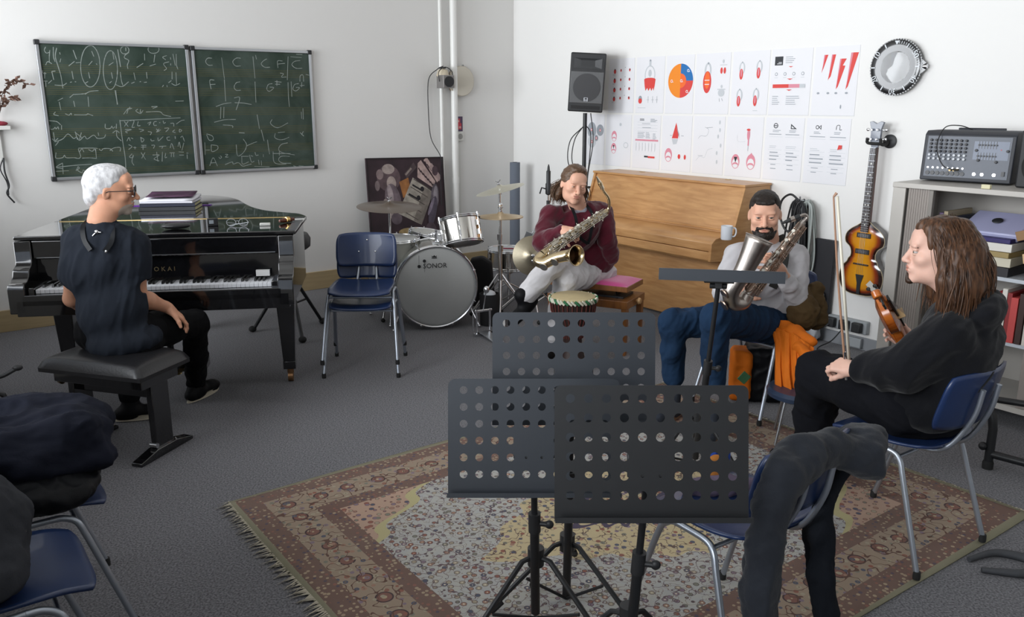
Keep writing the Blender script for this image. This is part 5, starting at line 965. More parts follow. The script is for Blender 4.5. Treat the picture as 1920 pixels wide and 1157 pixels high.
    mb = MB(); mb.lathe([(.07, 0), (.075, .01), (.08, .25), (.074, .25), (.07, .02)], n=20); mb.build('bag_body', mat('black_cloth', (.012, .012, .014), .9), t); mb = MB(); mb.ball((0, 0, .245), (.05, .05, .03), n=10, m=6); mb.build('paper', mat('paper_scrap', hx('c9cdd2'), .8), t)
    t = thing('gig_bag', 'black soft cymbal bag leaning behind the bass drum', 'bag', (-.27, 7.0, 0)); mb = MB(); mb.prism([(-.13, 0), (.13, 0), (.10, .38), (.02, .43), (-.08, .41)], -.05, .05, ax='y'); mb.build('bag_body', MATS['black_cloth'], t, bevel=.02)
drums()
# ------------------------------------------------------------------ microphone stand with arm
def mic():
    P = Vector((.30, 6.95, 0)); t = thing('microphone_stand', 'thin microphone stand with black clutch against the wall behind the red sweater', 'stand', P)
    mb = MB(); mb.cyl((0, 0, .1), (0, 0, 1.10), .008); mb.build('pole', CHROME, t)
    mb = MB(); mb.lathe([(.004, 0), (.009, -.02), (.012, -.05), (.018, -.055), (.018, -.15), (.024, -.16), (.024, -.24), (.012, -.25)], (0, 0, 1.20)); mb.lathe([(.013, 0), (.015, .10), (.013, .105)], (0, 0, .80)); mb.tube([(-.02, 0, 1.0), (-.055, 0, 1.01), (-.07, 0, .96)], .006); mb.build('clutch', BLACKPLASTIC, t)
    mb = MB(); mb.tube([(.0, -.02, .82), (-.12, -.05, .66), (-.16, -.05, .60)], .005); mb.tube([(-.02, -.02, .80), (-.13, -.07, .62)], .0045); mb.box((-.17, -.06, .60), (.06, .02, .10), rot=Matrix.Rotation(.4, 4, 'Y')); mb.build('folded_holder', STEEL, t)
    for k in range(3): a = PI/2+2*PI*k/3; d = Vector((math.cos(a), math.sin(a), 0)); mb = MB(); mb.tube([(0, 0, .12), d*.3+Vector((0, 0, .015))], .008); mb.build('leg', BLACKMETAL, t)
mic()
# ------------------------------------------------------------------ music stands
DESK = mat('music_desk_black', (.038, .044, .054), .45, .3)
def holed_desk(t, W=.49, H=.33, nx=10, ny=6, r=.0115, sx=.0455, sy=.049, y_off=.012, flat_cols=(4, 5), lip=.045, mtl=DESK):
    """desk in local xz plane (x right, z up), front at -y"""
    mb = MB(); x0 = -nx*sx/2; z0 = y_off-ny*sy/2+H/2; c = (W-nx*sx)/2; q = math.atan2(sy, sx)
    angs = []
    for b0, b1 in ((-q, q), (q, PI-q), (PI-q, PI+q), (PI+q, 2*PI-q)): angs += [b0+(b1-b0)*k/4 for k in range(4)]
    N = len(angs)
    def ring(cx, cz, rr, miss):
        sq = []; ci = []
        for a in angs:
            co, si = math.cos(a), math.sin(a); m = max(abs(co)/(sx/2), abs(si)/(sy/2)); sq.append((cx+co/m, 0, cz+si/m)); ci.append((cx+rr*co, 0, cz+rr*si))
        if miss: mb.add(sq, [tuple(range(N))]); return
        mb.add(sq+ci, [(k, (k+1) % N, N+(k+1) % N, N+k) for k in range(N)])
    for i in range(nx):
        for j in range(ny):
            cx = x0+(i+.5)*sx; cz = z0+(j+.5)*sy; miss = j in (2, 1) and i in flat_cols; ring(cx, cz, .004 if (miss and j == 1) else r, miss and j == 2)
    X0, X1, Za, Zb = x0, -x0, z0, z0+ny*sy
    arc = [(-W/2+c-c*math.cos(a), 0, H-c+c*math.sin(a)) for a in [k*PI/12 for k in range(7)]]
    L_ = [(-W/2, 0, 0), (X0, 0, 0), (X0, 0, H)]+list(reversed(arc)); mb.add(L_, [tuple(range(len(L_)))]); R_ = [(-x, y, z) for x, y, z in reversed(L_)]; mb.add(R_, [tuple(range(len(R_)))])
    mb.add([(X0, 0, Zb), (X1, 0, Zb), (X1, 0, H), (X0, 0, H)], [(0, 1, 2, 3)]); mb.add([(X0, 0, 0), (X1, 0, 0), (X1, 0, Za), (X0, 0, Za)], [(0, 1, 2, 3)])
    dk = mb.build('desk', mtl, t, smooth=0, solid=.0016)
    mb = MB(); mb.bx(-W/2, W/2, -lip, .001, -.0015, .0015); mb.bx(-W/2, W/2, -lip-.001, -lip+.001, -.0015, .012); mb.build('lip', mtl, dk); return dk
def music_stand(label, foot, desk_c, yaw, tilt, tripod_rot=0, W=.49, H=.33, hub=.30, rad=.28, flat=False, mtl=DESK, z0=0):
    foot = Vector(foot); t = thing('music_stand', label, 'music stand', foot, 0, None)
    
    C = Vector(desk_c)-foot; M = Matrix.Translation(C) @ Matrix.Rotation(yaw, 4, 'Z') @ Matrix.Rotation(-tilt, 4, 'X') @ Matrix.Translation((0, 0, -H/2))
    dk = holed_desk(t, W, H, mtl=mtl); dk.matrix_local = M
    mb = MB(); mb.box((0, .010, H*.42), (.12, .012, .08)); mb.cyl((-.035, .03, H*.42), (.035, .03, H*.42), .012); mb.box((0, .025, H*.42), (.03, .03, .05)); mb.build('tilt_bracket', BLACKPLASTIC, dk, bevel=.003)
    A = M @ Vector((0, .035, H*.42)); top = Vector((A.x, A.y, A.z)); base = Vector((0, 0, hub-.2)); ax = (top-base).normalized()
    L_ = (top-base).length; mb = MB(); mb.cyl(base+ax*L_*.5, top, .010); mb.build('upper_tube', BLACKMETAL, t); mb = MB(); mb.cyl(base, base+ax*L_*.56, .0145); mb.build('lower_tube', BLACKMETAL, t)
    mb = MB(); q = base+ax*L_*.55; mb.cyl(q-ax*.03, q+ax*.035, .019); mb.cyl(q+Vector((.0, 0, 0)), q+Vector((.04, -.01, 0)), .008); mb.ball(q+Vector((.045, -.01, 0)), (.014, .010, .014)); mb.build('clamp', BLACKPLASTIC, t); h = Vector((0, 0, hub)); mb = MB(); mb.cyl(h-Vector((0, 0, .03)), h+Vector((0, 0, .03)), .026); mb.build('leg_hub', BLACKPLASTIC, t)
    for k in range(3):
        a = tripod_rot+2*PI*k/3; e = Vector((math.cos(a), math.sin(a), 0)); mb = MB(); mb.tube([h+e*.02, h+e*.05+Vector((0, 0, -.005)), e*rad+Vector((0, 0, .03))], .0085, n=8); mb.tube([base+Vector((0, 0, -.02)), e*rad*.55+Vector((0, 0, .03+(hub-.03)*.42))], .0055, n=8); lg = mb.build('leg', BLACKMETAL, t)
        mb = MB(); mb.tube([e*(rad-.03)+Vector((0, 0, .045)), e*(rad+.01)+Vector((0, 0, .014))], .0135, n=8); mb.build('rubber_foot', RUBBER, lg)
    return t
music_stand('black perforated music stand farthest from the camera of the three upright ones', (.19, 2.60, .012), (.188, 2.43, .915), 0, math.radians(12), math.radians(200), W=.495, H=.335, hub=.22, rad=.27)
music_stand('black perforated music stand at the left, overlapped by the darker one', (.075, 2.37, .012), (.064, 2.275, .755), 0, math.radians(14), math.radians(90), W=.50, H=.335)
music_stand('black perforated music stand nearest the camera, in front of the empty chair', (.325, 2.06, .012), (.352, 1.965, .842), 0, math.radians(14), math.radians(30), W=.49, H=.335, mtl=mat('music_desk_shaded', (.014, .015, .017), .5, .2))  # shade on this desk is put into a darker copy of the desk material
music_stand('black music stand tipped flat in front of the bearded man', (.83, 3.52, .012), (.86, 3.42, .985), math.radians(-10), math.radians(97), math.radians(80), W=.49, H=.33, hub=.32)
# ------------------------------------------------------------------ violin-shaped bass guitar on the wall
def bass():
    t = thing('bass_guitar', 'violin-shaped sunburst bass guitar hanging on the white wall below the clock', 'guitar'); t.matrix_world = RF(4.125, .065, .405) @ Matrix.Rotation(math.radians(-.5), 4, 'Y')
    S = 1.03; half = [(0, 0), (.07, .004), (.125, .03), (.153, .085), (.155, .14), (.138, .185), (.112, .215), (.103, .238), (.090, .255), (.088, .285), (.100, .315), (.120, .332), (.134, .345), (.140, .375), (.130, .41), (.10, .44), (.06, .465), (.028, .49)]
    P = [(b.x*S, b.y*S) for b in bez([(x, y, 0) for x, y in half], 4)]; out = P+[(-x, y) for x, y in reversed(P[1:])]; N = len(out)
    m = bpy.data.materials.new('sunburst'); m.use_nodes = True; nt = m.node_tree; b = nt.nodes['Principled BSDF']; b.inputs['Roughness'].default_value = .15; b.inputs['Coat Weight'].default_value = .8
    at_ = nt.nodes.new('ShaderNodeAttribute'); at_.attribute_name = 'burst'; r = nt.nodes.new('ShaderNodeValToRGB'); st = [(0, '1a0d0a'), (.16, '2a0f08'), (.34, '8a3410'), (.55, 'c98116'), (1, 'dc9a22')]
    while len(r.color_ramp.elements) < 5: r.color_ramp.elements.new(.5)
    for e, (p, c) in zip(r.color_ramp.elements, st): e.position = p; e.color = (*hx(c), 1)
    nt.links.new(at_.outputs['Fac'], r.inputs[0]); nt.links.new(r.outputs[0], b.inputs['Base Color'])
    def inner(x, y, f):
        cy = min(max(y, .10*S), .40*S); return (x*(1-f), cy+(y-cy)*(1-f))
    vs = []; col = []; rings = [0, .06, .14, .24, .36, .5, .66, .82, 1]
    for f in rings:
        for x, y in out: a, c = inner(x, y, f); vs.append((a, .028+.012*math.sin(min(1, f*1.6)*PI/2), c)); col.append(f*1.15)
    fs = [(k*N+i, k*N+(i+1) % N, (k+1)*N+(i+1) % N, (k+1)*N+i) for k in range(len(rings)-1) for i in range(N)]
    mb = MB(); mb.add(vs, fs); o = mb.build('front', m, t, smooth=60); a = o.data.attributes.new('burst', 'FLOAT', 'POINT'); a.data.foreach_set('value', [min(1, c) for c in col])
    mb = MB(); mb.prism([(x, y) for x, y in out], -.03, .0278, ax='y'); mb.build('body_sides', mat('bass_side', hx('1c0d08'), .15, coat=.8), t)
    mb = MB(); mb.tube([(x, .0285, y) for x, y in out], .0022, closed=True, n=6); mb.build('binding', mat('binding_cream', hx('b9a98a'), .4), t)
    mb = MB(); mb.prism([(-.028, .44), (.028, .44), (.021, 1.0), (-.021, 1.0)], .036, .048, ax='y'); mb.build('fingerboard', mat('rosewood', hx('2a1a14'), .4), t)
    mb = MB(); mb.prism([(-.026, .47), (.026, .47), (.020, 1.0), (-.020, 1.0)], .012, .0358, ax='y'); mb.build('neck', mat('neck_brown', hx('4a2012'), .3), t)
    mb = MB(); zz = [1.0-.56*(1-2**(-k/12))/(1-2**(-22/12)) for k in range(23)]
    for z in zz: w_ = .021+.007*(1-z)/.56; mb.bx(-w_, w_, .048, .0496, z-.001, z+.001)
    mb.build('frets', STEEL, t, smooth=0); mb = MB()
    for k in (2, 4, 6, 8, 11, 14, 16, 18): z = (zz[k]+zz[k+1])/2; mb.lathe([(.0055, .048), (.0, .0488)], (0 if k != 11 else -.01, 0, z), (0, 1, 0), n=10)
    mb.lathe([(.0055, .048), (.0, .0488)], (.01, 0, (zz[11]+zz[12])/2), (0, 1, 0), n=10); mb.build('fret_dots', mat('dot_white', hx('dad7cc'), .3), t)
    mb = MB(); mb.prism([(-.022, 1.0), (.022, 1.0), (.034, 1.05), (.036, 1.12), (.050, 1.165), (.03, 1.17), (.0, 1.155), (-.03, 1.17), (-.050, 1.165), (-.036, 1.12), (-.034, 1.05)], .018, .036, ax='y'); hd = mb.build('headstock', mat('head_grey', hx('6e7480'), .3, coat=.5), t, bevel=.002)
    for s in (-1, 1):
        for z in (1.055, 1.115): mb = MB(); mb.lathe([(.008, .036), (.007, .050), (.004, .056)], (s*.018, 0, z), (0, 1, 0), n=12); mb.cyl((s*.03, .024, z), (s*.055, .024, z), .004); mb.ball((s*.064, .024, z), (.012, .005, .011)); mb.build('tuning_peg', CHROME if z > 0 else CHROME, hd)
    for z in (.415, .305): mb = MB(); mb.bx(-.05, .05, .038, .048, z-.016, z+.016); pk = mb.build('pickup', BLACKPLASTIC, t, bevel=.002); mb = MB(); mb.bx(-.038, .038, .048, .051, z-.009, z+.009); mb.build('pickup_plate', CHROME, pk); mb = MB(); [mb.lathe([(.003, .051), (0, .053)], (x, 0, z), (0, 1, 0), n=8) for x in (-.027, -.009, .009, .027)]; mb.build('pole_piece', BLACKPLASTIC, pk)
    mb = MB(); mb.bx(-.055, .055, .040, .052, .212, .222); mb.build('bridge', mat('ebony_bridge', (.03, .018, .012), .4), t, bevel=.002)
    mb = MB(); mb.prism([(-.03, .145), (.03, .145), (.014, .085), (.012, .01), (-.012, .01), (-.014, .085)], .042, .045, ax='y'); mb.build('tailpiece', BLACKMETAL, t)
    mb = MB(); mb.box((-.10, .043, .075), (.045, .004, .085), rot=Matrix.Rotation(.9, 4, 'Y')); cp = mb.build('control_plate', mat('plate_pearl', hx('c9c7c0'), .3), t, bevel=.002)
    for q in ((-.122, .090), (-.078, .060)): mb = MB(); mb.lathe([(.013, .045), (.012, .056), (0, .058)], (q[0], 0, q[1]), (0, 1, 0), n=16); mb.build('knob', BLACKPLASTIC, cp)
    mb = MB()
    for x in (-.0135, -.0045, .0045, .0135): mb.cyl((x*1.6, .0465, .145), (x*1.3, .0545, .218), .0008, n=5); mb.cyl((x*1.3, .0545, .218), (x, .051, 1.0), .0008, n=5)
    mb.build('strings', STEEL, t)
    h = thing('guitar_hook', 'black padded guitar hook on the wall behind the bass headstock', 'hook'); h.matrix_world = RF(4.185, 0, 1.445); mb = MB(); mb.lathe([(.045, 0), (.045, .015), (.03, .022)], axis=(0, 1, 0)); mb.build('wall_plate', BLACKPLASTIC, h)
    mb = MB(); mb.tube(bez([(0, .02, 0), (0, .06, -.02), (.015, .10, -.015), (.09, .115, -.01), (.092, .12, .02)], 6), .010); mb.tube(bez([(0, .02, 0), (0, .06, -.02), (.0, .11, -.015), (-.0, .12, .02)], 6), .010); mb.build('yoke', RUBBER, h)
bass()
# ------------------------------------------------------------------ cable bundle, black panel, bag, power strip
def cables():
    rr = random.Random(2); GY = mat('cable_grey', hx('a9b0ad'), .5); base = RF(3.62, 0, 0)
    h = thing('wall_hook', 'steel coat hook carrying the tangle of cables on the right wall', 'hook'); h.matrix_world = RF(3.62, 0, 1.0); mb = MB(); mb.cyl((0, 0, 0), (0, .12, .01), .006); mb.cyl((0, .12, .01), (0, .125, .04), .006); mb.build('hook_rod', STEEL, h)
    def loop(label, mt, x, w_, z0, r, y, seed):
        rr = random.Random(seed); mb = MB(); j = lambda a: rr.uniform(-a, a)
        for k in range(3):
            d = k*.012; P = [(x, y+d*.3, 1.005+j(.008)), (x-w_*.5-d+j(.01), y+d, .93), (x-w_-d+j(.02), y+d+j(.01), (z0+1.0)/2+j(.06)), (x-w_*.5+j(.03), y+d, z0+j(.06)), (x+w_*.3+j(.03), y+d+.01, z0+j(.05)), (x+w_+d+j(.02), y+d, (z0+1.0)/2+j(.06)), (x+w_*.5+d, y+d*.6, .95), (x+.004, y+d*.2, 1.008+j(.008))]
            mb.tube([base @ Vector(p) for p in bez(P, 7)], r, n=7)
        tag(mb.build('cable', mt), label, 'cable', 'cables hanging in a tangle on the wall hook')
    L_ = 'cable in the tangle on the hook between oak piano and bass guitar'
    for i, a in enumerate(((CABLE, .03, .05, .30, .006, .05), (CABLE, .0, .035, .22, .0065, .075), (CABLE, .045, .03, .40, .007, .095), (CABLE, .02, .06, .45, .005, .035), (CABLE, -.01, .025, .33, .007, .11))): loop('black '+L_, *a, seed=i+1)
    for i, a in enumerate(((GY, -.03, .05, .25, .006, .06), (GY, -.05, .035, .18, .006, .09), (GY, -.02, .07, .36, .005, .03))): loop('pale grey '+L_, *a, seed=i+20)
    mb = MB(); mb.tube([base @ Vector(p) for p in bez([(.0, .13, 1.01), (.07, .14, 1.05), (.14, .14, 1.0), (.15, .14, .9), (.10, .14, .80), (.03, .14, .77), (.0, .14, .80)], 8)], .008, n=8); tag(mb.build('microphone_cable', CABLE), 'thick black cable loop sticking out left at the top of the tangle', 'cable')
    mb = MB(); mb.box((0, .03, .47), (.16, .035, .55), rot=Matrix.Rotation(math.radians(0), 4, 'Y')); mb.box((0, .03, .19), (.13, .03, .02)); o = mb.build('flat_case', mat('black_case', (.012, .012, .016), .6), bevel=.004); o.matrix_world = RF(3.80, .005, 0); tag(o, 'flat black case hung on the wall behind the tangle of cables', 'case')
    s = SDF(.010); c = R(3.72, .17, .20); s.box(c, (.10, .07, .15), rot=Matrix.Rotation(.3, 3, 'Z'), rad=.03, k=.04); s.el(c+Vector((0, 0, .12)), (.10, .08, .08), k=.05); bg = sdf_object('plastic_bag', [s], mat('bag_white', hx('c9ccd2'), .45, sheen=.2), None, R(3.72, .17, 0), fold=[(.02, 11, ((0, 0, 1), 2.5), 3), (.008, 26, None, 4)], smooth_it=2); tag(bg, 'crumpled white bag on the floor under the hanging cables', 'bag')
    t = thing('power_strip', 'grey triple wall socket strip under the bass guitar with black plugs in it', 'socket'); t.matrix_world = RF(4.02, 0, .165); STRIP = [t]
    mb = MB(); mb.bx(-.16, .16, 0, .045, -.045, .045); mb.build('strip_body', mat('strip_grey', hx('9fa4a8'), .5), t, bevel=.006)
    for x in (.105, .0, -.10): mb = MB(); mb.bx(x-.035, x+.035, .0455, .085, -.035, .035); mb.build('plug', BLACKPLASTIC, t, bevel=.008)
    for i, (p, lb) in enumerate((([(3.92, .09, .15), (3.84, .12, .09), (3.80, .2, .012), (3.78, .4, .008)], 'black power cord running down left from the plug strip'), ([(4.02, .09, .13), (3.98, .14, .05), (3.95, .25, .008), (4.1, .45, .008)], 'black power cord running down from the middle plug of the strip'))):
        mb = MB(); mb.tube([R(*q) for q in bez(p, 8)], .0045, n=8); mb.build('power_cord', CABLE, STRIP[0], loc=(0, 0, 0)); o = COL.objects[-1]; o.matrix_parent_inverse = STRIP[0].matrix_world.inverted()
    t = thing('wall_socket', 'single grey socket low on the right wall beneath the plug strip', 'socket'); t.matrix_world = RF(4.10, 0, .0); mb = MB(); mb.bx(-.05, .05, .016, .05, .015, .085); mb.build('socket_body', MATS['strip_grey'], t, bevel=.006)
cables()
# ------------------------------------------------------------------ cabinet with shelves
def cabinet():
    CG = mat('cabinet_grey', hx('bcb8b2'), .45); CT = mat('tambour_grey', hx('8f8781'), .5); SH = mat('shelf_white', hx('c4cad2'), .4)
    t = thing('cabinet', 'grey roller-door cabinet at the right edge with open shelves full of folders', 'cabinet'); t.matrix_world = RF(6.26, .25, 0); W = 1.6; D_ = .50; z0, z1 = .10, 1.255     # local x: toward the corner, so left end = x W
    mb = MB(); mb.bx(0, W, 0, .012, z0, z1); mb.bx(0, .022, 0, D_, z0, z1); mb.bx(W-.022, W, 0, D_, z0, z1); mb.bx(0, W, 0, D_, z0, z0+.03); mb.build('carcass', CG, t, smooth=0)
    mb = MB(); mb.bx(-.004, W+.004, 0, D_+.004, z1-.028, z1); mb.build('top', CG, t, bevel=.003)
    mb = MB(); mb.bx(W-.075, W-.001, D_-.01, D_+.003, z0, z1-.029); mb.build('front_post', CG, t, bevel=.002)
    mb = MB()
    for k in range(9): x = W-.085-k*.0135; mb.bx(x-.0125, x, D_-.022, D_-.012, z0+.03, z1-.03)
    mb.build('roller_door', CT, t, smooth=0, bevel=.001)
    mb = MB(); mb.bx(W-.232, W-.208, D_-.03, D_-.002, z0+.03, z1-.03); mb.build('door_edge', mat('door_edge', hx('7d7872'), .4), t, bevel=.003)
    for z in (.80, .46): mb = MB(); mb.bx(.023, W-.235, .02, D_-.04, z-.02, z); mb.build('shelf', SH, t, bevel=.002)
    mb = MB(); mb.bx(.02, .80, D_-.018, D_-.002, z0+.03, .80); mb.build('lower_door', CT, t, bevel=.002)
    mb = MB(); mb.lathe([(.012, 0), (.012, .012), (.006, .014)], (.765, D_-.002, .70), (0, 1, 0), n=14); mb.bx(.762, .768, D_, D_+.03, .685, .70); mb.build('lock', CHROME, t)
    for x in (.1, W-.1): mb = MB(); mb.bx(x-.03, x+.03, .05, D_-.03, 0, z0); mb.build('foot', BLACKMETAL, t)
    F = RF(6.26, .25, 0); X0 = W-.245      # contents; x decreases to the right
    def put(name, label, cat, boxes, mt, rot=None, c=None, bev=.002, group=None):
        mb = MB(); [mb.box(p, d) for p, d in boxes]; o = mb.build(name, mt, bevel=bev); M = F @ Matrix.Translation(c or (0, 0, 0)); M = M @ rot if rot else M; o.matrix_world = M; return tag(o, label, cat, group)
    col = lambda n, h, r=.5: mat('stuff_'+n, hx(h), r)
    z = 1.226
    for i, (x, w_, h_, c, lb) in enumerate(((X0-.005, .022, .30, '6a5a78', 'purple-grey upright folder, first beside the roller door'), (X0-.03, .022, .31, 'a79a7e', 'tan upright folder beside the purple-grey one'), (X0-.052, .018, .28, '3a3f4c', 'dark upright binder right of the tan folder'))):
        put('folder', lb, 'folder', [((0, 0, h_/2), (w_, .28, h_))], col('fold%d' % i, c), c=(x, .28, .80))
    for i, (zz, h_, w_, c, lb, rz) in enumerate(((.80, .05, .34, '2c2a2e', 'black box file at the bottom of the upper shelf pile', 0), (.85, .05, .33, 'd3cdb9', 'cream folder in the upper shelf pile', .05), (.90, .03, .34, 'a08c5c', 'ochre folder in the upper shelf pile', -.04), (.93, .045, .33, 'e0ddd6', 'white thick folder in the upper shelf pile', .03), (.975, .025, .32, '2a2060', 'dark purple folder edge in the upper shelf pile', 0))):
        put('folder', lb, 'folder', [((0, 0, h_/2), (w_, .30, h_-.002))], col('pile%d' % i, c), Matrix.Rotation(rz, 4, 'Z'), c=(X0-.235, .30, zz))
    t2 = thing('document_case', 'pale lavender plastic document case with black button on top of the folder pile', 'case'); t2.matrix_world = F @ Matrix.Translation((X0-.25, .27, 1.015)) @ Matrix.Rotation(math.radians(-22), 4, 'X'); mb = MB(); mb.box((0, 0, .03), (.31, .24, .045)); mb.build('case_body', mat('lavender_plastic', hx('b2b4d6'), .25), t2, bevel=.008); mb = MB(); mb.ball((-.0, .0, .062), (.028, .028, .008)); mb.build('button', BLACKPLASTIC, t2)
    s = SDF(.008); c = F @ Vector((X0-.60, .30, 1.11)); s.el(c, (.14, .12, .07), k=.05); s.el(c+Vector((.08, -.1, -.03)), (.10, .08, .06), k=.05); b = sdf_object('red_bag', [s], col('red', 'a8242c', .35), None, c, fold=[(.012, 14, None, 2)], smooth_it=2); tag(b, 'crumpled red plastic bag on the upper shelf near the right edge', 'bag')
    put('paper_bag', 'brown paper envelope under the red bag', 'envelope', [((0, 0, 0), (.16, .24, .05))], col('kraft', '8f6c44'), Matrix.Rotation(.35, 4, 'Y'), c=(X0-.49, .32, 1.045))
    put('binder', 'pale grey binder sloping up to the right on the shelf', 'binder', [((0, 0, 0), (.42, .28, .04))], col('binder', 'b9bfc6'), Matrix.Rotation(.22, 4, 'Y'), c=(X0-.68, .33, 1.01))
    put('book', 'cream paperback sloping with red spine lettering under the grey binder', 'book', [((0, 0, 0), (.30, .22, .05))], col('creambook', 'd9b88a'), Matrix.Rotation(.22, 4, 'Y'), c=(X0-.62, .36, .945))
    mbx = put('cassette_box', 'black media box with white label under the sloping paperback', 'box', [((0, 0, .05), (.14, .2, .10))], col('media', '1c1d22', .3), c=(X0-.56, .36, .80)); lb_ = MB(); lb_.box((0, .102, .07), (.08, .002, .035)); lb_.build('label_sheet', col('lab', 'd8dade'), mbx)
    [put('plastic_case', 'clear grey plastic case in the small stack beside the media box', 'case', [((0, 0, .006), (.13, .13, .010))], col('cds', '6f7786', .2), c=(X0-.70, .38, .80+.0125*k), group='plastic cases stacked on the upper shelf') for k in range(7)]
    sbk = put('spiral_book', 'white spiral-bound book standing at the right of the upper shelf', 'book', [((0, 0, .12), (.03, .21, .24))], col('spiral', 'dfe2e6'), Matrix.Rotation(-.12, 4, 'Y'), c=(X0-.82, .37, .80)); lb_ = MB(); [lb_.box((.018, .10, .02+.02*k), (.012, .012, .008)) for k in range(11)]; lb_.build('ring_binding', BLACKMETAL, sbk)
    rr = random.Random(9); x = X0-.38; names = (('b23034', 'red'), ('e0dcd4', 'white'), ('8e2a2c', 'dark red'), ('c44a48', 'light red'), ('3a2420', 'brown'), ('d8d2c8', 'ivory'), ('a02830', 'crimson'), ('5c3a30', 'chestnut'))
    for i, (c, nm) in enumerate(names):
        w_ = rr.uniform(.025, .04); h_ = rr.uniform(.24, .29); put('book', '%s upright book on the lower shelf behind the violinist\'s shoulder' % nm, 'book', [((0, 0, h_/2), (w_-.002, .21, h_))], col('bk%d' % i, c), c=(x, .36, .46), group='books on the lower cabinet shelf'); x -= w_
    put('pink_folder', 'pink-red folder sticking out of the lower shelf beside the lock', 'folder', [((0, 0, 0), (.06, .2, .05))], col('pinkf', 'c23a56'), c=(X0-.80, .40, .74))
    put('eraser', 'small cream block on the front edge of the cabinet top below the mixer', 'eraser', [((0, 0, .012), (.045, .022, .022))], col('cream', 'd9d2ae'), c=(W-.50, .485, z1))
    # powered mixer
    G = F @ Matrix.Translation((W-.245, .115, z1)) @ Matrix.Rotation(math.radians(10), 4, 'Z'); t = thing('powered_mixer', 'dark grey powered audio mixer standing on the cabinet top', 'mixer'); t.matrix_world = G
    w2, d2_, h2 = .235, .15, .285; GR = mat('mixer_case', hx('2a2c33'), .55, bump=(300, .3, .001)); FP = mat('mixer_panel', hx('4a505c'), .4); KN = mat('knob_dark', (.02, .02, .024), .4); KW = mat('knob_white', hx('c9cdd2'), .4)
    mb = MB(); mb.prism([(-d2_, .008), (d2_, .008), (d2_, .018), (d2_-.02, h2-.02), (d2_-.05, h2), (-d2_, h2)], -w2, w2, ax='x'); mb.build('case', GR, t, bevel=.006)
    PMx = Matrix.Translation((0, d2_-.0, .018)) @ Matrix.Rotation(math.atan2(.02, .247), 4, 'X'); ph = bpy.data.objects.new('control_panel', None)
    mb = MB(); mb.M = PMx; mb.bx(-w2+.02, w2-.02, -.003, .002, .012, .238); mb.build('control_panel', FP, t)
    def pm(): q = MB(); q.M = PMx; return q
    mb = pm(); mb.bx(w2-.23, w2-.465+.02 if False else -.205, .0021, .0026, .14, .235) if False else mb.bx(-.205, -.03, .0021, .0028, .115, .215); mb.build('eq_field', mat('panel_pale', hx('6f7788'), .4), t)
    kb = t
    for i in range(8):
        x = .195-i*.0262
        for j in range(6): q = pm(); q.lathe([(.0075, .002), (.0065, .016), (0, .017)], (x, 0, .215-j*.0205), (0, 1, 0), n=12); q.build('knob', KW if j >= 4 else KN, t)
        q = pm(); q.lathe([(.0115, .002), (.0115, .007), (.006, .007)], (x, 0, .032), (0, 1, 0), n=16); q.build('jack_socket', KN, t)
        q = pm(); q.lathe([(.005, .002), (.005, .006), (0, .006)], (x, 0, .062), (0, 1, 0), n=10); q.build('input_jack', CHROME, t)
    for zc in (.195, .135):
        for k in range(7): q = pm(); x = -.055-k*.0145; q.bx(x-.0015, x+.0015, .0029, .0032, zc-.02, zc+.02, KN); q.bx(x-.004, x+.004, .003, .011, zc-.004, zc+.004, KN); q.build('slider', None, t)
    for x, z_ in ((-.045, .165), (-.06, .112), (-.20, .165), (-.15, .105)): q = pm(); q.lathe([(.008, .002), (.007, .014), (0, .015)], (x, 0, z_), (0, 1, 0), n=12); q.build('knob', KN, t)
    q = pm(); q.bx(-.20, -.185, .002, .01, .03, .055); q.build('power_switch', KN, t); q = pm(); q.bx(-.17, -.165, .002, .004, .168, .174); q.build('red_lamp', mat('lamp_red', hx('b01830'), .4), t)
    for x in (-.05, -.09, -.15): q = pm(); q.lathe([(.009, .002), (.009, .006), (.004, .006)], (x, 0, .035), (0, 1, 0), n=14); q.build('output_jack', CHROME, t)
    for k in range(2): q = pm(); q.cyl((.035+.02*k, .004, .055), (.045+.02*k, .05, .05), .006); q.build('brass_plug', mat('plug_brass', (.5, .38, .2), .35, 1), t)
    mb = MB(); mb.tube([G @ Vector(p) for p in bez([(.03, d2_+.05, .07), (.10, d2_+.06, .10), (.15, d2_+.03, .20), (.14, d2_-.03, .30), (.10, 0, .312), (.04, -.05, .29)], 8)], .003, n=7); tag(mb.build('audio_cable', CABLE), 'thin black audio cable looping over the front of the mixer', 'cable')
    mb = MB(); mb.tube([G @ Vector(p) for p in [(-.12, -.10, h2+.003), (.12, -.10, h2+.003)]], .010); mb.tube([G @ Vector((.12, -.1, h2)), G @ Vector((.12, -.1, h2+.012))], .008); o = mb.build('carry_handle', GR, t); o.matrix_parent_inverse = G.inverted()
    # monitor at the picture edge
    t = thing('monitor_speaker', 'black studio monitor at the right picture edge beside the mixer', 'speaker'); t.matrix_world = F @ Matrix.Translation((W-.70, .18, z1)) @ Matrix.Rotation(math.radians(-8), 4, 'Z'); mb = MB(); mb.bx(-.13, .13, -.12, .13, 0, .30); mb.build('box', BLACKPLASTIC, t, bevel=.01); mb = MB(); mb.lathe([(.10, .131), (.095, .15), (.08, .14), (.03, .125), (0, .13)], (0, 0, .12), (0, 1, 0), n=36); mb.build('woofer', RUBBER, t); mb = MB(); mb.lathe([(.035, .131), (.02, .128), (0, .134)], (0, 0, .25), (0, 1, 0), n=24); mb.build('tweeter', BLACKMETAL, t)
cabinet()
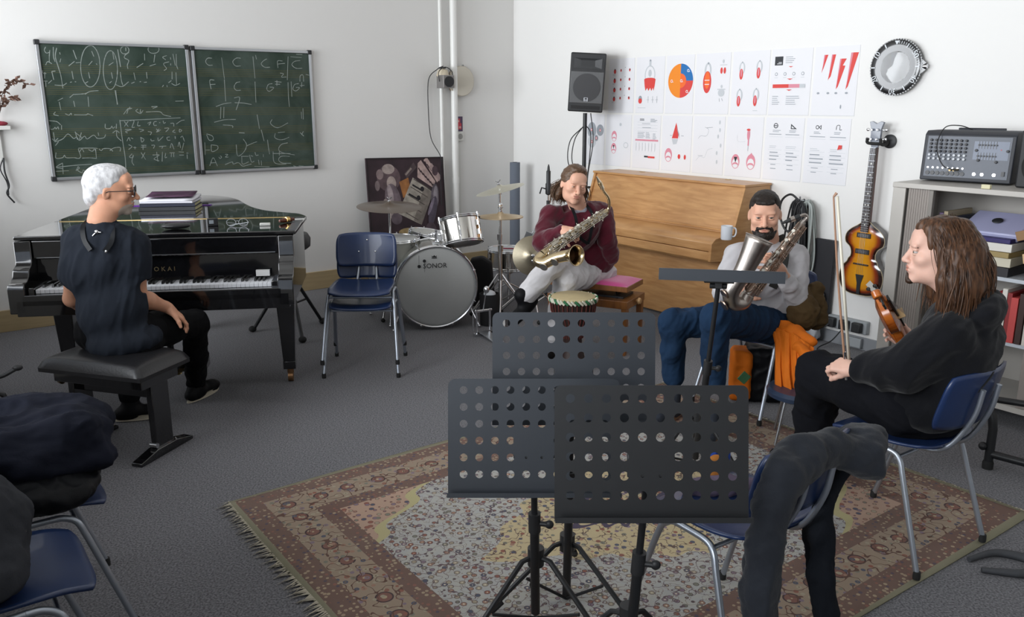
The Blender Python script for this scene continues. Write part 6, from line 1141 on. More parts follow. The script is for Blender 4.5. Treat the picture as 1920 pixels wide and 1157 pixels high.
# black tubular stand legs in front of the cabinet
def tubestand():
    t = thing('keyboard_stand', 'black tubular stand foot on the floor in front of the cabinet at the right edge', 'stand', (0, 0, 0)); a = Vector((2.27, 3.70, 0)); mb = MB(); P = [a+Vector((0, 0, .02)), a+Vector((0, 0, .20)), a+Vector((-.01, .02, .27)), a+Vector((-.06, .10, .31)), a+Vector((-.10, .16, .32))]; mb.tube([P[0]]+bez(P[1:], 6), .020); mb.tube([a+Vector((.0, 0, .075)), a+Vector((.35, -.28, .055))], .019); mb.ball(a+Vector((-.03, .01, .11)), .02); mb.build('foot_tube', BLACKMETAL, t)
    mb = MB(); mb.lathe([(.024, 0), (.025, .03), (.021, .04)], a, n=16); mb.build('rubber_foot', RUBBER, t); mb = MB(); mb.tube([a+Vector((-.10, .16, .32)), a+Vector((.3, -.12, .33))], .016); mb.build('top_bar', BLACKMETAL, t)
tubestand()
t = thing('neck_strap', 'dark curved strap lying like a horseshoe on the carpet at the right edge', 'strap', (1.86, 2.83, 0)); mb = MB(); B = bez([(-.14, .03, .012), (-.02, .075, .016), (.06, .06, .016), (.11, .02, .014), (.09, -.05, .014), (.02, -.085, .016), (-.06, -.07, .014), (-.13, -.05, .012)], 7); mb.tube([(p.x*.9, p.y*.9, p.z) for p in B], [.010+.008*math.sin(PI*i/(len(B)-1)) for i in range(len(B))], n=10); mb.build('strap_body', mat('strap_grey', hx('3a3c40'), .7), t)
# ------------------------------------------------------------------ people
SIN, COS = math.sin(PITCH), math.cos(PITCH)
def at(px, py, Y):      # a measured image point at depth Y -> room point
    u = (px-960)/1570; v = (578.5-py)/1570; d = Vector((u, COS+v*SIN, -SIN+v*COS)); return EYE+d*(Y/d.y)
def skinmat(name, c, red=.0):
    m = mat(name, c, .5, spec=.35, var=(16, .08), bump=(220, .12, .0015)); b = m.node_tree.nodes['Principled BSDF']; b.inputs['Subsurface Weight'].default_value = .12; b.inputs['Subsurface Radius'].default_value = (1, .35, .2); b.inputs['Subsurface Scale'].default_value = .012; return m
def cloth(name, c, scale=260, st=.35, rough=.92, sheen=.0, var=None): return mat(name, c, rough, spec=.15, sheen=sheen, bump=(scale, st, .002), var=var or (7, .12))
def hairmat(name, a, b_, stretch=(60, 60, 6), rough=.42):
    m = bpy.data.materials.new(name); m.use_nodes = True; nt = m.node_tree; N = nt.nodes.new; Lk = nt.links.new; bs = nt.nodes['Principled BSDF']; bs.inputs['Roughness'].default_value = rough; bs.inputs['Specular IOR Level'].default_value = .35
    tc = N('ShaderNodeTexCoord'); mp = N('ShaderNodeMapping'); mp.inputs['Scale'].default_value = stretch; n = N('ShaderNodeTexNoise'); n.inputs['Scale'].default_value = 4; n.inputs['Detail'].default_value = 5
    Lk(tc.outputs['Object'], mp.inputs[0]); Lk(mp.outputs[0], n.inputs['Vector']); r = N('ShaderNodeValToRGB'); e = r.color_ramp.elements; e[0].position = .32; e[0].color = (*hx(a), 1); e[1].position = .7; e[1].color = (*hx(b_), 1)
    Lk(n.outputs['Fac'], r.inputs[0]); Lk(r.outputs[0], bs.inputs['Base Color']); bp = N('ShaderNodeBump'); bp.inputs['Strength'].default_value = .4; bp.inputs['Distance'].default_value = .003; Lk(n.outputs['Fac'], bp.inputs['Height']); Lk(bp.outputs[0], bs.inputs['Normal']); return m
def headM(c, fwd, up=(0, 0, 1), roll=0):
    f = Vector(fwd).normalized(); u = Vector(up); r = f.cross(u).normalized(); u = r.cross(f)
    M = Matrix((r, f, u)).transposed().to_4x4(); M = M @ Matrix.Rotation(roll, 4, 'Y'); M.translation = Vector(c); return M
def apply(M, P): A = np.array(M); return P @ A[:3, :3].T+A[:3, 3]
def head_mesh(M, neck_to, stubble=False, jaw=1., nose=1., vox=.0026, fat=1., gaunt=0.):
    s = SDF(vox); K = .018
    s.el((0, -.018, .030), (.076*fat, .096, .090), k=K); s.el((0, .030, -.020), (.064*fat, .064, .082), k=.03)
    s.el((0, .040, -.078), (.047*jaw, .046, .034), k=.03); s.el((0, .076, -.100), (.021*jaw, .015, .015), k=.022)
    for x in (-1, 1):
        s.el((x*.046*jaw, .008, -.072), (.016, .032, .026), k=.03); s.el((x*.043, .064, -.022), (.020, .020, .017), k=.022)
        s.el((x*.030, .090, .024), (.022, .010, .008), k=.014)
    s.el((0, .072, .055), (.050, .026, .035), k=.03)
    for x in (-1, 1): s.el((x*.0315, .106, .003), (.017, .016, .0115), k=.012, sub=True)
    s.rc((0, .090, .016), (0, .108+.008*nose, -.030), .0075, .0115, k=.012); s.el((0, .108+.009*nose, -.033), (.0105, .010, .0095), k=.007)
    for x in (-1, 1): s.el((x*.0125, .101, -.036), (.0075, .010, .0065), k=.006)
    for x in (-1, 1): s.el((x*.0065, .107, -.0445), (.0033, .0045, .003), k=.003, sub=True)
    for x in (-1, 1): s.el((x*.0315, .0872, .0105), (.0170, .0105, .0058), k=.004); s.el((x*.0315, .0868, -.0050), (.0155, .0098, .0048), k=.004)
    s.el((0, .086, -.060), (.026, .016, .018), k=.016)
    s.el((0, .0965, -.0575), (.0235, .0080, .0046), k=.005); s.el((0, .0960, -.0690), (.0195, .0078, .0052), k=.005)
    s.el((0, .107, -.0632), (.023, .010, .0012), k=.003, sub=True)
    for x in (-1, 1):
        Rr = Matrix.Rotation(x*.35, 3, 'Z') @ Matrix.Rotation(-.15, 3, 'X'); s.el((x*.0765*fat, -.010, -.008), (.0065, .017, .0275), rot=Rr, k=.008); s.el((x*.0840*fat, -.006, -.004), (.0055, .009, .016), rot=Rr, k=.004, sub=True)
    nb = M.inverted() @ Vector(neck_to); s.rc((0, -.030, -.050), tuple(nb), .050, .060, k=.03); s.rc((0, .012, -.075), (nb.x*.7, nb.y*.7+.012, nb.z*.7), .036, .046, k=.03)
    P, Q = s.mesh(); P = relax(P, Q, 1, .4)
    cen = P[Q].mean(1); idx = np.zeros(len(Q), int)
    def inel(c, r): return (((cen-np.array(c))/np.array(r))**2).sum(1) < 1
    if stubble: idx[(inel((0, .055, -.088), (.060, .062, .040)) | inel((0, .100, -.052), (.028, .02, .010))) & (cen[:, 2] < -.045)] = 2
    idx[inel((0, .102, -.0575), (.0225, .010, .0052)) | inel((0, .101, -.0690), (.0185, .010, .0058))] = 1
    return apply(M, P), Q, idx
def face_bits(t, M, origin, brow, eye=(.09, .06, .045), closed=False, brow_r=.0038, lid=.0095):
    O_ = Vector(origin)
    for x in (-1, 1):
        c = M @ Vector((x*.0315, .0830, .0025)); mb = MB(); mb.M = Matrix.Translation(c-O_) @ M.to_3x3().to_4x4(); mb.ball((0, 0, 0), .0115, mat('eye_white', hx('a8a09b'), .25), n=18, m=12)
        mb.lathe([(0, .0122), (.0060, .0110), (.0064, .0100)], axis=(0, 1, 0), mt=mat('iris_'+brow.name, eye, .15), n=14, cap=False); mb.lathe([(0, .01245), (.0026, .0119)], axis=(0, 1, 0), mt=mat('pupil', (.005, .005, .005), .1), n=10, cap=False); mb.build('eye', None, t)
        if closed: mb = MB(); mb.M = Matrix.Translation(c-O_) @ M.to_3x3().to_4x4(); mb.ball((0, .0005, lid), (.0125, .0125, .0100), closed, n=18, m=10); mb.build('eyelid', None, t)
        s = SDF(.0016); s.chain([(x*.014, .0955, .0215), (x*.030, .0960, .0250), (x*.050, .0835, .0205)], [brow_r, brow_r*1.1, brow_r*.6], k=.003); P, Q = s.mesh(); sdf_object('eyebrow', [(apply(M, P), Q)], brow, t, origin, smooth_it=1)
def hand(s, wrist, f, pn, side=1, curl=(25, 25, 25, 25), spread=1., thumb=(.55, .7, .35), tcurl=20, size=1., k=.008):
    """f: finger direction, pn: palm-facing normal, side=+1 thumb along f x pn"""
    f = Vector(f).normalized(); pn = Vector(pn); pn = (pn-f*pn.dot(f)).normalized(); l = f.cross(pn)*side; w = Vector(wrist); z = size
    s.rc(w-f*.012, w+f*.03*z, .023*z, .022*z, k=.02)
    offs = (.028, .010, -.009, -.027); kl = (.088, .092, .087, .078); fl = (.070, .078, .072, .057); rr = (.0088, .0092, .0086, .0076)
    for i in range(4):
        kn = w+f*kl[i]*z+l*offs[i]*z; s.rc(w+f*.02*z+l*offs[i]*.7*z, kn, .0135*z, .0110*z, k=.014)
        d = (f+l*(offs[i]*4*spread-.03)).normalized(); p = kn; c = curl[i]
        for j, fr in enumerate((.45, .31, .24)):
            a = math.radians(c*(.75 if j == 0 else 1.15 if j == 1 else .8)); axr = d.cross(pn).normalized(); Rm = Matrix.Rotation(a, 3, axr); d = (Rm @ d).normalized(); pn_i = pn
            q = p+d*fl[i]*fr*z; s.rc(p, q, rr[i]*z*(1-.08*j), rr[i]*z*(.95-.10*j), k=k*.5); p = q; pn = (Rm @ pn).normalized()
        pn = Vector(pn_i if False else s_pn0(f, l, side))
    tb = w+f*.022*z+l*.020*z; d = (f*thumb[0]+l*thumb[1]+pn*thumb[2]).normalized()
    q = tb+d*.043*z; s.rc(tb, q, .0155*z, .0115*z, k=.014); ax_ = (f.cross(pn)*1.0).normalized(); d2 = (d+f*.45+pn*math.radians(tcurl)).normalized(); r_ = q+d2*.031*z; s.rc(q, r_, .0112*z, .0100*z, k=k); d3 = (d2+f*.25+pn*math.radians(tcurl)).normalized(); s.rc(r_, r_+d3*.025*z, .0100*z, .0082*z, k=k)
def s_pn0(f, l, side): return (l.cross(f)*side).normalized()
def shoe(s, ankle, toe_dir, L_=.27, k=.03, z0=.0):
    d = Vector(toe_dir).normalized(); n = Vector((0, 0, 1)); n = (n-d*n.dot(d)).normalized(); a = Vector(ankle); h = a-d*.055-n*(.065)
    s.rc(a+n*.03, a-n*.03, .047, .046, k=k); s.rc(h, h+d*.06, .036, .037, k=k); s.rc(h+d*.04+n*.008, h+d*(L_-.08)-n*.002, .040, .034, k=k); s.rc(h+d*(L_-.11)-n*.004, h+d*(L_-.045)-n*.008, .036, .026, k=k)
def sole(t, ankle, toe_dir, origin, mt, L_=.27, name='sole', z=None):
    d = Vector(toe_dir).normalized(); n = Vector((0, 0, 1)); n = (n-d*n.dot(d)).normalized(); a = Vector(ankle); h = a-d*.055-n*.100; r = d.cross(n); mb = MB(); pts = []
    for k in range(28):
        q = 2*PI*k/28; x = math.cos(q); y = math.sin(q); w_ = .040+.006*x-.008*max(0, x)**4; pts.append(h+d*(L_/2-.032+x*L_/2*1.0)+r*y*w_)
    O_ = Vector(origin); vs = [p-O_ for p in pts]+[p+n*.026-O_ for p in pts]; m_ = 28
    mb.add(vs, [tuple(range(m_)), tuple(range(2*m_-1, m_-1, -1))]+[(i, (i+1) % m_, (i+1) % m_+m_, i+m_) for i in range(m_)]); return mb.build(name, mt, t, bevel=.004)
def strip(t, name, pts, w, th, nrm, mt, origin):       # flat strap along points
    B = bez([Vector(p)-Vector(origin) for p in pts], 6); mb = MB(); vs = []; n = Vector(nrm)
    for i, p in enumerate(B):
        tt = (B[min(i+1, len(B)-1)]-B[max(0, i-1)]).normalized(); sd = tt.cross(n).normalized(); nn = sd.cross(tt)
        vs += [p+sd*w/2+nn*th, p-sd*w/2+nn*th, p-sd*w/2, p+sd*w/2]
    fs = []
    for i in range(len(B)-1):
        for k in range(4): fs.append((i*4+k, i*4+(k+1) % 4, i*4+4+(k+1) % 4, i*4+4+k))
    fs += [(3, 2, 1, 0), tuple(range(len(vs)-4, len(vs)))]; mb.add(vs, fs); return mb.build(name, mt, t)
def locks(mb, M, roots, tips, n, rnd, r=.006, sag=.02, mt=None, seg=6):
    """curved tapered hair locks between two point lists (head frame)"""
    for i in range(n):
        u = rnd.random(); k = int(u*(len(roots)-1)); f = u*(len(roots)-1)-k
        A = Vector(roots[k]).lerp(Vector(roots[min(k+1, len(roots)-1)]), f); B = Vector(tips[k]).lerp(Vector(tips[min(k+1, len(tips)-1)]), f)
        j = Vector((rnd.gauss(0, 1), rnd.gauss(0, 1), rnd.gauss(0, 1))); A = A+j*.006; B = B+Vector((rnd.gauss(0, 1), rnd.gauss(0, 1), rnd.gauss(0, 1)))*.018
        mid = (A+B)/2; out = Vector((mid.x, mid.y, 0)); out = out.normalized()*(.018+rnd.random()*sag) if out.length > .01 else Vector(); mid1 = A.lerp(B, .33)+out*1.1+j*.004; mid2 = A.lerp(B, .7)+out*.6+Vector((rnd.gauss(0, .006), rnd.gauss(0, .006), 0))
        P = bez([A, mid1, mid2, B], seg); N = len(P); rr = r*rnd.uniform(.6, 1.25); mb.tube([M @ p for p in P], [rr*(.55+.75*math.sin(PI*min(1, .15+.85*q/(N-1)))) for q in range(N)], mt, n=6)
LIPS = skinmat('lips', hx('b98070'))
# ================================================================== pianist
def pianist():
    SK = skinmat('skin_pianist', hx('d09a7e')); ST = skinmat('skin_stubble_grey', hx('b7a99d')); SHIRT = cloth('tshirt_navy', hx('252a33'), 300, .25, .85, .0); TR = cloth('trousers_black', hx('101012')); HA = hairmat('hair_silver', 'a9a8aa', 'e2e2e4', (18, 18, 6), .6)
    o = Vector((-1.99, 4.0, 0)); t = thing('person', 'grey-haired man with glasses in dark t-shirt, seated at the grand piano looking right', 'person', o)
    hipR, hipL = Vector((-1.89, 4.01, .585)), Vector((-2.08, 4.03, .585)); kneeR = at(366, 606, 4.42); ankR = at(368, 722, 4.66); kneeL = Vector((-2.13, 4.47, .53)); ankL = Vector((-2.09, 4.33, .115))
    neck = at(189, 415, 3.97); shR = at(252, 461, 4.02); shL = at(143, 452, 3.98); chest = at(192, 500, 3.98); waist = at(212, 585, 3.99); pel = at(232, 638, 4.0)
    elR = at(259, 556, 4.03); wrR = at(314, 577, 4.17); elL = at(135, 560, 4.12); wrL = at(165, 585, 4.32)
    M = headM(at(206, 357, 4.02), (.94, .34, -.06), roll=math.radians(2))
    P, Q, idx = head_mesh(M, neck, stubble=True, nose=1.25, jaw=.98)
    arm = SDF(.004); arm.chain([shR, shR.lerp(elR, .5), elR, elR.lerp(wrR, .35), wrR], [.052, .047, .040, .041, .026], k=.02)
    fd = (at(347, 600, 4.20)-wrR); hand(arm, wrR, fd, Vector((.15, .1, -1)), side=-1, curl=(22, 24, 26, 30), spread=1.1, thumb=(.75, .6, .1))
    armL = SDF(.006); armL.chain([shL, elL, wrL], [.05, .040, .027], k=.02); hand(armL, wrL, Vector((.3, .6, -.35)), (0, 0, -1), side=1, curl=(20, 20, 20, 20))
    tor = SDF(.010); tor.chain([neck, chest, waist, pel], [.05, .075, .075, .075], k=.05); tor.rc(hipR, kneeR, .06, .045).rc(hipL, kneeL, .06, .045).rc(kneeR, ankR, .045, .035).rc(kneeL, ankL, .045, .035)
    parts = [(P, Q), arm.mesh(), armL.mesh(), tor.mesh()]; ids = [idx]+[np.zeros(len(q[1]), int) for q in parts[1:]]; allid = np.concatenate(ids)
    sdf_object('body', parts, [SK, LIPS, ST], t, o, matfn=lambda c: allid, smooth_it=0)
    face_bits(t, M, o, hairmat('brow_grey', '6e655f', '8e8680'), (.12, .10, .08))
    # t-shirt
    s = SDF(.006); up = (neck-pel).normalized(); rt = (shR-shL).normalized(); fw = up.cross(rt).normalized(); Rm = Matrix((rt, fw, up)).transposed()
    ea = shR.lerp(elR, .58); s.chain([shR, shR.lerp(elR, .3), ea], [.070, .068, .072], k=.03); da = (elR-shR).normalized(); s.box(ea+da*.066, (.10, .10, .05), rot=da.to_track_quat('Z', 'Y').to_matrix(), rad=0, k=.008, sub=True)
    eb = shL.lerp(elL, .6); s.chain([shL, eb], [.066, .066], k=.03)
    s.el(chest+up*.02, (.185, .118, .175), rot=Rm, k=.04); s.el(waist+up*.02, (.163, .122, .16), rot=Rm, k=.06); s.el(pel, (.175, .135, .085), rot=Rm, k=.06); s.rc(neck-up*.075-rt*.05, neck-up*.075+rt*.05, .062, k=.05)
    s.rc(shL+rt*.03, shR-rt*.03, .063, k=.05); s.rc(neck-up*.035, neck-up*.07, .064, .07, k=.03)
    s.box(neck+up*.055, (.12, .12, .05), rot=Rm, rad=0, k=.01, sub=True)
    sdf_object('t_shirt', [s], SHIRT, t, o, fold=[(.013, 8, ((.35, 0, 1), 4), 2), (.004, 20, ((.4, 0, 1), 4), 5)], smooth_it=3)
    s = SDF(.007); s.el(pel-Vector((0, -.03, .03)), (.175, .14, .085), k=.04); s.chain([hipR, hipR.lerp(kneeR, .5), kneeR, kneeR.lerp(ankR, .5), ankR+Vector((0, 0, .03))], [.098, .088, .070, .062, .058], k=.03); s.chain([hipL, kneeL, kneeL.lerp(ankL, .5), ankL+Vector((0, 0, .03))], [.098, .070, .062, .056], k=.03)
    sdf_object('trousers', [s], TR, t, o, fold=(.007, 12, None, 1), smooth_it=3)
    SH = cloth('shoe_black', hx('141416'), 150, .2, .6); WS = mat('sole_cream', hx('bdb6a4'), .7)
    for ank, dr in ((ankR, Vector((.30, .95, .02))), (ankL, Vector((.93, .36, .0)))):
        a = Vector((ank.x, ank.y, .105)); s = SDF(.005); shoe(s, a, dr); so = sdf_object('shoe', [s], SH, t, o, smooth_it=1); sole(so, a, dr, o, WS)
    # hair: short silver
    s = SDF(.004); s.el((0, -.022, .036), (.0795, .0985, .090), k=.012); s.el((0, .025, .095), (.050, .055, .026), k=.03); s.el((0, -.075, -.03), (.060, .043, .055), k=.02)
    s.el((0, .105, -.018), (.088, .072, .090), k=.01, sub=True); s.el((0, .03, -.095), (.10, .10, .075), k=.012, sub=True)
    for x in (-1, 1): s.el((x*.082, .008, -.02), (.02, .026, .034), k=.01, sub=True); s.el((x*.074, .050, .02), (.03, .030, .028), k=.01, sub=True)
    P, Q = s.mesh(); P = relax(P, Q, 2); P = folds(P, vnormals(P, Q), .0018, 34, ((0, 1, .5), 7), 3, False); sdf_object('hair', [(apply(M, P), Q)], HA, t, o, smooth_it=0)
    GL = mat('glasses_dark', (.02, .02, .024), .3); g = MB(); g.M = Matrix.Translation(-o) @ M
    for x in (-1, 1): g.tube([(x*.034+.024*math.cos(a), .110, .002+.021*math.sin(a)) for a in [2*PI*k/24 for k in range(24)]], .0024, closed=True, n=8); g.tube([(x*.058, .108, .008), (x*.074, .085, .008), (x*.080, .0, .004), (x*.079, -.02, -.006)], .0018, n=6)
    g.tube([(-.011, .112, .006), (0, .115, .009), (.011, .112, .006)], .0022, n=6); gl = g.build('spectacles', GL, t)
    g = MB(); g.M = Matrix.Translation(-o) @ M
    for x in (-1, 1): g.lathe([(0, .0), (.0225, 0)], (x*.034, .110, .002), (0, 1, 0), n=20, cap=False)
    g.build('lenses', mat('lens_clear', (.9, .93, .95), .02, trans=1, alpha=.35), gl)
    LE = mat('strap_leather', (.006, .007, .009), .45, spec=.25); bk = -fw*.118
    for sx in (1, -1): strip(t, 'harness_strap', [neck+rt*.045*sx+up*.0+fw*.05, neck+rt*.065*sx-up*.02-fw*.045, neck+rt*.060*sx-up*.075-fw*.085, neck+rt*.030*sx-up*.12-fw*.115], .022, .006, -fw, LE, o)
    mb = MB(); c = neck-up*.035-fw*.085-o; mb.ball(c, (.010, .006, .010)); mb.ball(c-up*.085+rt*.035-fw*.03, (.007, .005, .009)); mb.tube([c+rt*.02, c, c-rt*.02-up*.02], .003); mb.build('harness_buckles', CHROME, t)
pianist()
# ================================================================== generic key work for saxophones
def sax(t, o, body, body_r, bellp, bell_r, neckp, mt, keymt, side, seed=1, ncups=13, cup=.017, mouth=None, bellmt=None, inner=None):
    """body: crook -> bow points, bellp: bow -> bell rim; side: direction the keys face"""
    O_ = Vector(o); B = bez([p-O_ for p in body], 8); mb = MB(); n = len(B); mb.tube(B, [body_r[0]+(body_r[1]-body_r[0])*i/(n-1) for i in range(n)], n=20); mb.build('body_tube', mt, t)
    Bb = bez([p-O_ for p in bellp], 8); n2 = len(Bb); rs = [bell_r[0]+(bell_r[1]-bell_r[0])*(i/(n2-1))**1.3+(bell_r[2]-bell_r[1])*max(0, (i/(n2-1)-.72)/.28)**2.2 for i in range(n2)]
    mb = MB(); mb.tube(Bb, rs, n=32, cap=False); be = mb.build('bell', bellmt or mt, t, solid=.0015); mb = MB(); ax = (Bb[-1]-Bb[-2]).normalized()
    q = ax.to_track_quat('Z', 'Y').to_matrix(); mb.tube([Bb[-1]+q @ Vector((rs[-1]*math.cos(a), rs[-1]*math.sin(a), 0)) for a in [2*PI*k/40 for k in range(40)]], .0028, closed=True, n=8); mb.build('bell_rim', mt, be)
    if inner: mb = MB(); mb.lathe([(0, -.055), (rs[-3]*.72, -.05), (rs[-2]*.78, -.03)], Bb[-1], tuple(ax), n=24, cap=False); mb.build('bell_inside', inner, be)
    Nk = bez([p-O_ for p in neckp], 8); mb = MB(); n3 = len(Nk); mb.tube(Nk, [body_r[0]*.62-(body_r[0]*.62-.0075)*i/(n3-1) for i in range(n3)], n=14); mb.tube([Nk[0], Nk[1]], body_r[0]*.95, n=16); mb.build('neck', mt, t)
    a0 = Nk[-1]; d = (Nk[-1]-Nk[-2]).normalized(); mb = MB(); mb.tube([a0-d*.015, a0+d*.03, a0+d*.075], [.0125, .012, .005], n=14); mb.build('mouthpiece', mouth or BLACKPLASTIC, t); mb = MB(); mb.tube([a0+d*.012, a0+d*.032], [.0145, .014], n=14); mb.build('ligature', mt, t)
    rr = random.Random(seed); ax0 = (B[-1]-B[0]).normalized(); sd = Vector(side); sd = (sd-ax0*sd.dot(ax0)).normalized(); lt = ax0.cross(sd); Ln = (B[-1]-B[0]).length
    for k in range(ncups):
        f = .08+.86*k/(ncups-1); i = f*(n-1); p = B[int(i)].lerp(B[min(int(i)+1, n-1)], i-int(i)); rad = body_r[0]+(body_r[1]-body_r[0])*f; c = cup*(.6+.6*f)*rr.uniform(.85, 1.1); dd = (sd+lt*rr.choice((-.75, -.3, .35, .8))).normalized()
        mb = MB(); mb.lathe([(c*.9, 0), (c, .003), (c*.9, .0065), (c*.3, .008)], p+dd*(rad+.006), tuple(dd), n=18); mb.tube([p+dd*(rad+.012), p+dd*(rad+.014)+lt*.02*rr.choice((-1, 1))+ax0*rr.uniform(-.02, .02)], .0022, n=6); mb.build('key_cup', keymt, t)
    for off, hgt in ((.6, .012), (-.6, .013), (.15, .020), (-.2, .018), (1.3, .012), (-1.3, .010), (.9, .018), (-.9, .020)):
        dd = (sd+lt*off).normalized(); p0 = B[int(.06*n)]+dd*(body_r[0]+hgt); p1 = B[int(.93*n)]+dd*(body_r[1]+hgt); mb = MB(); mb.cyl(p0, p1, .0024, n=8)
        for q in range(6): pp = p0.lerp(p1, (q+.5)/6); mb.tube([pp, pp-dd*(hgt+.002)], .0022, n=6); mb.ball(pp, .0042, n=8, m=5)
        mb.build('key_rod', keymt, t)
    for k in range(5): f = .2+.13*k; p = B[int(f*(n-1))]; mb = MB(); dd = (sd*.8+lt*.4).normalized(); q = p+dd*(body_r[1]+.022); mb.lathe([(.007, 0), (.009, .003), (.007, .006)], q, tuple(dd), n=12); mb.tube([q, q+ax0*.03], .0025, n=6); mb.build('finger_key', mat('pearl', hx('d4d0c4'), .25), t)
    m_ = Bb[int(n2*.55)]; j = B[int(n*.62)]; mb = MB(); mb.tube([m_, (m_+j)/2+sd*.004, j], .004, n=8); mb.build('brace', keymt, t)
    lo = Bb[int(n2*.5)]; dd = (Bb[int(n2*.5)]-B[int(n*.7)]).normalized()
    for q in (.45, .62): c = Bb[int(n2*q)]; mb = MB(); mb.lathe([(.026, 0), (.028, .003), (.026, .007), (.006, .009)], c+dd*(rs[int(n2*q)]+.006), tuple(dd), n=20); mb.build('low_key_cup', keymt, be)
# ================================================================== man in the red sweater
def redman():
    SK = skinmat('skin_pale', hx('d9a890')); RED = cloth('sweater_burgundy', hx('4e1322'), 180, .45, .95, .35); WT = cloth('trousers_white', hx('c9c7c9'), 240, .3); HB = hairmat('hair_brown_swept', '3d2b20', '6f5540', (16, 50, 50), .42)
    o = R(2.80, 1.56, 0); t = thing('person', 'man in burgundy sweater and white trousers, legs crossed, saxophone across his lap', 'person', o)
    pel = at(1112, 503, 5.82); hipR = at(1085, 500, 5.74); hipL = at(1128, 512, 5.84); neck = at(1083, 386, 5.60); shR = at(1031, 404, 5.58); shL = at(1130, 398, 5.70); chest = at(1083, 430, 5.66); waist = at(1100, 478, 5.78)
    kneeR = at(1033, 497, 5.36); ankR = at(981, 560, 5.24); kneeL = at(1060, 527, 5.42); ankL = Vector((.27, 5.50, .11)); elR = at(1016, 455, 5.44); wrR = at(1055, 431, 5.30); elL = at(1139, 452, 5.66); wrL = at(1147, 484, 5.70)
    M = headM(at(1076, 346, 5.50), (.24, -.95, -.12), roll=math.radians(-10))
    P, Q, idx = head_mesh(M, neck, jaw=.92, nose=1.1)
    a = SDF(.0045); a.chain([elR.lerp(wrR, .5), wrR], [.034, .026], k=.02); hand(a, wrR, at(1084, 437, 5.20)-wrR, Vector((-.1, .75, -.55)), side=-1, curl=(42, 46, 50, 52), spread=1.4, thumb=(.5, .6, .6))
    b = SDF(.006); b.rc(elL.lerp(wrL, .7), wrL, .03, .026); hand(b, wrL, Vector((-.1, .7, -.9)), (-.9, 0, 0), side=1, curl=(30, 30, 30, 30), size=.9)
    tor = SDF(.010); tor.chain([neck, chest, waist, pel], [.05, .075, .075, .075], k=.05); tor.chain([shL, elL, wrL], [.04, .035, .028]); tor.chain([shR, elR, wrR], [.04, .035, .026]); tor.chain([hipR, kneeR, ankR], [.06, .045, .035]); tor.chain([hipL, kneeL, ankL], [.06, .045, .035])
    parts = [(P, Q), a.mesh(), b.mesh(), tor.mesh()]; allid = np.concatenate([idx]+[np.zeros(len(q[1]), int) for q in parts[1:]])
    sdf_object('body', parts, [SK, LIPS], t, o, matfn=lambda c: allid, smooth_it=0); face_bits(t, M, o, hairmat('brow_brown', '2f2018', '4a3526'), (.10, .07, .05), closed=SK, lid=.0035)
    up = (neck-pel).normalized(); rt = (shL-shR).normalized(); fw = rt.cross(up).normalized(); fw = -fw if fw.y > 0 else fw; Rm = Matrix((rt, up.cross(rt), up)).transposed()
    s = SDF(.006); s.el(chest, (.168, .125, .16), rot=Rm, k=.05); s.el(waist+up*.0, (.158, .128, .13), rot=Rm, k=.05); s.el(pel+up*.05, (.165, .135, .08), rot=Rm, k=.04); s.rc(shL-rt*.03, shR+rt*.03, .064, k=.05); s.rc(neck-up*.03, neck-up*.08, .060, .07, k=.03)
    s.chain([shR, shR.lerp(elR, .5), elR, elR.lerp(wrR, .5), wrR-(wrR-elR).normalized()*.015], [.066, .060, .056, .050, .036], k=.025); s.chain([shL, shL.lerp(elL, .5), elL, elL.lerp(wrL, .6), wrL], [.066, .062, .056, .052, .044], k=.025)
    s.box(neck+up*.045+fw*.02, (.09, .09, .045), rot=Rm, rad=0, k=.012, sub=True)
    sdf_object('sweater', [s], RED, t, o, fold=[(.012, 9, ((.9, 0, 1), 3), 4), (.005, 18, ((1, 0, .8), 3), 7)], smooth_it=3)
    s = SDF(.005); s.rc(neck-up*.018-rt*.02+fw*.028, neck-up*.018+rt*.02+fw*.028, .034, k=.01); sdf_object('shirt_collar', [s], cloth('collar_check', hx('9a98a2'), 90, .5), t, o, smooth_it=2)
    s = SDF(.006); s.el(pel-up*.03, (.15, .13, .09), k=.04); s.chain([hipR, hipR.lerp(kneeR, .5)+Vector((0, 0, -.01)), kneeR, kneeR.lerp(ankR, .45), ankR.lerp(kneeR, .12)], [.100, .092, .074, .066, .062], k=.03); s.chain([hipL, kneeL, kneeL.lerp(ankL, .5), ankL.lerp(kneeL, .1)], [.095, .070, .062, .060], k=.03)
    sdf_object('trousers', [s], WT, t, o, fold=[(.014, 10, ((.9, .3, .6), 3.5), 2), (.004, 22, ((.9, .3, .6), 3), 8)], smooth_it=3)
    SH = cloth('sneaker_black', hx('121214'), 150, .2, .6)
    s = SDF(.006); shoe(s, ankR, Vector((-.55, -.45, -.45)), L_=.26); s2 = SDF(.006); shoe(s2, Vector((ankL.x, ankL.y, .105)), Vector((-.3, -.95, 0)), L_=.27)
    for q in (s, s2): sdf_object('shoe', [q], SH, t, o, smooth_it=1)
    # hair swept back, shoulder length
    s = SDF(.004); s.el((0, -.022, .036), (.084, .102, .094), k=.012); s.el((0, .02, .105), (.055, .055, .022), k=.03); s.el((0, -.10, -.05), (.075, .045, .09), k=.03); s.el((.075, -.055, -.075), (.025, .035, .06), k=.03); s.el((-.078, -.055, -.075), (.028, .035, .065), k=.03); s.el((0, .110, -.030), (.085, .070, .100), k=.010, sub=True); s.el((0, .05, -.11), (.10, .10, .075), k=.012, sub=True)
    for x in (-1, 1): s.el((x*.090, .020, -.025), (.025, .032, .045), k=.01, sub=True)
    P, Q = s.mesh(); P = relax(P, Q, 2); P = folds(P, vnormals(P, Q), .004, 55, ((0, 1, .3), 5), 4, False)
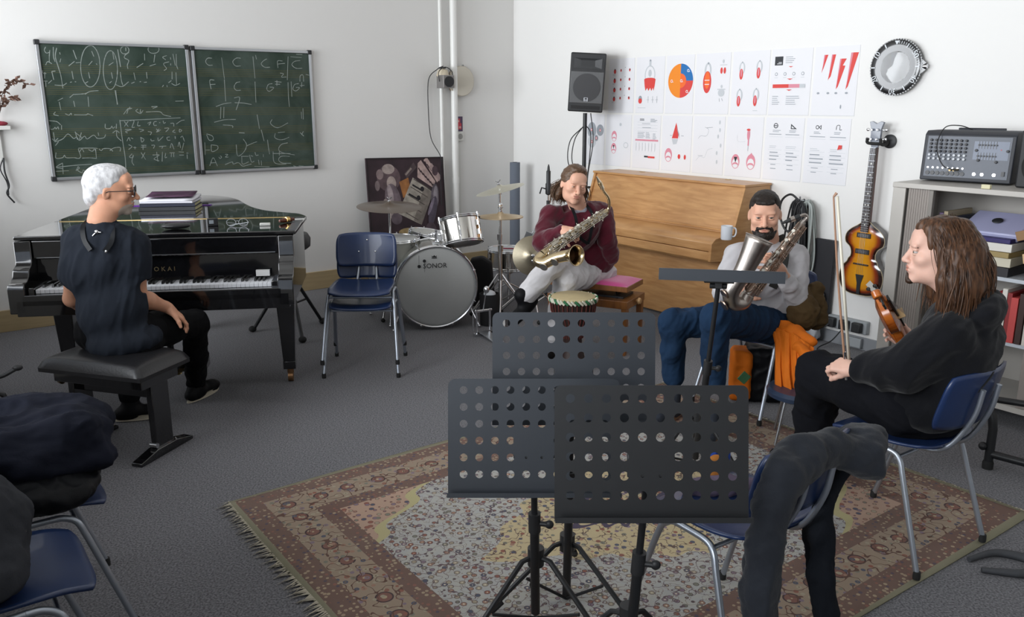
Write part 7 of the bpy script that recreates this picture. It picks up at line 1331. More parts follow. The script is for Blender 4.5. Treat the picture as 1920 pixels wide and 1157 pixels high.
    mb = MB(); mb.M = Matrix.Translation(-o); rnd = random.Random(5)
    locks(mb, M, [(.080, -.02, .0), (.076, -.06, .0), (.05, -.10, .01), (0, -.115, .01), (-.05, -.10, .01), (-.076, -.06, .0), (-.080, -.02, .0)], [(.105, -.03, -.115), (.10, -.07, -.14), (.06, -.12, -.155), (0, -.135, -.16), (-.06, -.12, -.155), (-.10, -.07, -.14), (-.105, -.03, -.115)], 170, rnd, r=.0017, sag=.016)
    hv = sdf_object('hair', [(apply(M, P), Q)], HB, t, o, smooth_it=0); mb.build('hair_ends', HB, hv)
    LE = MATS['strap_leather']
    for sx in (1, -1): strip(t, 'neck_strap', [neck+rt*.055*sx+fw*.02+up*.02, neck+rt*.062*sx+fw*.10-up*.03, chest+rt*.04*sx+fw*.155+up*.04, chest+fw*.175-up*.02], .020, .004, fw, LE, o)
    # tenor sax (rests on his lap: its own thing)
    so = at(1060, 470, 5.16); g = thing('saxophone', 'gold and silver tenor saxophone held across the lap of the man in burgundy', 'saxophone', so)
    A = at(1138, 396, 5.30); Bt = at(1018, 478, 5.08); bow = at(1006, 490, 5.06)
    SG = mat('sax_gold', (.66, .53, .33), .22, 1); SS = mat('sax_silver', (.62, .58, .50), .25, 1)
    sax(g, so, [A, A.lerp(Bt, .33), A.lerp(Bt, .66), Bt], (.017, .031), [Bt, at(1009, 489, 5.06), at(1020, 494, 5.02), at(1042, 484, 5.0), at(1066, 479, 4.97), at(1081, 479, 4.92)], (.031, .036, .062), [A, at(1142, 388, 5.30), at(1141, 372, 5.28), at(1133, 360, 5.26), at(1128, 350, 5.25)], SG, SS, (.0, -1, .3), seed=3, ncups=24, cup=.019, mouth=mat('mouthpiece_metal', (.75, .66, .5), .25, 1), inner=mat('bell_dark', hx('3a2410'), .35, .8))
redman()
# ================================================================== bearded man
def beardman():
    SK = skinmat('skin_warm', hx('d3a28a')); GR = cloth('shirt_grey', hx('b3b1b4'), 260, .3, .9, .1); JE = cloth('jeans_blue', hx('1a2f48'), 320, .4, .9, var=(5, .3)); HD = hairmat('hair_dark', '14100e', '2c221d', (30, 30, 30), .6)
    o = Vector((1.36, 4.42, 0)); t = thing('person', 'dark-haired bearded man in grey shirt and jeans holding a silver saxophone upright', 'person', o)
    pel = at(1440, 602, 4.50); hipR = at(1412, 603, 4.44); hipL = at(1462, 612, 4.44); neck = at(1440, 452, 4.46); shR = at(1381, 478, 4.46); shL = at(1493, 482, 4.42); chest = at(1440, 510, 4.45); waist = at(1442, 570, 4.47)
    kneeR = at(1262, 605, 4.30); ankR = at(1262, 712, 4.32); kneeL = at(1342, 597, 4.02); ankL = at(1338, 722, 4.06); elR = at(1357, 545, 4.40); wrR = at(1380, 548, 4.22); elL = at(1493, 560, 4.34); wrL = at(1462, 505, 4.18)
    M = headM(at(1434, 402, 4.36), (-.27, -.95, -.10), roll=math.radians(2)); P, Q, idx = head_mesh(M, neck, jaw=1.05, fat=1.02)
    a = SDF(.004); a.chain([elL.lerp(wrL, .6), wrL], [.034, .027], k=.02); hand(a, wrL, at(1440, 478, 4.12)-wrL, Vector((-.6, .6, -.1)), side=1, curl=(40, 45, 48, 50), spread=1.2, thumb=(.7, .35, .6))
    b = SDF(.005); b.chain([elR.lerp(wrR, .6), wrR], [.034, .027], k=.02); hand(b, wrR, at(1408, 536, 4.18)-wrR, Vector((.6, .6, .0)), side=-1, curl=(40, 42, 44, 46))
    tor = SDF(.010); tor.chain([neck, chest, waist, pel], [.05, .075, .075, .075], k=.05); tor.chain([shL, elL, wrL], [.04, .035, .028]); tor.chain([shR, elR, wrR], [.04, .035, .028]); tor.chain([hipR, kneeR, ankR], [.06, .045, .035]); tor.chain([hipL, kneeL, ankL], [.06, .045, .035])
    parts = [(P, Q), a.mesh(), b.mesh(), tor.mesh()]; allid = np.concatenate([idx]+[np.zeros(len(q[1]), int) for q in parts[1:]])
    sdf_object('body', parts, [SK, LIPS], t, o, matfn=lambda c: allid, smooth_it=0); face_bits(t, M, o, HD, (.10, .09, .07), closed=SK, brow_r=.0042)
    up = (neck-pel).normalized(); rt = (shL-shR).normalized(); fw = rt.cross(up).normalized(); fw = -fw if fw.y > 0 else fw; Rm = Matrix((rt, up.cross(rt), up)).transposed()
    s = SDF(.006); s.el(chest, (.172, .120, .165), rot=Rm, k=.05); s.el(waist, (.155, .122, .13), rot=Rm, k=.05); s.el(pel+up*.03, (.172, .135, .08), rot=Rm, k=.04); s.rc(shL-rt*.03, shR+rt*.03, .064, k=.05); s.rc(neck-up*.02, neck-up*.08, .062, .07, k=.03)
    s.chain([shR, shR.lerp(elR, .5), elR, elR.lerp(wrR, .5), wrR-(wrR-elR).normalized()*.02], [.066, .058, .054, .048, .036], k=.025); s.chain([shL, shL.lerp(elL, .5), elL, elL.lerp(wrL, .5), wrL-(wrL-elL).normalized()*.02], [.062, .055, .050, .044, .035], k=.025)
    s.box(neck+up*.045+fw*.02, (.09, .09, .045), rot=Rm, rad=0, k=.012, sub=True)
    sdf_object('shirt', [s], GR, t, o, fold=[(.014, 9, ((.8, 0, 1), 3), 4), (.004, 20, ((.8, 0, .6), 3), 7)], smooth_it=3)
    s = SDF(.006); s.el(pel-up*.04, (.17, .14, .085), k=.04); s.chain([hipR, hipR.lerp(kneeR, .5), kneeR, kneeR.lerp(ankR, .5), ankR+Vector((0, 0, .02))], [.098, .086, .070, .058, .056], k=.03); s.chain([hipL, hipL.lerp(kneeL, .5), kneeL, kneeL.lerp(ankL, .5), ankL+Vector((0, 0, .02))], [.100, .088, .072, .060, .058], k=.03)
    sdf_object('jeans', [s], JE, t, o, fold=[(.011, 10, ((.6, .3, 1), 3), 2), (.004, 24, ((.6, .3, 1), 3), 8)], smooth_it=3)
    SH = cloth('shoe_grey', hx('3a3f48'), 150, .2, .7)
    for ank, dr in ((ankR, Vector((-.7, -.7, 0))), (ankL, Vector((-.35, -.93, 0)))): a_ = Vector((ank.x, ank.y, .118)); s = SDF(.006); shoe(s, a_, dr); so = sdf_object('shoe', [s], SH, t, o, smooth_it=1); sole(so, a_, dr, o, mat('sole_brown', hx('8a6a50'), .8))
    s = SDF(.004); s.el((0, -.022, .036), (.080, .098, .090), k=.012); s.el((0, .035, .094), (.056, .045, .024), k=.03); s.el((0, .085, .078), (.050, .020, .014), k=.02); s.el((0, .110, -.020), (.080, .062, .082), k=.010, sub=True); s.el((0, .05, -.11), (.10, .12, .085), k=.012, sub=True)
    for x in (-1, 1): s.el((x*.088, .010, -.03), (.022, .028, .040), k=.01, sub=True)
    P, Q = s.mesh(); P = relax(P, Q, 2); P = folds(P, vnormals(P, Q), .0025, 60, None, 4, False); sdf_object('hair', [(apply(M, P), Q)], HD, t, o, smooth_it=0)
    s = SDF(.003); s.el((0, .062, -.098), (.046, .042, .030), k=.012); s.el((0, .092, -.092), (.034, .022, .022), k=.012)
    for x in (-1, 1): s.rc((x*.034, .086, -.055), (x*.036, .078, -.085), .009, .012, k=.012); s.rc((x*.006, .1065, -.0485), (x*.030, .097, -.053), .0052, .006, k=.006); s.rc((x*.050, .045, -.078), (x*.034, .075, -.095), .012, .016, k=.012)
    s.rc((0, .1065, -.078), (0, .104, -.09), .006, .010, k=.006); P, Q = s.mesh(); P = relax(P, Q, 1); P = folds(P, vnormals(P, Q), .0025, 130, None, 4, False); sdf_object('beard', [(apply(M, P), Q)], HD, t, o, smooth_it=0)
    strip(t, 'neck_strap', [neck+rt*.06+fw*.0+up*.03, neck+rt*.075+fw*.07-up*.02, chest+rt*.05+fw*.14+up*.06, chest+rt*.0+fw*.15-up*.04], .045, .006, fw, mat('strap_dark', (.02, .02, .018), .8), o)
    so = at(1430, 520, 4.0); g = thing('saxophone', 'worn dull silver saxophone standing bell up against the bearded man', 'saxophone', so)
    SL = mat('sax_old_silver', (.42, .38, .35), .34, 1, var=(9, .25)); SK2 = mat('sax_old_keys', (.40, .30, .24), .3, 1)
    A = at(1506, 416, 4.02); Bt = at(1402, 553, 3.96)
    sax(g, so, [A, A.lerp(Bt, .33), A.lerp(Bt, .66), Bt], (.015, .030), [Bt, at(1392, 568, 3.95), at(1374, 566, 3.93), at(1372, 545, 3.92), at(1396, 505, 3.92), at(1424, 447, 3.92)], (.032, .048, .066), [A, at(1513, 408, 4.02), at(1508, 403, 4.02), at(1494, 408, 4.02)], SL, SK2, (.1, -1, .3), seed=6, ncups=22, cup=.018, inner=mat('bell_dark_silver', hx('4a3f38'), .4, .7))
beardman()
# ================================================================== violinist
def violinist():
    SK = skinmat('skin_fair', hx('d6ad9c')); BK = cloth('hoodie_black', hx('121317'), 200, .4, .95, .1); TB = cloth('trousers_dark', hx('111217'), 240, .3); HL = hairmat('hair_long_brown', '2c1c13', '64442e', (26, 26, 2.2), .45)
    o = Vector((1.56, 3.05, 0)); t = thing('person', 'long-haired man in black hoodie seen from behind, holding a violin bow upright', 'person', o)
    pel = Vector((1.585, 3.03, .575)); hipL = Vector((1.50, 3.00, .565)); hipR = Vector((1.66, 3.10, .565)); neck = at(1800, 560, 2.93); shL = at(1778, 632, 2.84); shR = at(1800, 585, 3.16); chest = at(1798, 655, 2.96); waist = Vector((1.625, 2.98, .70))
    kneeL = at(1532, 697, 3.36); ankL = Vector((1.325, 3.47, .13)); kneeR = at(1560, 700, 3.50); ankR = Vector((1.36, 3.62, .12)); elL = at(1692, 692, 2.88); wrL = at(1608, 693, 2.98); elR = at(1725, 665, 3.32); wrR = at(1712, 648, 3.50)
    M = headM(at(1762, 474, 2.98), (-.955, .26, .02), roll=math.radians(0)); P, Q, idx = head_mesh(M, neck, jaw=.96, nose=.35, vox=.0024)
    a = SDF(.0035); a.chain([elL.lerp(wrL, .6), wrL], [.034, .026], k=.02); hand(a, wrL, at(1580, 686, 3.02)-wrL, Vector((-.15, .6, -.45)), side=1, curl=(52, 55, 58, 60), spread=.8, thumb=(.8, .25, .55), size=.95)
    b = SDF(.006); b.rc(elR.lerp(wrR, .7), wrR, .03, .026); hand(b, wrR, Vector((-.5, .5, .3)), (-.5, -.5, 0), side=1, curl=(45, 45, 45, 45))
    tor = SDF(.010); tor.chain([neck, chest, waist, pel], [.05, .075, .075, .075], k=.05); tor.chain([shL, elL, wrL], [.04, .035, .028]); tor.chain([shR, elR, wrR], [.04, .035, .028]); tor.chain([hipR, kneeR, ankR], [.06, .045, .035]); tor.chain([hipL, kneeL, ankL], [.06, .045, .035])
    parts = [(P, Q), a.mesh(), b.mesh(), tor.mesh()]; allid = np.concatenate([idx]+[np.zeros(len(q[1]), int) for q in parts[1:]])
    sdf_object('body', parts, [SK, LIPS], t, o, matfn=lambda c: allid, smooth_it=0); BR = hairmat('brow_dark', '2a1c14', '3d2a1e'); face_bits(t, M, o, BR, (.12, .10, .07), closed=SK)
    up = (neck-pel).normalized(); rt = (shR-shL).normalized(); fw = up.cross(rt).normalized(); Rm = Matrix((rt, fw, up)).transposed()
    s = SDF(.007); s.el(chest, (.20, .140, .175), rot=Rm, k=.05); s.el(waist, (.185, .150, .15), rot=Rm, k=.05); s.el(pel+up*.03, (.19, .155, .09), rot=Rm, k=.05); s.rc(shL, shR, .070, k=.06); s.rc(neck-up*.03, neck-up*.09, .07, .085, k=.04)
    s.el(neck-up*.015-fw*.085, (.10, .062, .062), rot=Rm, k=.03); s.rc(neck-fw*.09-rt*.07-up*.01, neck-fw*.09+rt*.08-up*.01, .042, k=.03)
    s.chain([shL, shL.lerp(elL, .5), elL, elL.lerp(wrL, .5), wrL-(wrL-elL).normalized()*.02], [.084, .084, .080, .066, .047], k=.03); s.chain([shR, elR, wrR], [.08, .072, .05], k=.03)
    sdf_object('hoodie', [s], BK, t, o, fold=[(.014, 7.5, ((.9, 0, 1), 3), 4), (.005, 17, ((1, 0, .7), 3), 7)], smooth_it=3)
    s = SDF(.007); s.el(pel-Vector((0, 0, .03)), (.165, .165, .085), k=.05); s.chain([hipL, hipL.lerp(kneeL, .5), kneeL, kneeL.lerp(ankL, .5), ankL], [.110, .102, .082, .074, .070], k=.03); s.chain([hipR, kneeR, kneeR.lerp(ankR, .5), ankR], [.105, .078, .068, .064], k=.03)
    sdf_object('trousers', [s], TB, t, o, fold=[(.015, 8, ((-.6, .5, .4), 3), 2), (.004, 20, ((-.6, .5, .4), 3), 8)], smooth_it=3)
    for ank, dr in ((ankL, Vector((-.6, .75, 0))), (ankR, Vector((-.5, .85, 0)))): a_ = Vector((ank.x, ank.y, .118)); s = SDF(.006); shoe(s, a_, dr); sdf_object('shoe', [s], MATS['sneaker_black'], t, o, smooth_it=1)
    # goatee
    s = SDF(.003); s.el((0, .086, -.108), (.018, .016, .013), k=.01); s.rc((0, .098, -.082), (0, .096, -.098), .004, .007, k=.006); P, Q = s.mesh(); sdf_object('goatee', [(apply(M, P), Q)], BR, t, o, smooth_it=1)
    # long hair: cap + falling locks
    s = SDF(.004); s.el((0, -.026, .040), (.087, .107, .095), k=.012); s.el((0, .030, .09), (.055, .055, .034), k=.03); s.el((0, .112, -.035), (.10, .078, .115), k=.012, sub=True)
    for x in (-1, 1): s.el((x*.095, .068, -.045), (.05, .060, .09), k=.012, sub=True)
    s.chain([(0, -.10, .0), (0, -.115, -.10), (0, -.12, -.20)], [.06, .058, .035], k=.04)
    for x in (-1, 1):
        s.chain([(x*.055, -.07, .0), (x*.075, -.085, -.10), (x*.085, -.09, -.195)], [.055, .052, .030], k=.04); s.chain([(x*.070, -.03, .01), (x*.092, -.04, -.09), (x*.098, -.045, -.19)], [.030, .036, .024], k=.03); s.chain([(x*.078, .0, .02), (x*.092, -.006, -.08), (x*.094, -.012, -.175)], [.014, .020, .014], k=.02)
    P, Q = s.mesh(); P = relax(P, Q, 2); P = folds(P, vnormals(P, Q), .010, 17, ((0, .15, 1), 5), 4, False); P = folds(P, vnormals(P, Q), .004, 48, ((0, .15, 1), 8), 9, True); hv = sdf_object('hair', [(apply(M, P), Q)], HL, t, o, smooth_it=0)
    rnd = random.Random(11); mb = MB(); mb.M = Matrix.Translation(-o)
    for x in (-1, 1):
        locks(mb, M, [(x*.082, -.005, .03), (x*.088, -.02, .02), (x*.088, -.04, .02), (x*.08, -.07, .02)], [(x*.098, -.012, -.20), (x*.12, -.03, -.225), (x*.125, -.06, -.23), (x*.11, -.10, -.23)], 150, rnd, r=.0014, sag=.018, seg=5)
        locks(mb, M, [(x*.02, .050, .118), (x*.045, .030, .112), (x*.05, -.02, .125), (x*.05, -.05, .12)], [(x*.089, -.006, -.04), (x*.094, -.03, -.06), (x*.10, -.06, -.09), (x*.09, -.10, -.09)], 90, rnd, r=.0012, sag=.003, seg=5)
    locks(mb, M, [(.075, -.08, .03), (.03, -.125, .04), (-.03, -.125, .04), (-.075, -.08, .03)], [(.11, -.11, -.23), (.04, -.165, -.235), (-.04, -.165, -.235), (-.11, -.11, -.23)], 170, rnd, r=.0014, sag=.020, seg=5)
    mb.build('hair_strands', HL, hv)
    # bow
    hb = at(1589, 690, 3.03); tip = at(1563, 369, 3.06); bot = at(1587, 712, 3.03); g = thing('violin_bow', 'violin bow held upright by the long-haired man in black', 'bow', hb)
    STK = mat('bow_stick', hx('a07a62'), .4, coat=.2); ax = (tip-bot).normalized(); sdv = ax.cross(Vector((0, 1, 0))).normalized()
    mb = MB(); mb.tube([p-hb for p in (bot+ax*.015, bot.lerp(tip, .33)+sdv*.004, bot.lerp(tip, .66)+sdv*.005, tip)], [.0048, .0045, .004, .0032], n=10); mb.tube([tip-hb, tip-hb+sdv*-.012+ax*.012], [.004, .006], n=8); mb.build('stick', STK, g)
    mb = MB(); q0 = bot+ax*.06-sdv*.014-hb; q1 = tip-sdv*.013-hb; yv = Vector((0, 1, 0)); mb.add([q0-sdv*.005, q0+sdv*.005, q1+sdv*.004, q1-sdv*.004, q0-sdv*.005-yv*.003, q0+sdv*.005-yv*.003, q1+sdv*.004-yv*.003, q1-sdv*.004-yv*.003], [(0, 1, 2, 3), (7, 6, 5, 4), (0, 3, 7, 4), (1, 5, 6, 2)]); mb.build('bow_hair', mat('bow_hair', hx('e2dccb'), .6), g, solid=.002)
    mb = MB(); mb.box(bot+ax*.045-sdv*.010-hb, (.016, .012, .045), rot=ax.to_track_quat('Z', 'Y').to_matrix().to_4x4()); mb.build('frog', mat('ebony', (.01, .01, .01), .3), g, bevel=.002)
    mb = MB(); mb.cyl(bot-hb, bot+ax*.018-hb, .0055); mb.tube([bot+ax*.075-hb, bot+ax*.11-hb], .0058); mb.build('screw_button', CHROME, g)
violinist()
# violin
def violin():
    sc_ = at(1640, 552, 3.08); bd = at(1692, 632, 3.66); ax = (sc_-bd).normalized(); nrm = Vector((-.45, -.75, .45)); nrm = (nrm-ax*nrm.dot(ax)).normalized(); xr = ax.cross(nrm)
    M = Matrix((xr, ax, nrm)).transposed().to_4x4(); M.translation = sc_-ax*.575
    t = thing('violin', 'orange-brown violin held across the lap of the long-haired man in black', 'violin'); t.matrix_world = M
    VW = woodmat('violin_varnish', '8a3a12', 'c4702a', (2, 9, 2), .2, .6); EB = MATS['ebony']
    half = [(0, 0), (.04, .003), (.075, .02), (.10, .06), (.103, .095), (.085, .125), (.060, .15), (.054, .18), (.058, .205), (.078, .225), (.083, .26), (.076, .30), (.055, .335), (.025, .352), (0, .355)]
    out = half+[(-x, y) for x, y in reversed(half[1:-1])]; out = [(b.x, b.y) for b in bez([(x, y, 0) for x, y in out]+[(0, 0, 0)], 3)][:-1]
    mb = MB(); mb.prism(out, -.016, .016); mb.build('ribs', VW, t, bevel=.002)
    for z, nm in ((.016, 'front'), (-.016, 'back')):
        mb = MB(); N = len(out); vs = [(x*1.03, y*1.01-.002, z) for x, y in out]+[(x*.6, .178+(y-.178)*.7, z+(.012 if z > 0 else -.014)) for x, y in out]+[(0, .178, z+(.015 if z > 0 else -.018))]; mb.add(vs, [(i, (i+1) % N, N+(i+1) % N, N+i) for i in range(N)]+[(N+i, N+(i+1) % N, 2*N) for i in range(N)]); mb.build(nm, VW, t, smooth=60)
    mb = MB(); mb.prism([(-.012, .20), (.012, .20), (.012, .47), (-.012, .47)], .030, .038); mb.prism([(-.018, .04), (.018, .04), (.01, .14), (-.01, .14)], .030, .038); mb.build('fingerboard', EB, t, bevel=.002)
    mb = MB(); mb.box((0, .405, .018), (.023, .15, .022)); mb.box((0, .515, .012), (.024, .075, .022)); mb.lathe([(.0, -.016), (.018, -.015), (.018, .015), (0, .016)], (0, .565, .006), (1, 0, 0)); mb.build('neck_scroll', VW, t, bevel=.004)
    for i, (s, y) in enumerate(((1, .49), (-1, .505), (1, .53), (-1, .545))): mb = MB(); mb.cyl((-s*.012, y, .012), (s*.035, y, .012), .0035); mb.ball((s*.042, y, .012), (.010, .009, .005)); mb.build('peg', EB, t)
    mb = MB(); mb.box((0, .19, .044), (.04, .004, .028)); mb.build('bridge', mat('bridge_wood', hx('c9a878'), .6), t)
    mb = MB()
    for x in (-.009, -.003, .003, .009): mb.cyl((x, .14, .042), (x, .19, .058), .0007, n=5); mb.cyl((x, .19, .058), (x*.6, .48, .030), .0007, n=5)
    mb.build('strings', STEEL, t)
violin()
# ------------------------------------------------------------------ jackets, coats and bags
NAVY = cloth('jacket_navy', hx('1b1e2a'), 160, .35, .9); CHAR = cloth('coat_charcoal', hx('23262c'), 200, .45, .95, .1); CHAR2 = cloth('coat_dark', hx('15181e'), 200, .4, .95); ORG = cloth('jacket_orange', hx('c9681a'), 160, .3, .7); BRN = cloth('jacket_brown', hx('4a3a24'), 160, .35, .85); GREYJ = cloth('jacket_grey', hx('33353a'), 180, .35, .85)
def pile(name, label, cat, origin, s, mt, fold, it=2): o = sdf_object(name, [s], mt, None, origin, fold=fold, smooth_it=it); return tag(o, label, cat)
# heap on the left chair
c = Vector((-1.60, 2.50, .46)); s = SDF(.009)
s.el(c+Vector((-.03, .02, .17)), (.30, .20, .075), rot=Matrix.Rotation(.4, 3, 'Z'), k=.06); s.el(c+Vector((.14, .06, .20)), (.12, .10, .06), k=.06); s.el(c+Vector((-.22, -.12, .15)), (.18, .16, .08), k=.06); s.rc(c+Vector((.10, -.08, .10)), c+Vector((.26, .04, .12)), .05, .035, k=.05)
s.el(c+Vector((-.03, .18, .17)), (.24, .09, .10), rot=Matrix.Rotation(.3, 3, 'Z'), k=.05)
pile('jacket', 'dark navy jacket heaped on the blue chair at the left edge', 'jacket', c, s, NAVY, [(.022, 7, ((1, .5, 0), 2.6), 3), (.007, 20, ((1, .4, 0), 2), 5)])
c = Vector((-1.50, 2.46, .46)); t = thing('backpack', 'black backpack with pale piping squeezed under the navy jacket', 'backpack', c); s = SDF(.008); s.el(c+Vector((-.02, -.02, .055)), (.20, .15, .052), rot=Matrix.Rotation(.5, 3, 'Z'), k=.04); s.el(c+Vector((.04, -.06, .05)), (.14, .10, .045), k=.04)
sdf_object('pack_body', [s], cloth('nylon_black', hx('101114'), 200, .3, .5), t, c, fold=(.010, 14, None, 3)); mb = MB(); mb.tube(bez([(-.12, -.165, .08), (-.05, -.165, .095), (.03, -.14, .085), (.09, -.10, .09), (.14, -.03, .075)], 6), .0035); mb.build('piping', mat('piping_white', hx('a8adb4'), .6), t)
mb = MB(); mb.ball((.02, -.168, .05), (.016, .006, .012)); mb.ball((.12, -.08, .06), (.022, .010, .010)); mb.build('tag_marks', MATS['piping_white'], t)
# grey jacket + bag on the second left chair
c = Vector((-1.42, 1.96, .46)); s = SDF(.009); s.el(c+Vector((-.08, .03, .17)), (.21, .20, .15), k=.06); s.el(c+Vector((.0, -.08, .08)), (.18, .14, .09), k=.06); s.el(c+Vector((-.15, .12, .06)), (.15, .13, .09), k=.06); s.rc(c+Vector((.06, .08, .10)), c+Vector((.13, -.06, .03)), .05, .03, k=.04)
pile('jacket', 'grey padded jacket bundled on the chair in the bottom left corner', 'jacket', c, s, GREYJ, [(.020, 6, ((0, 1, .4), 2.2), 8), (.006, 18, None, 5)])
mb = MB(); mb.tube(bez([c+Vector((.11, .10, .17)), c+Vector((.135, .02, .13)), c+Vector((.13, -.08, .08)), c+Vector((.07, -.20, .05))], 8), .009); tag(mb.build('bag_strap', CABLE), 'black strap edge running over the grey jacket bottom left', 'strap')
mb = MB(); mb.ball((0, 0, 0), (.014, .022, .008)); mb.tube(bez([(0, -.02, 0), (.02, -.06, -.01), (0, -.1, -.02)], 5), .004); o = mb.build('earphones', mat('earphone_white', hx('b6bcc4'), .3), loc=c+Vector((.155, -.03, .075))); tag(o, 'small white clip dangling beside the grey jacket', 'clip')
# tan instrument bag
t = thing('instrument_bag', 'tan instrument bag with thick black piping at the left edge behind the jackets', 'bag', (-2.36, 3.30, 0), .5); s = SDF(.009)
mb = MB(); mb.prism([(-.24, 0), (.24, 0), (.235, .30), (.19, .44), (.10, .49), (-.20, .46), (-.24, .35)], -.11, .11, ax='y'); mb.build('bag_body', cloth('canvas_tan', hx('6d5c4a'), 120, .5), t, bevel=.02)
for y in (-.112, .112): mb = MB(); mb.tube([(x, y, z) for x, z in ((.245, .01), (.24, .30), (.195, .445), (.10, .495), (-.20, .465), (-.24, .35), (-.245, .01))], .012, n=8); mb.build('piping', BLACKPLASTIC, t)
mb = MB(); mb.tube(bez([(.05, 0, .48), (.12, 0, .56), (.20, 0, .56), (.26, 0, .585)], 6), .009); mb.ball((.27, 0, .59), (.02, .013, .013)); mb.build('strap', BLACKPLASTIC, t)
# coat over the front chair
f = Vector((-.55, .83, 0)).normalized(); wv = Vector((.83, .55, 0)).normalized(); cc = Vector((.70, 2.40, 0)); top = cc-f*.27+Vector((0, 0, .77))
t = thing('coat', 'dark grey coat draped over the backrest of the empty front chair', 'coat', top)
s = SDF(.008)
# hood lying over the top, toward the violinist
H = at(1600, 838, 2.28); s.el(H, (.115, .10, .045), rot=Matrix.Rotation(-.35, 3, 'Y') @ Matrix.Rotation(.4, 3, 'Z'), k=.05); s.el(at(1622, 870, 2.25), (.055, .07, .035), k=.04)
s.chain([at(1560, 835, 2.22), at(1500, 860, 2.14), at(1470, 900, 2.07)], [.056, .053, .046], k=.05)
s.chain([at(1468, 880, 2.08), at(1446, 950, 2.04), at(1434, 1020, 2.0), at(1426, 1110, 1.97), at(1430, 1220, 1.94)], [.042, .038, .040, .042, .044], k=.04); s.chain([at(1440, 960, 2.10), at(1428, 1060, 2.06), at(1430, 1220, 2.0)], [.03, .036, .04], k=.04)
sdf_object('coat_left', [s], CHAR, t, top, fold=[(.013, 8, ((.1, 0, 1), 3), 3), (.004, 26, None, 5)])
s = SDF(.008); s.chain([at(1590, 862, 2.30), at(1552, 925, 2.28), at(1540, 1000, 2.25), at(1542, 1080, 2.20), at(1556, 1220, 2.16)], [.03, .026, .030, .034, .036], k=.04); s.chain([at(1560, 905, 2.30), at(1525, 1000, 2.30), at(1530, 1100, 2.26)], [.02, .022, .024], k=.03)
sdf_object('coat_right', [s], CHAR2, t, top, fold=[(.010, 9, ((.1, 0, 1), 3), 6), (.004, 26, None, 5)])
# things on that chair's seat
q = cc+Vector((-.02, .10, .455)); t = thing('sunglasses_case', 'bright blue box standing on the front chair seat, behind the music stands', 'box', q+Vector((.02, .12, 0))); mb = MB(); mb.box((0, 0, .06), (.07, .035, .12), rot=.5); mb.build('box_body', mat('bright_blue', hx('1f49a8'), .35), t, bevel=.006)
t = thing('toy', 'small orange plush toy peeking out beside the blue box', 'toy', q+Vector((.0, .06, 0))); s = SDF(.004); s.el(q+Vector((0, .05, .05)), (.035, .03, .05), k=.02); s.el(q+Vector((-.01, .04, .10)), (.028, .026, .024), k=.015); s.rc(q+Vector((.02, .03, .09)), q+Vector((.055, .02, .085)), .010, .006, k=.01); sdf_object('toy_body', [s], cloth('plush_orange', hx('b8783a'), 200, .4), t, q+Vector((.0, .06, 0)))
s = SDF(.005); s.chain([q+Vector((-.10, .0, .03)), q+Vector((.02, .0, .035)), q+Vector((.10, .02, .03))], [.03, .034, .02], k=.02); pile('scarf', 'mauve-grey soft pouch lying in front of the orange toy', 'pouch', q, s, cloth('mauve', hx('6f6478'), 200, .3), (.006, 20, None, 2))
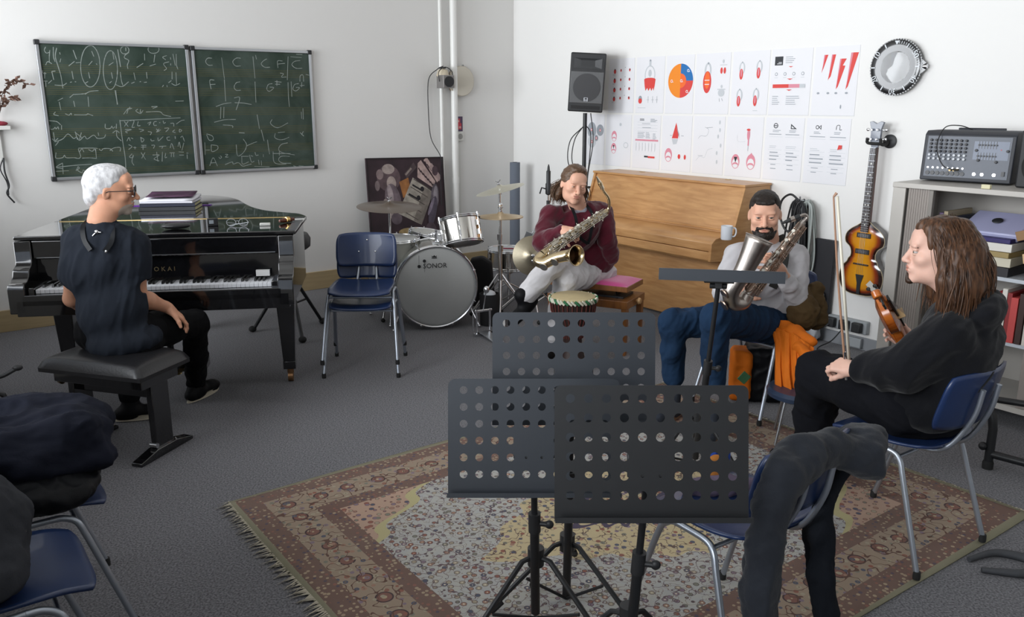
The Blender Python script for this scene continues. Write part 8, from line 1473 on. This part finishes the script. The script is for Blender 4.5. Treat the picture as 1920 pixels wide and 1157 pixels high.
# orange + brown jackets on the bearded man's chair / stool
s = SDF(.008); s.el(at(1506, 588, 4.32), (.085, .07, .09), k=.05); s.el(at(1490, 560, 4.42), (.09, .09, .09), k=.05); s.rc(at(1530, 545, 4.45), at(1532, 600, 4.38), .045, .05, k=.04); pile('jacket', 'olive brown jacket slung on the backrest behind the bearded man', 'jacket', at(1505, 600, 4.30), s, BRN, [(.016, 11, None, 3), (.005, 28, None, 4)])
def drape(tl, tr, bl, br, out, amp, nf, seed=0, sagm=.0):
    tl, tr, bl, br, out = map(Vector, (tl, tr, bl, br, out)); out = out.normalized()
    def f(u, v):
        p = tl.lerp(tr, u).lerp(bl.lerp(br, u), v); w_ = u+.06*noise.noise(Vector((u*3, v*2, seed)))
        a = amp*(.35+.65*v)*(math.sin(w_*nf*2*PI+.8*math.sin(v*3+seed))+.4*math.sin(w_*nf*4.3*PI+seed)); return p+out*(a+amp*1.2*math.sin(u*PI))+(br-bl).normalized()*.3*a+Vector((0, 0, -sagm*math.sin(u*PI)))
    return f
org = at(1490, 670, 4.1); t = thing('jacket', 'bright orange jacket hanging off the bearded man\'s chair onto the low stool', 'jacket', org)
s = SDF(.007); s.chain([at(1458, 612, 4.30), at(1490, 622, 4.20), at(1520, 645, 4.12)], [.036, .042, .034], k=.03); s.rc(at(1500, 650, 4.10), at(1516, 668, 4.04), .035, .03, k=.03); sdf_object('collar', [s], ORG, t, org, fold=[(.014, 12, ((1, 0, -.6), 3), 3)])
for i, (A, B, Cc, Dd, am, nf, sd) in enumerate(((at(1452, 612, 4.26), at(1500, 632, 4.12), at(1454, 724, 4.06), at(1502, 734, 3.98), .014, 2.6, 1), (at(1484, 622, 4.16), at(1526, 652, 4.08), at(1490, 718, 4.0), at(1512, 726, 3.98), .012, 2.2, 4), (at(1448, 622, 4.24), at(1476, 616, 4.2), at(1468, 718, 4.10), at(1488, 700, 4.06), .012, 1.5, 7))):
    mb = MB(); fn = drape(A-org, B-org, Cc-org, Dd-org, (-.2, -1, .1), am, nf, sd); mb.grid(fn, 40, 24); mb.build('jacket_panel', ORG, t, smooth=80, solid=.006)
t = thing('backpack', 'black and orange backpack with green badge under the bearded man\'s chair', 'backpack', (1.46, 4.66, 0)); s = SDF(.008); b0 = Vector((1.46, 4.66, 0)); s.box(b0+Vector((.02, 0, .17)), (.09, .07, .12), rot=Matrix.Rotation(-.2, 3, 'Z'), rad=.04, k=.04); sdf_object('pack_body', [s], MATS['nylon_black'], t, b0, fold=(.010, 12, None, 3))
s = SDF(.007); s.box(b0+Vector((-.135, -.03, .17)), (.03, .05, .12), rot=Matrix.Rotation(-.2, 3, 'Z'), rad=.03, k=.03); op = sdf_object('orange_panel', [s], ORG, t, b0, fold=(.006, 12, None, 2)); mb = MB(); mb.box((-.135, -.115, .17), (.055, .006, .06), rot=Matrix.Rotation(.7, 4, 'Y')); mb.build('green_badge', mat('badge_green', hx('3f6f4a'), .6), op, bevel=.004)
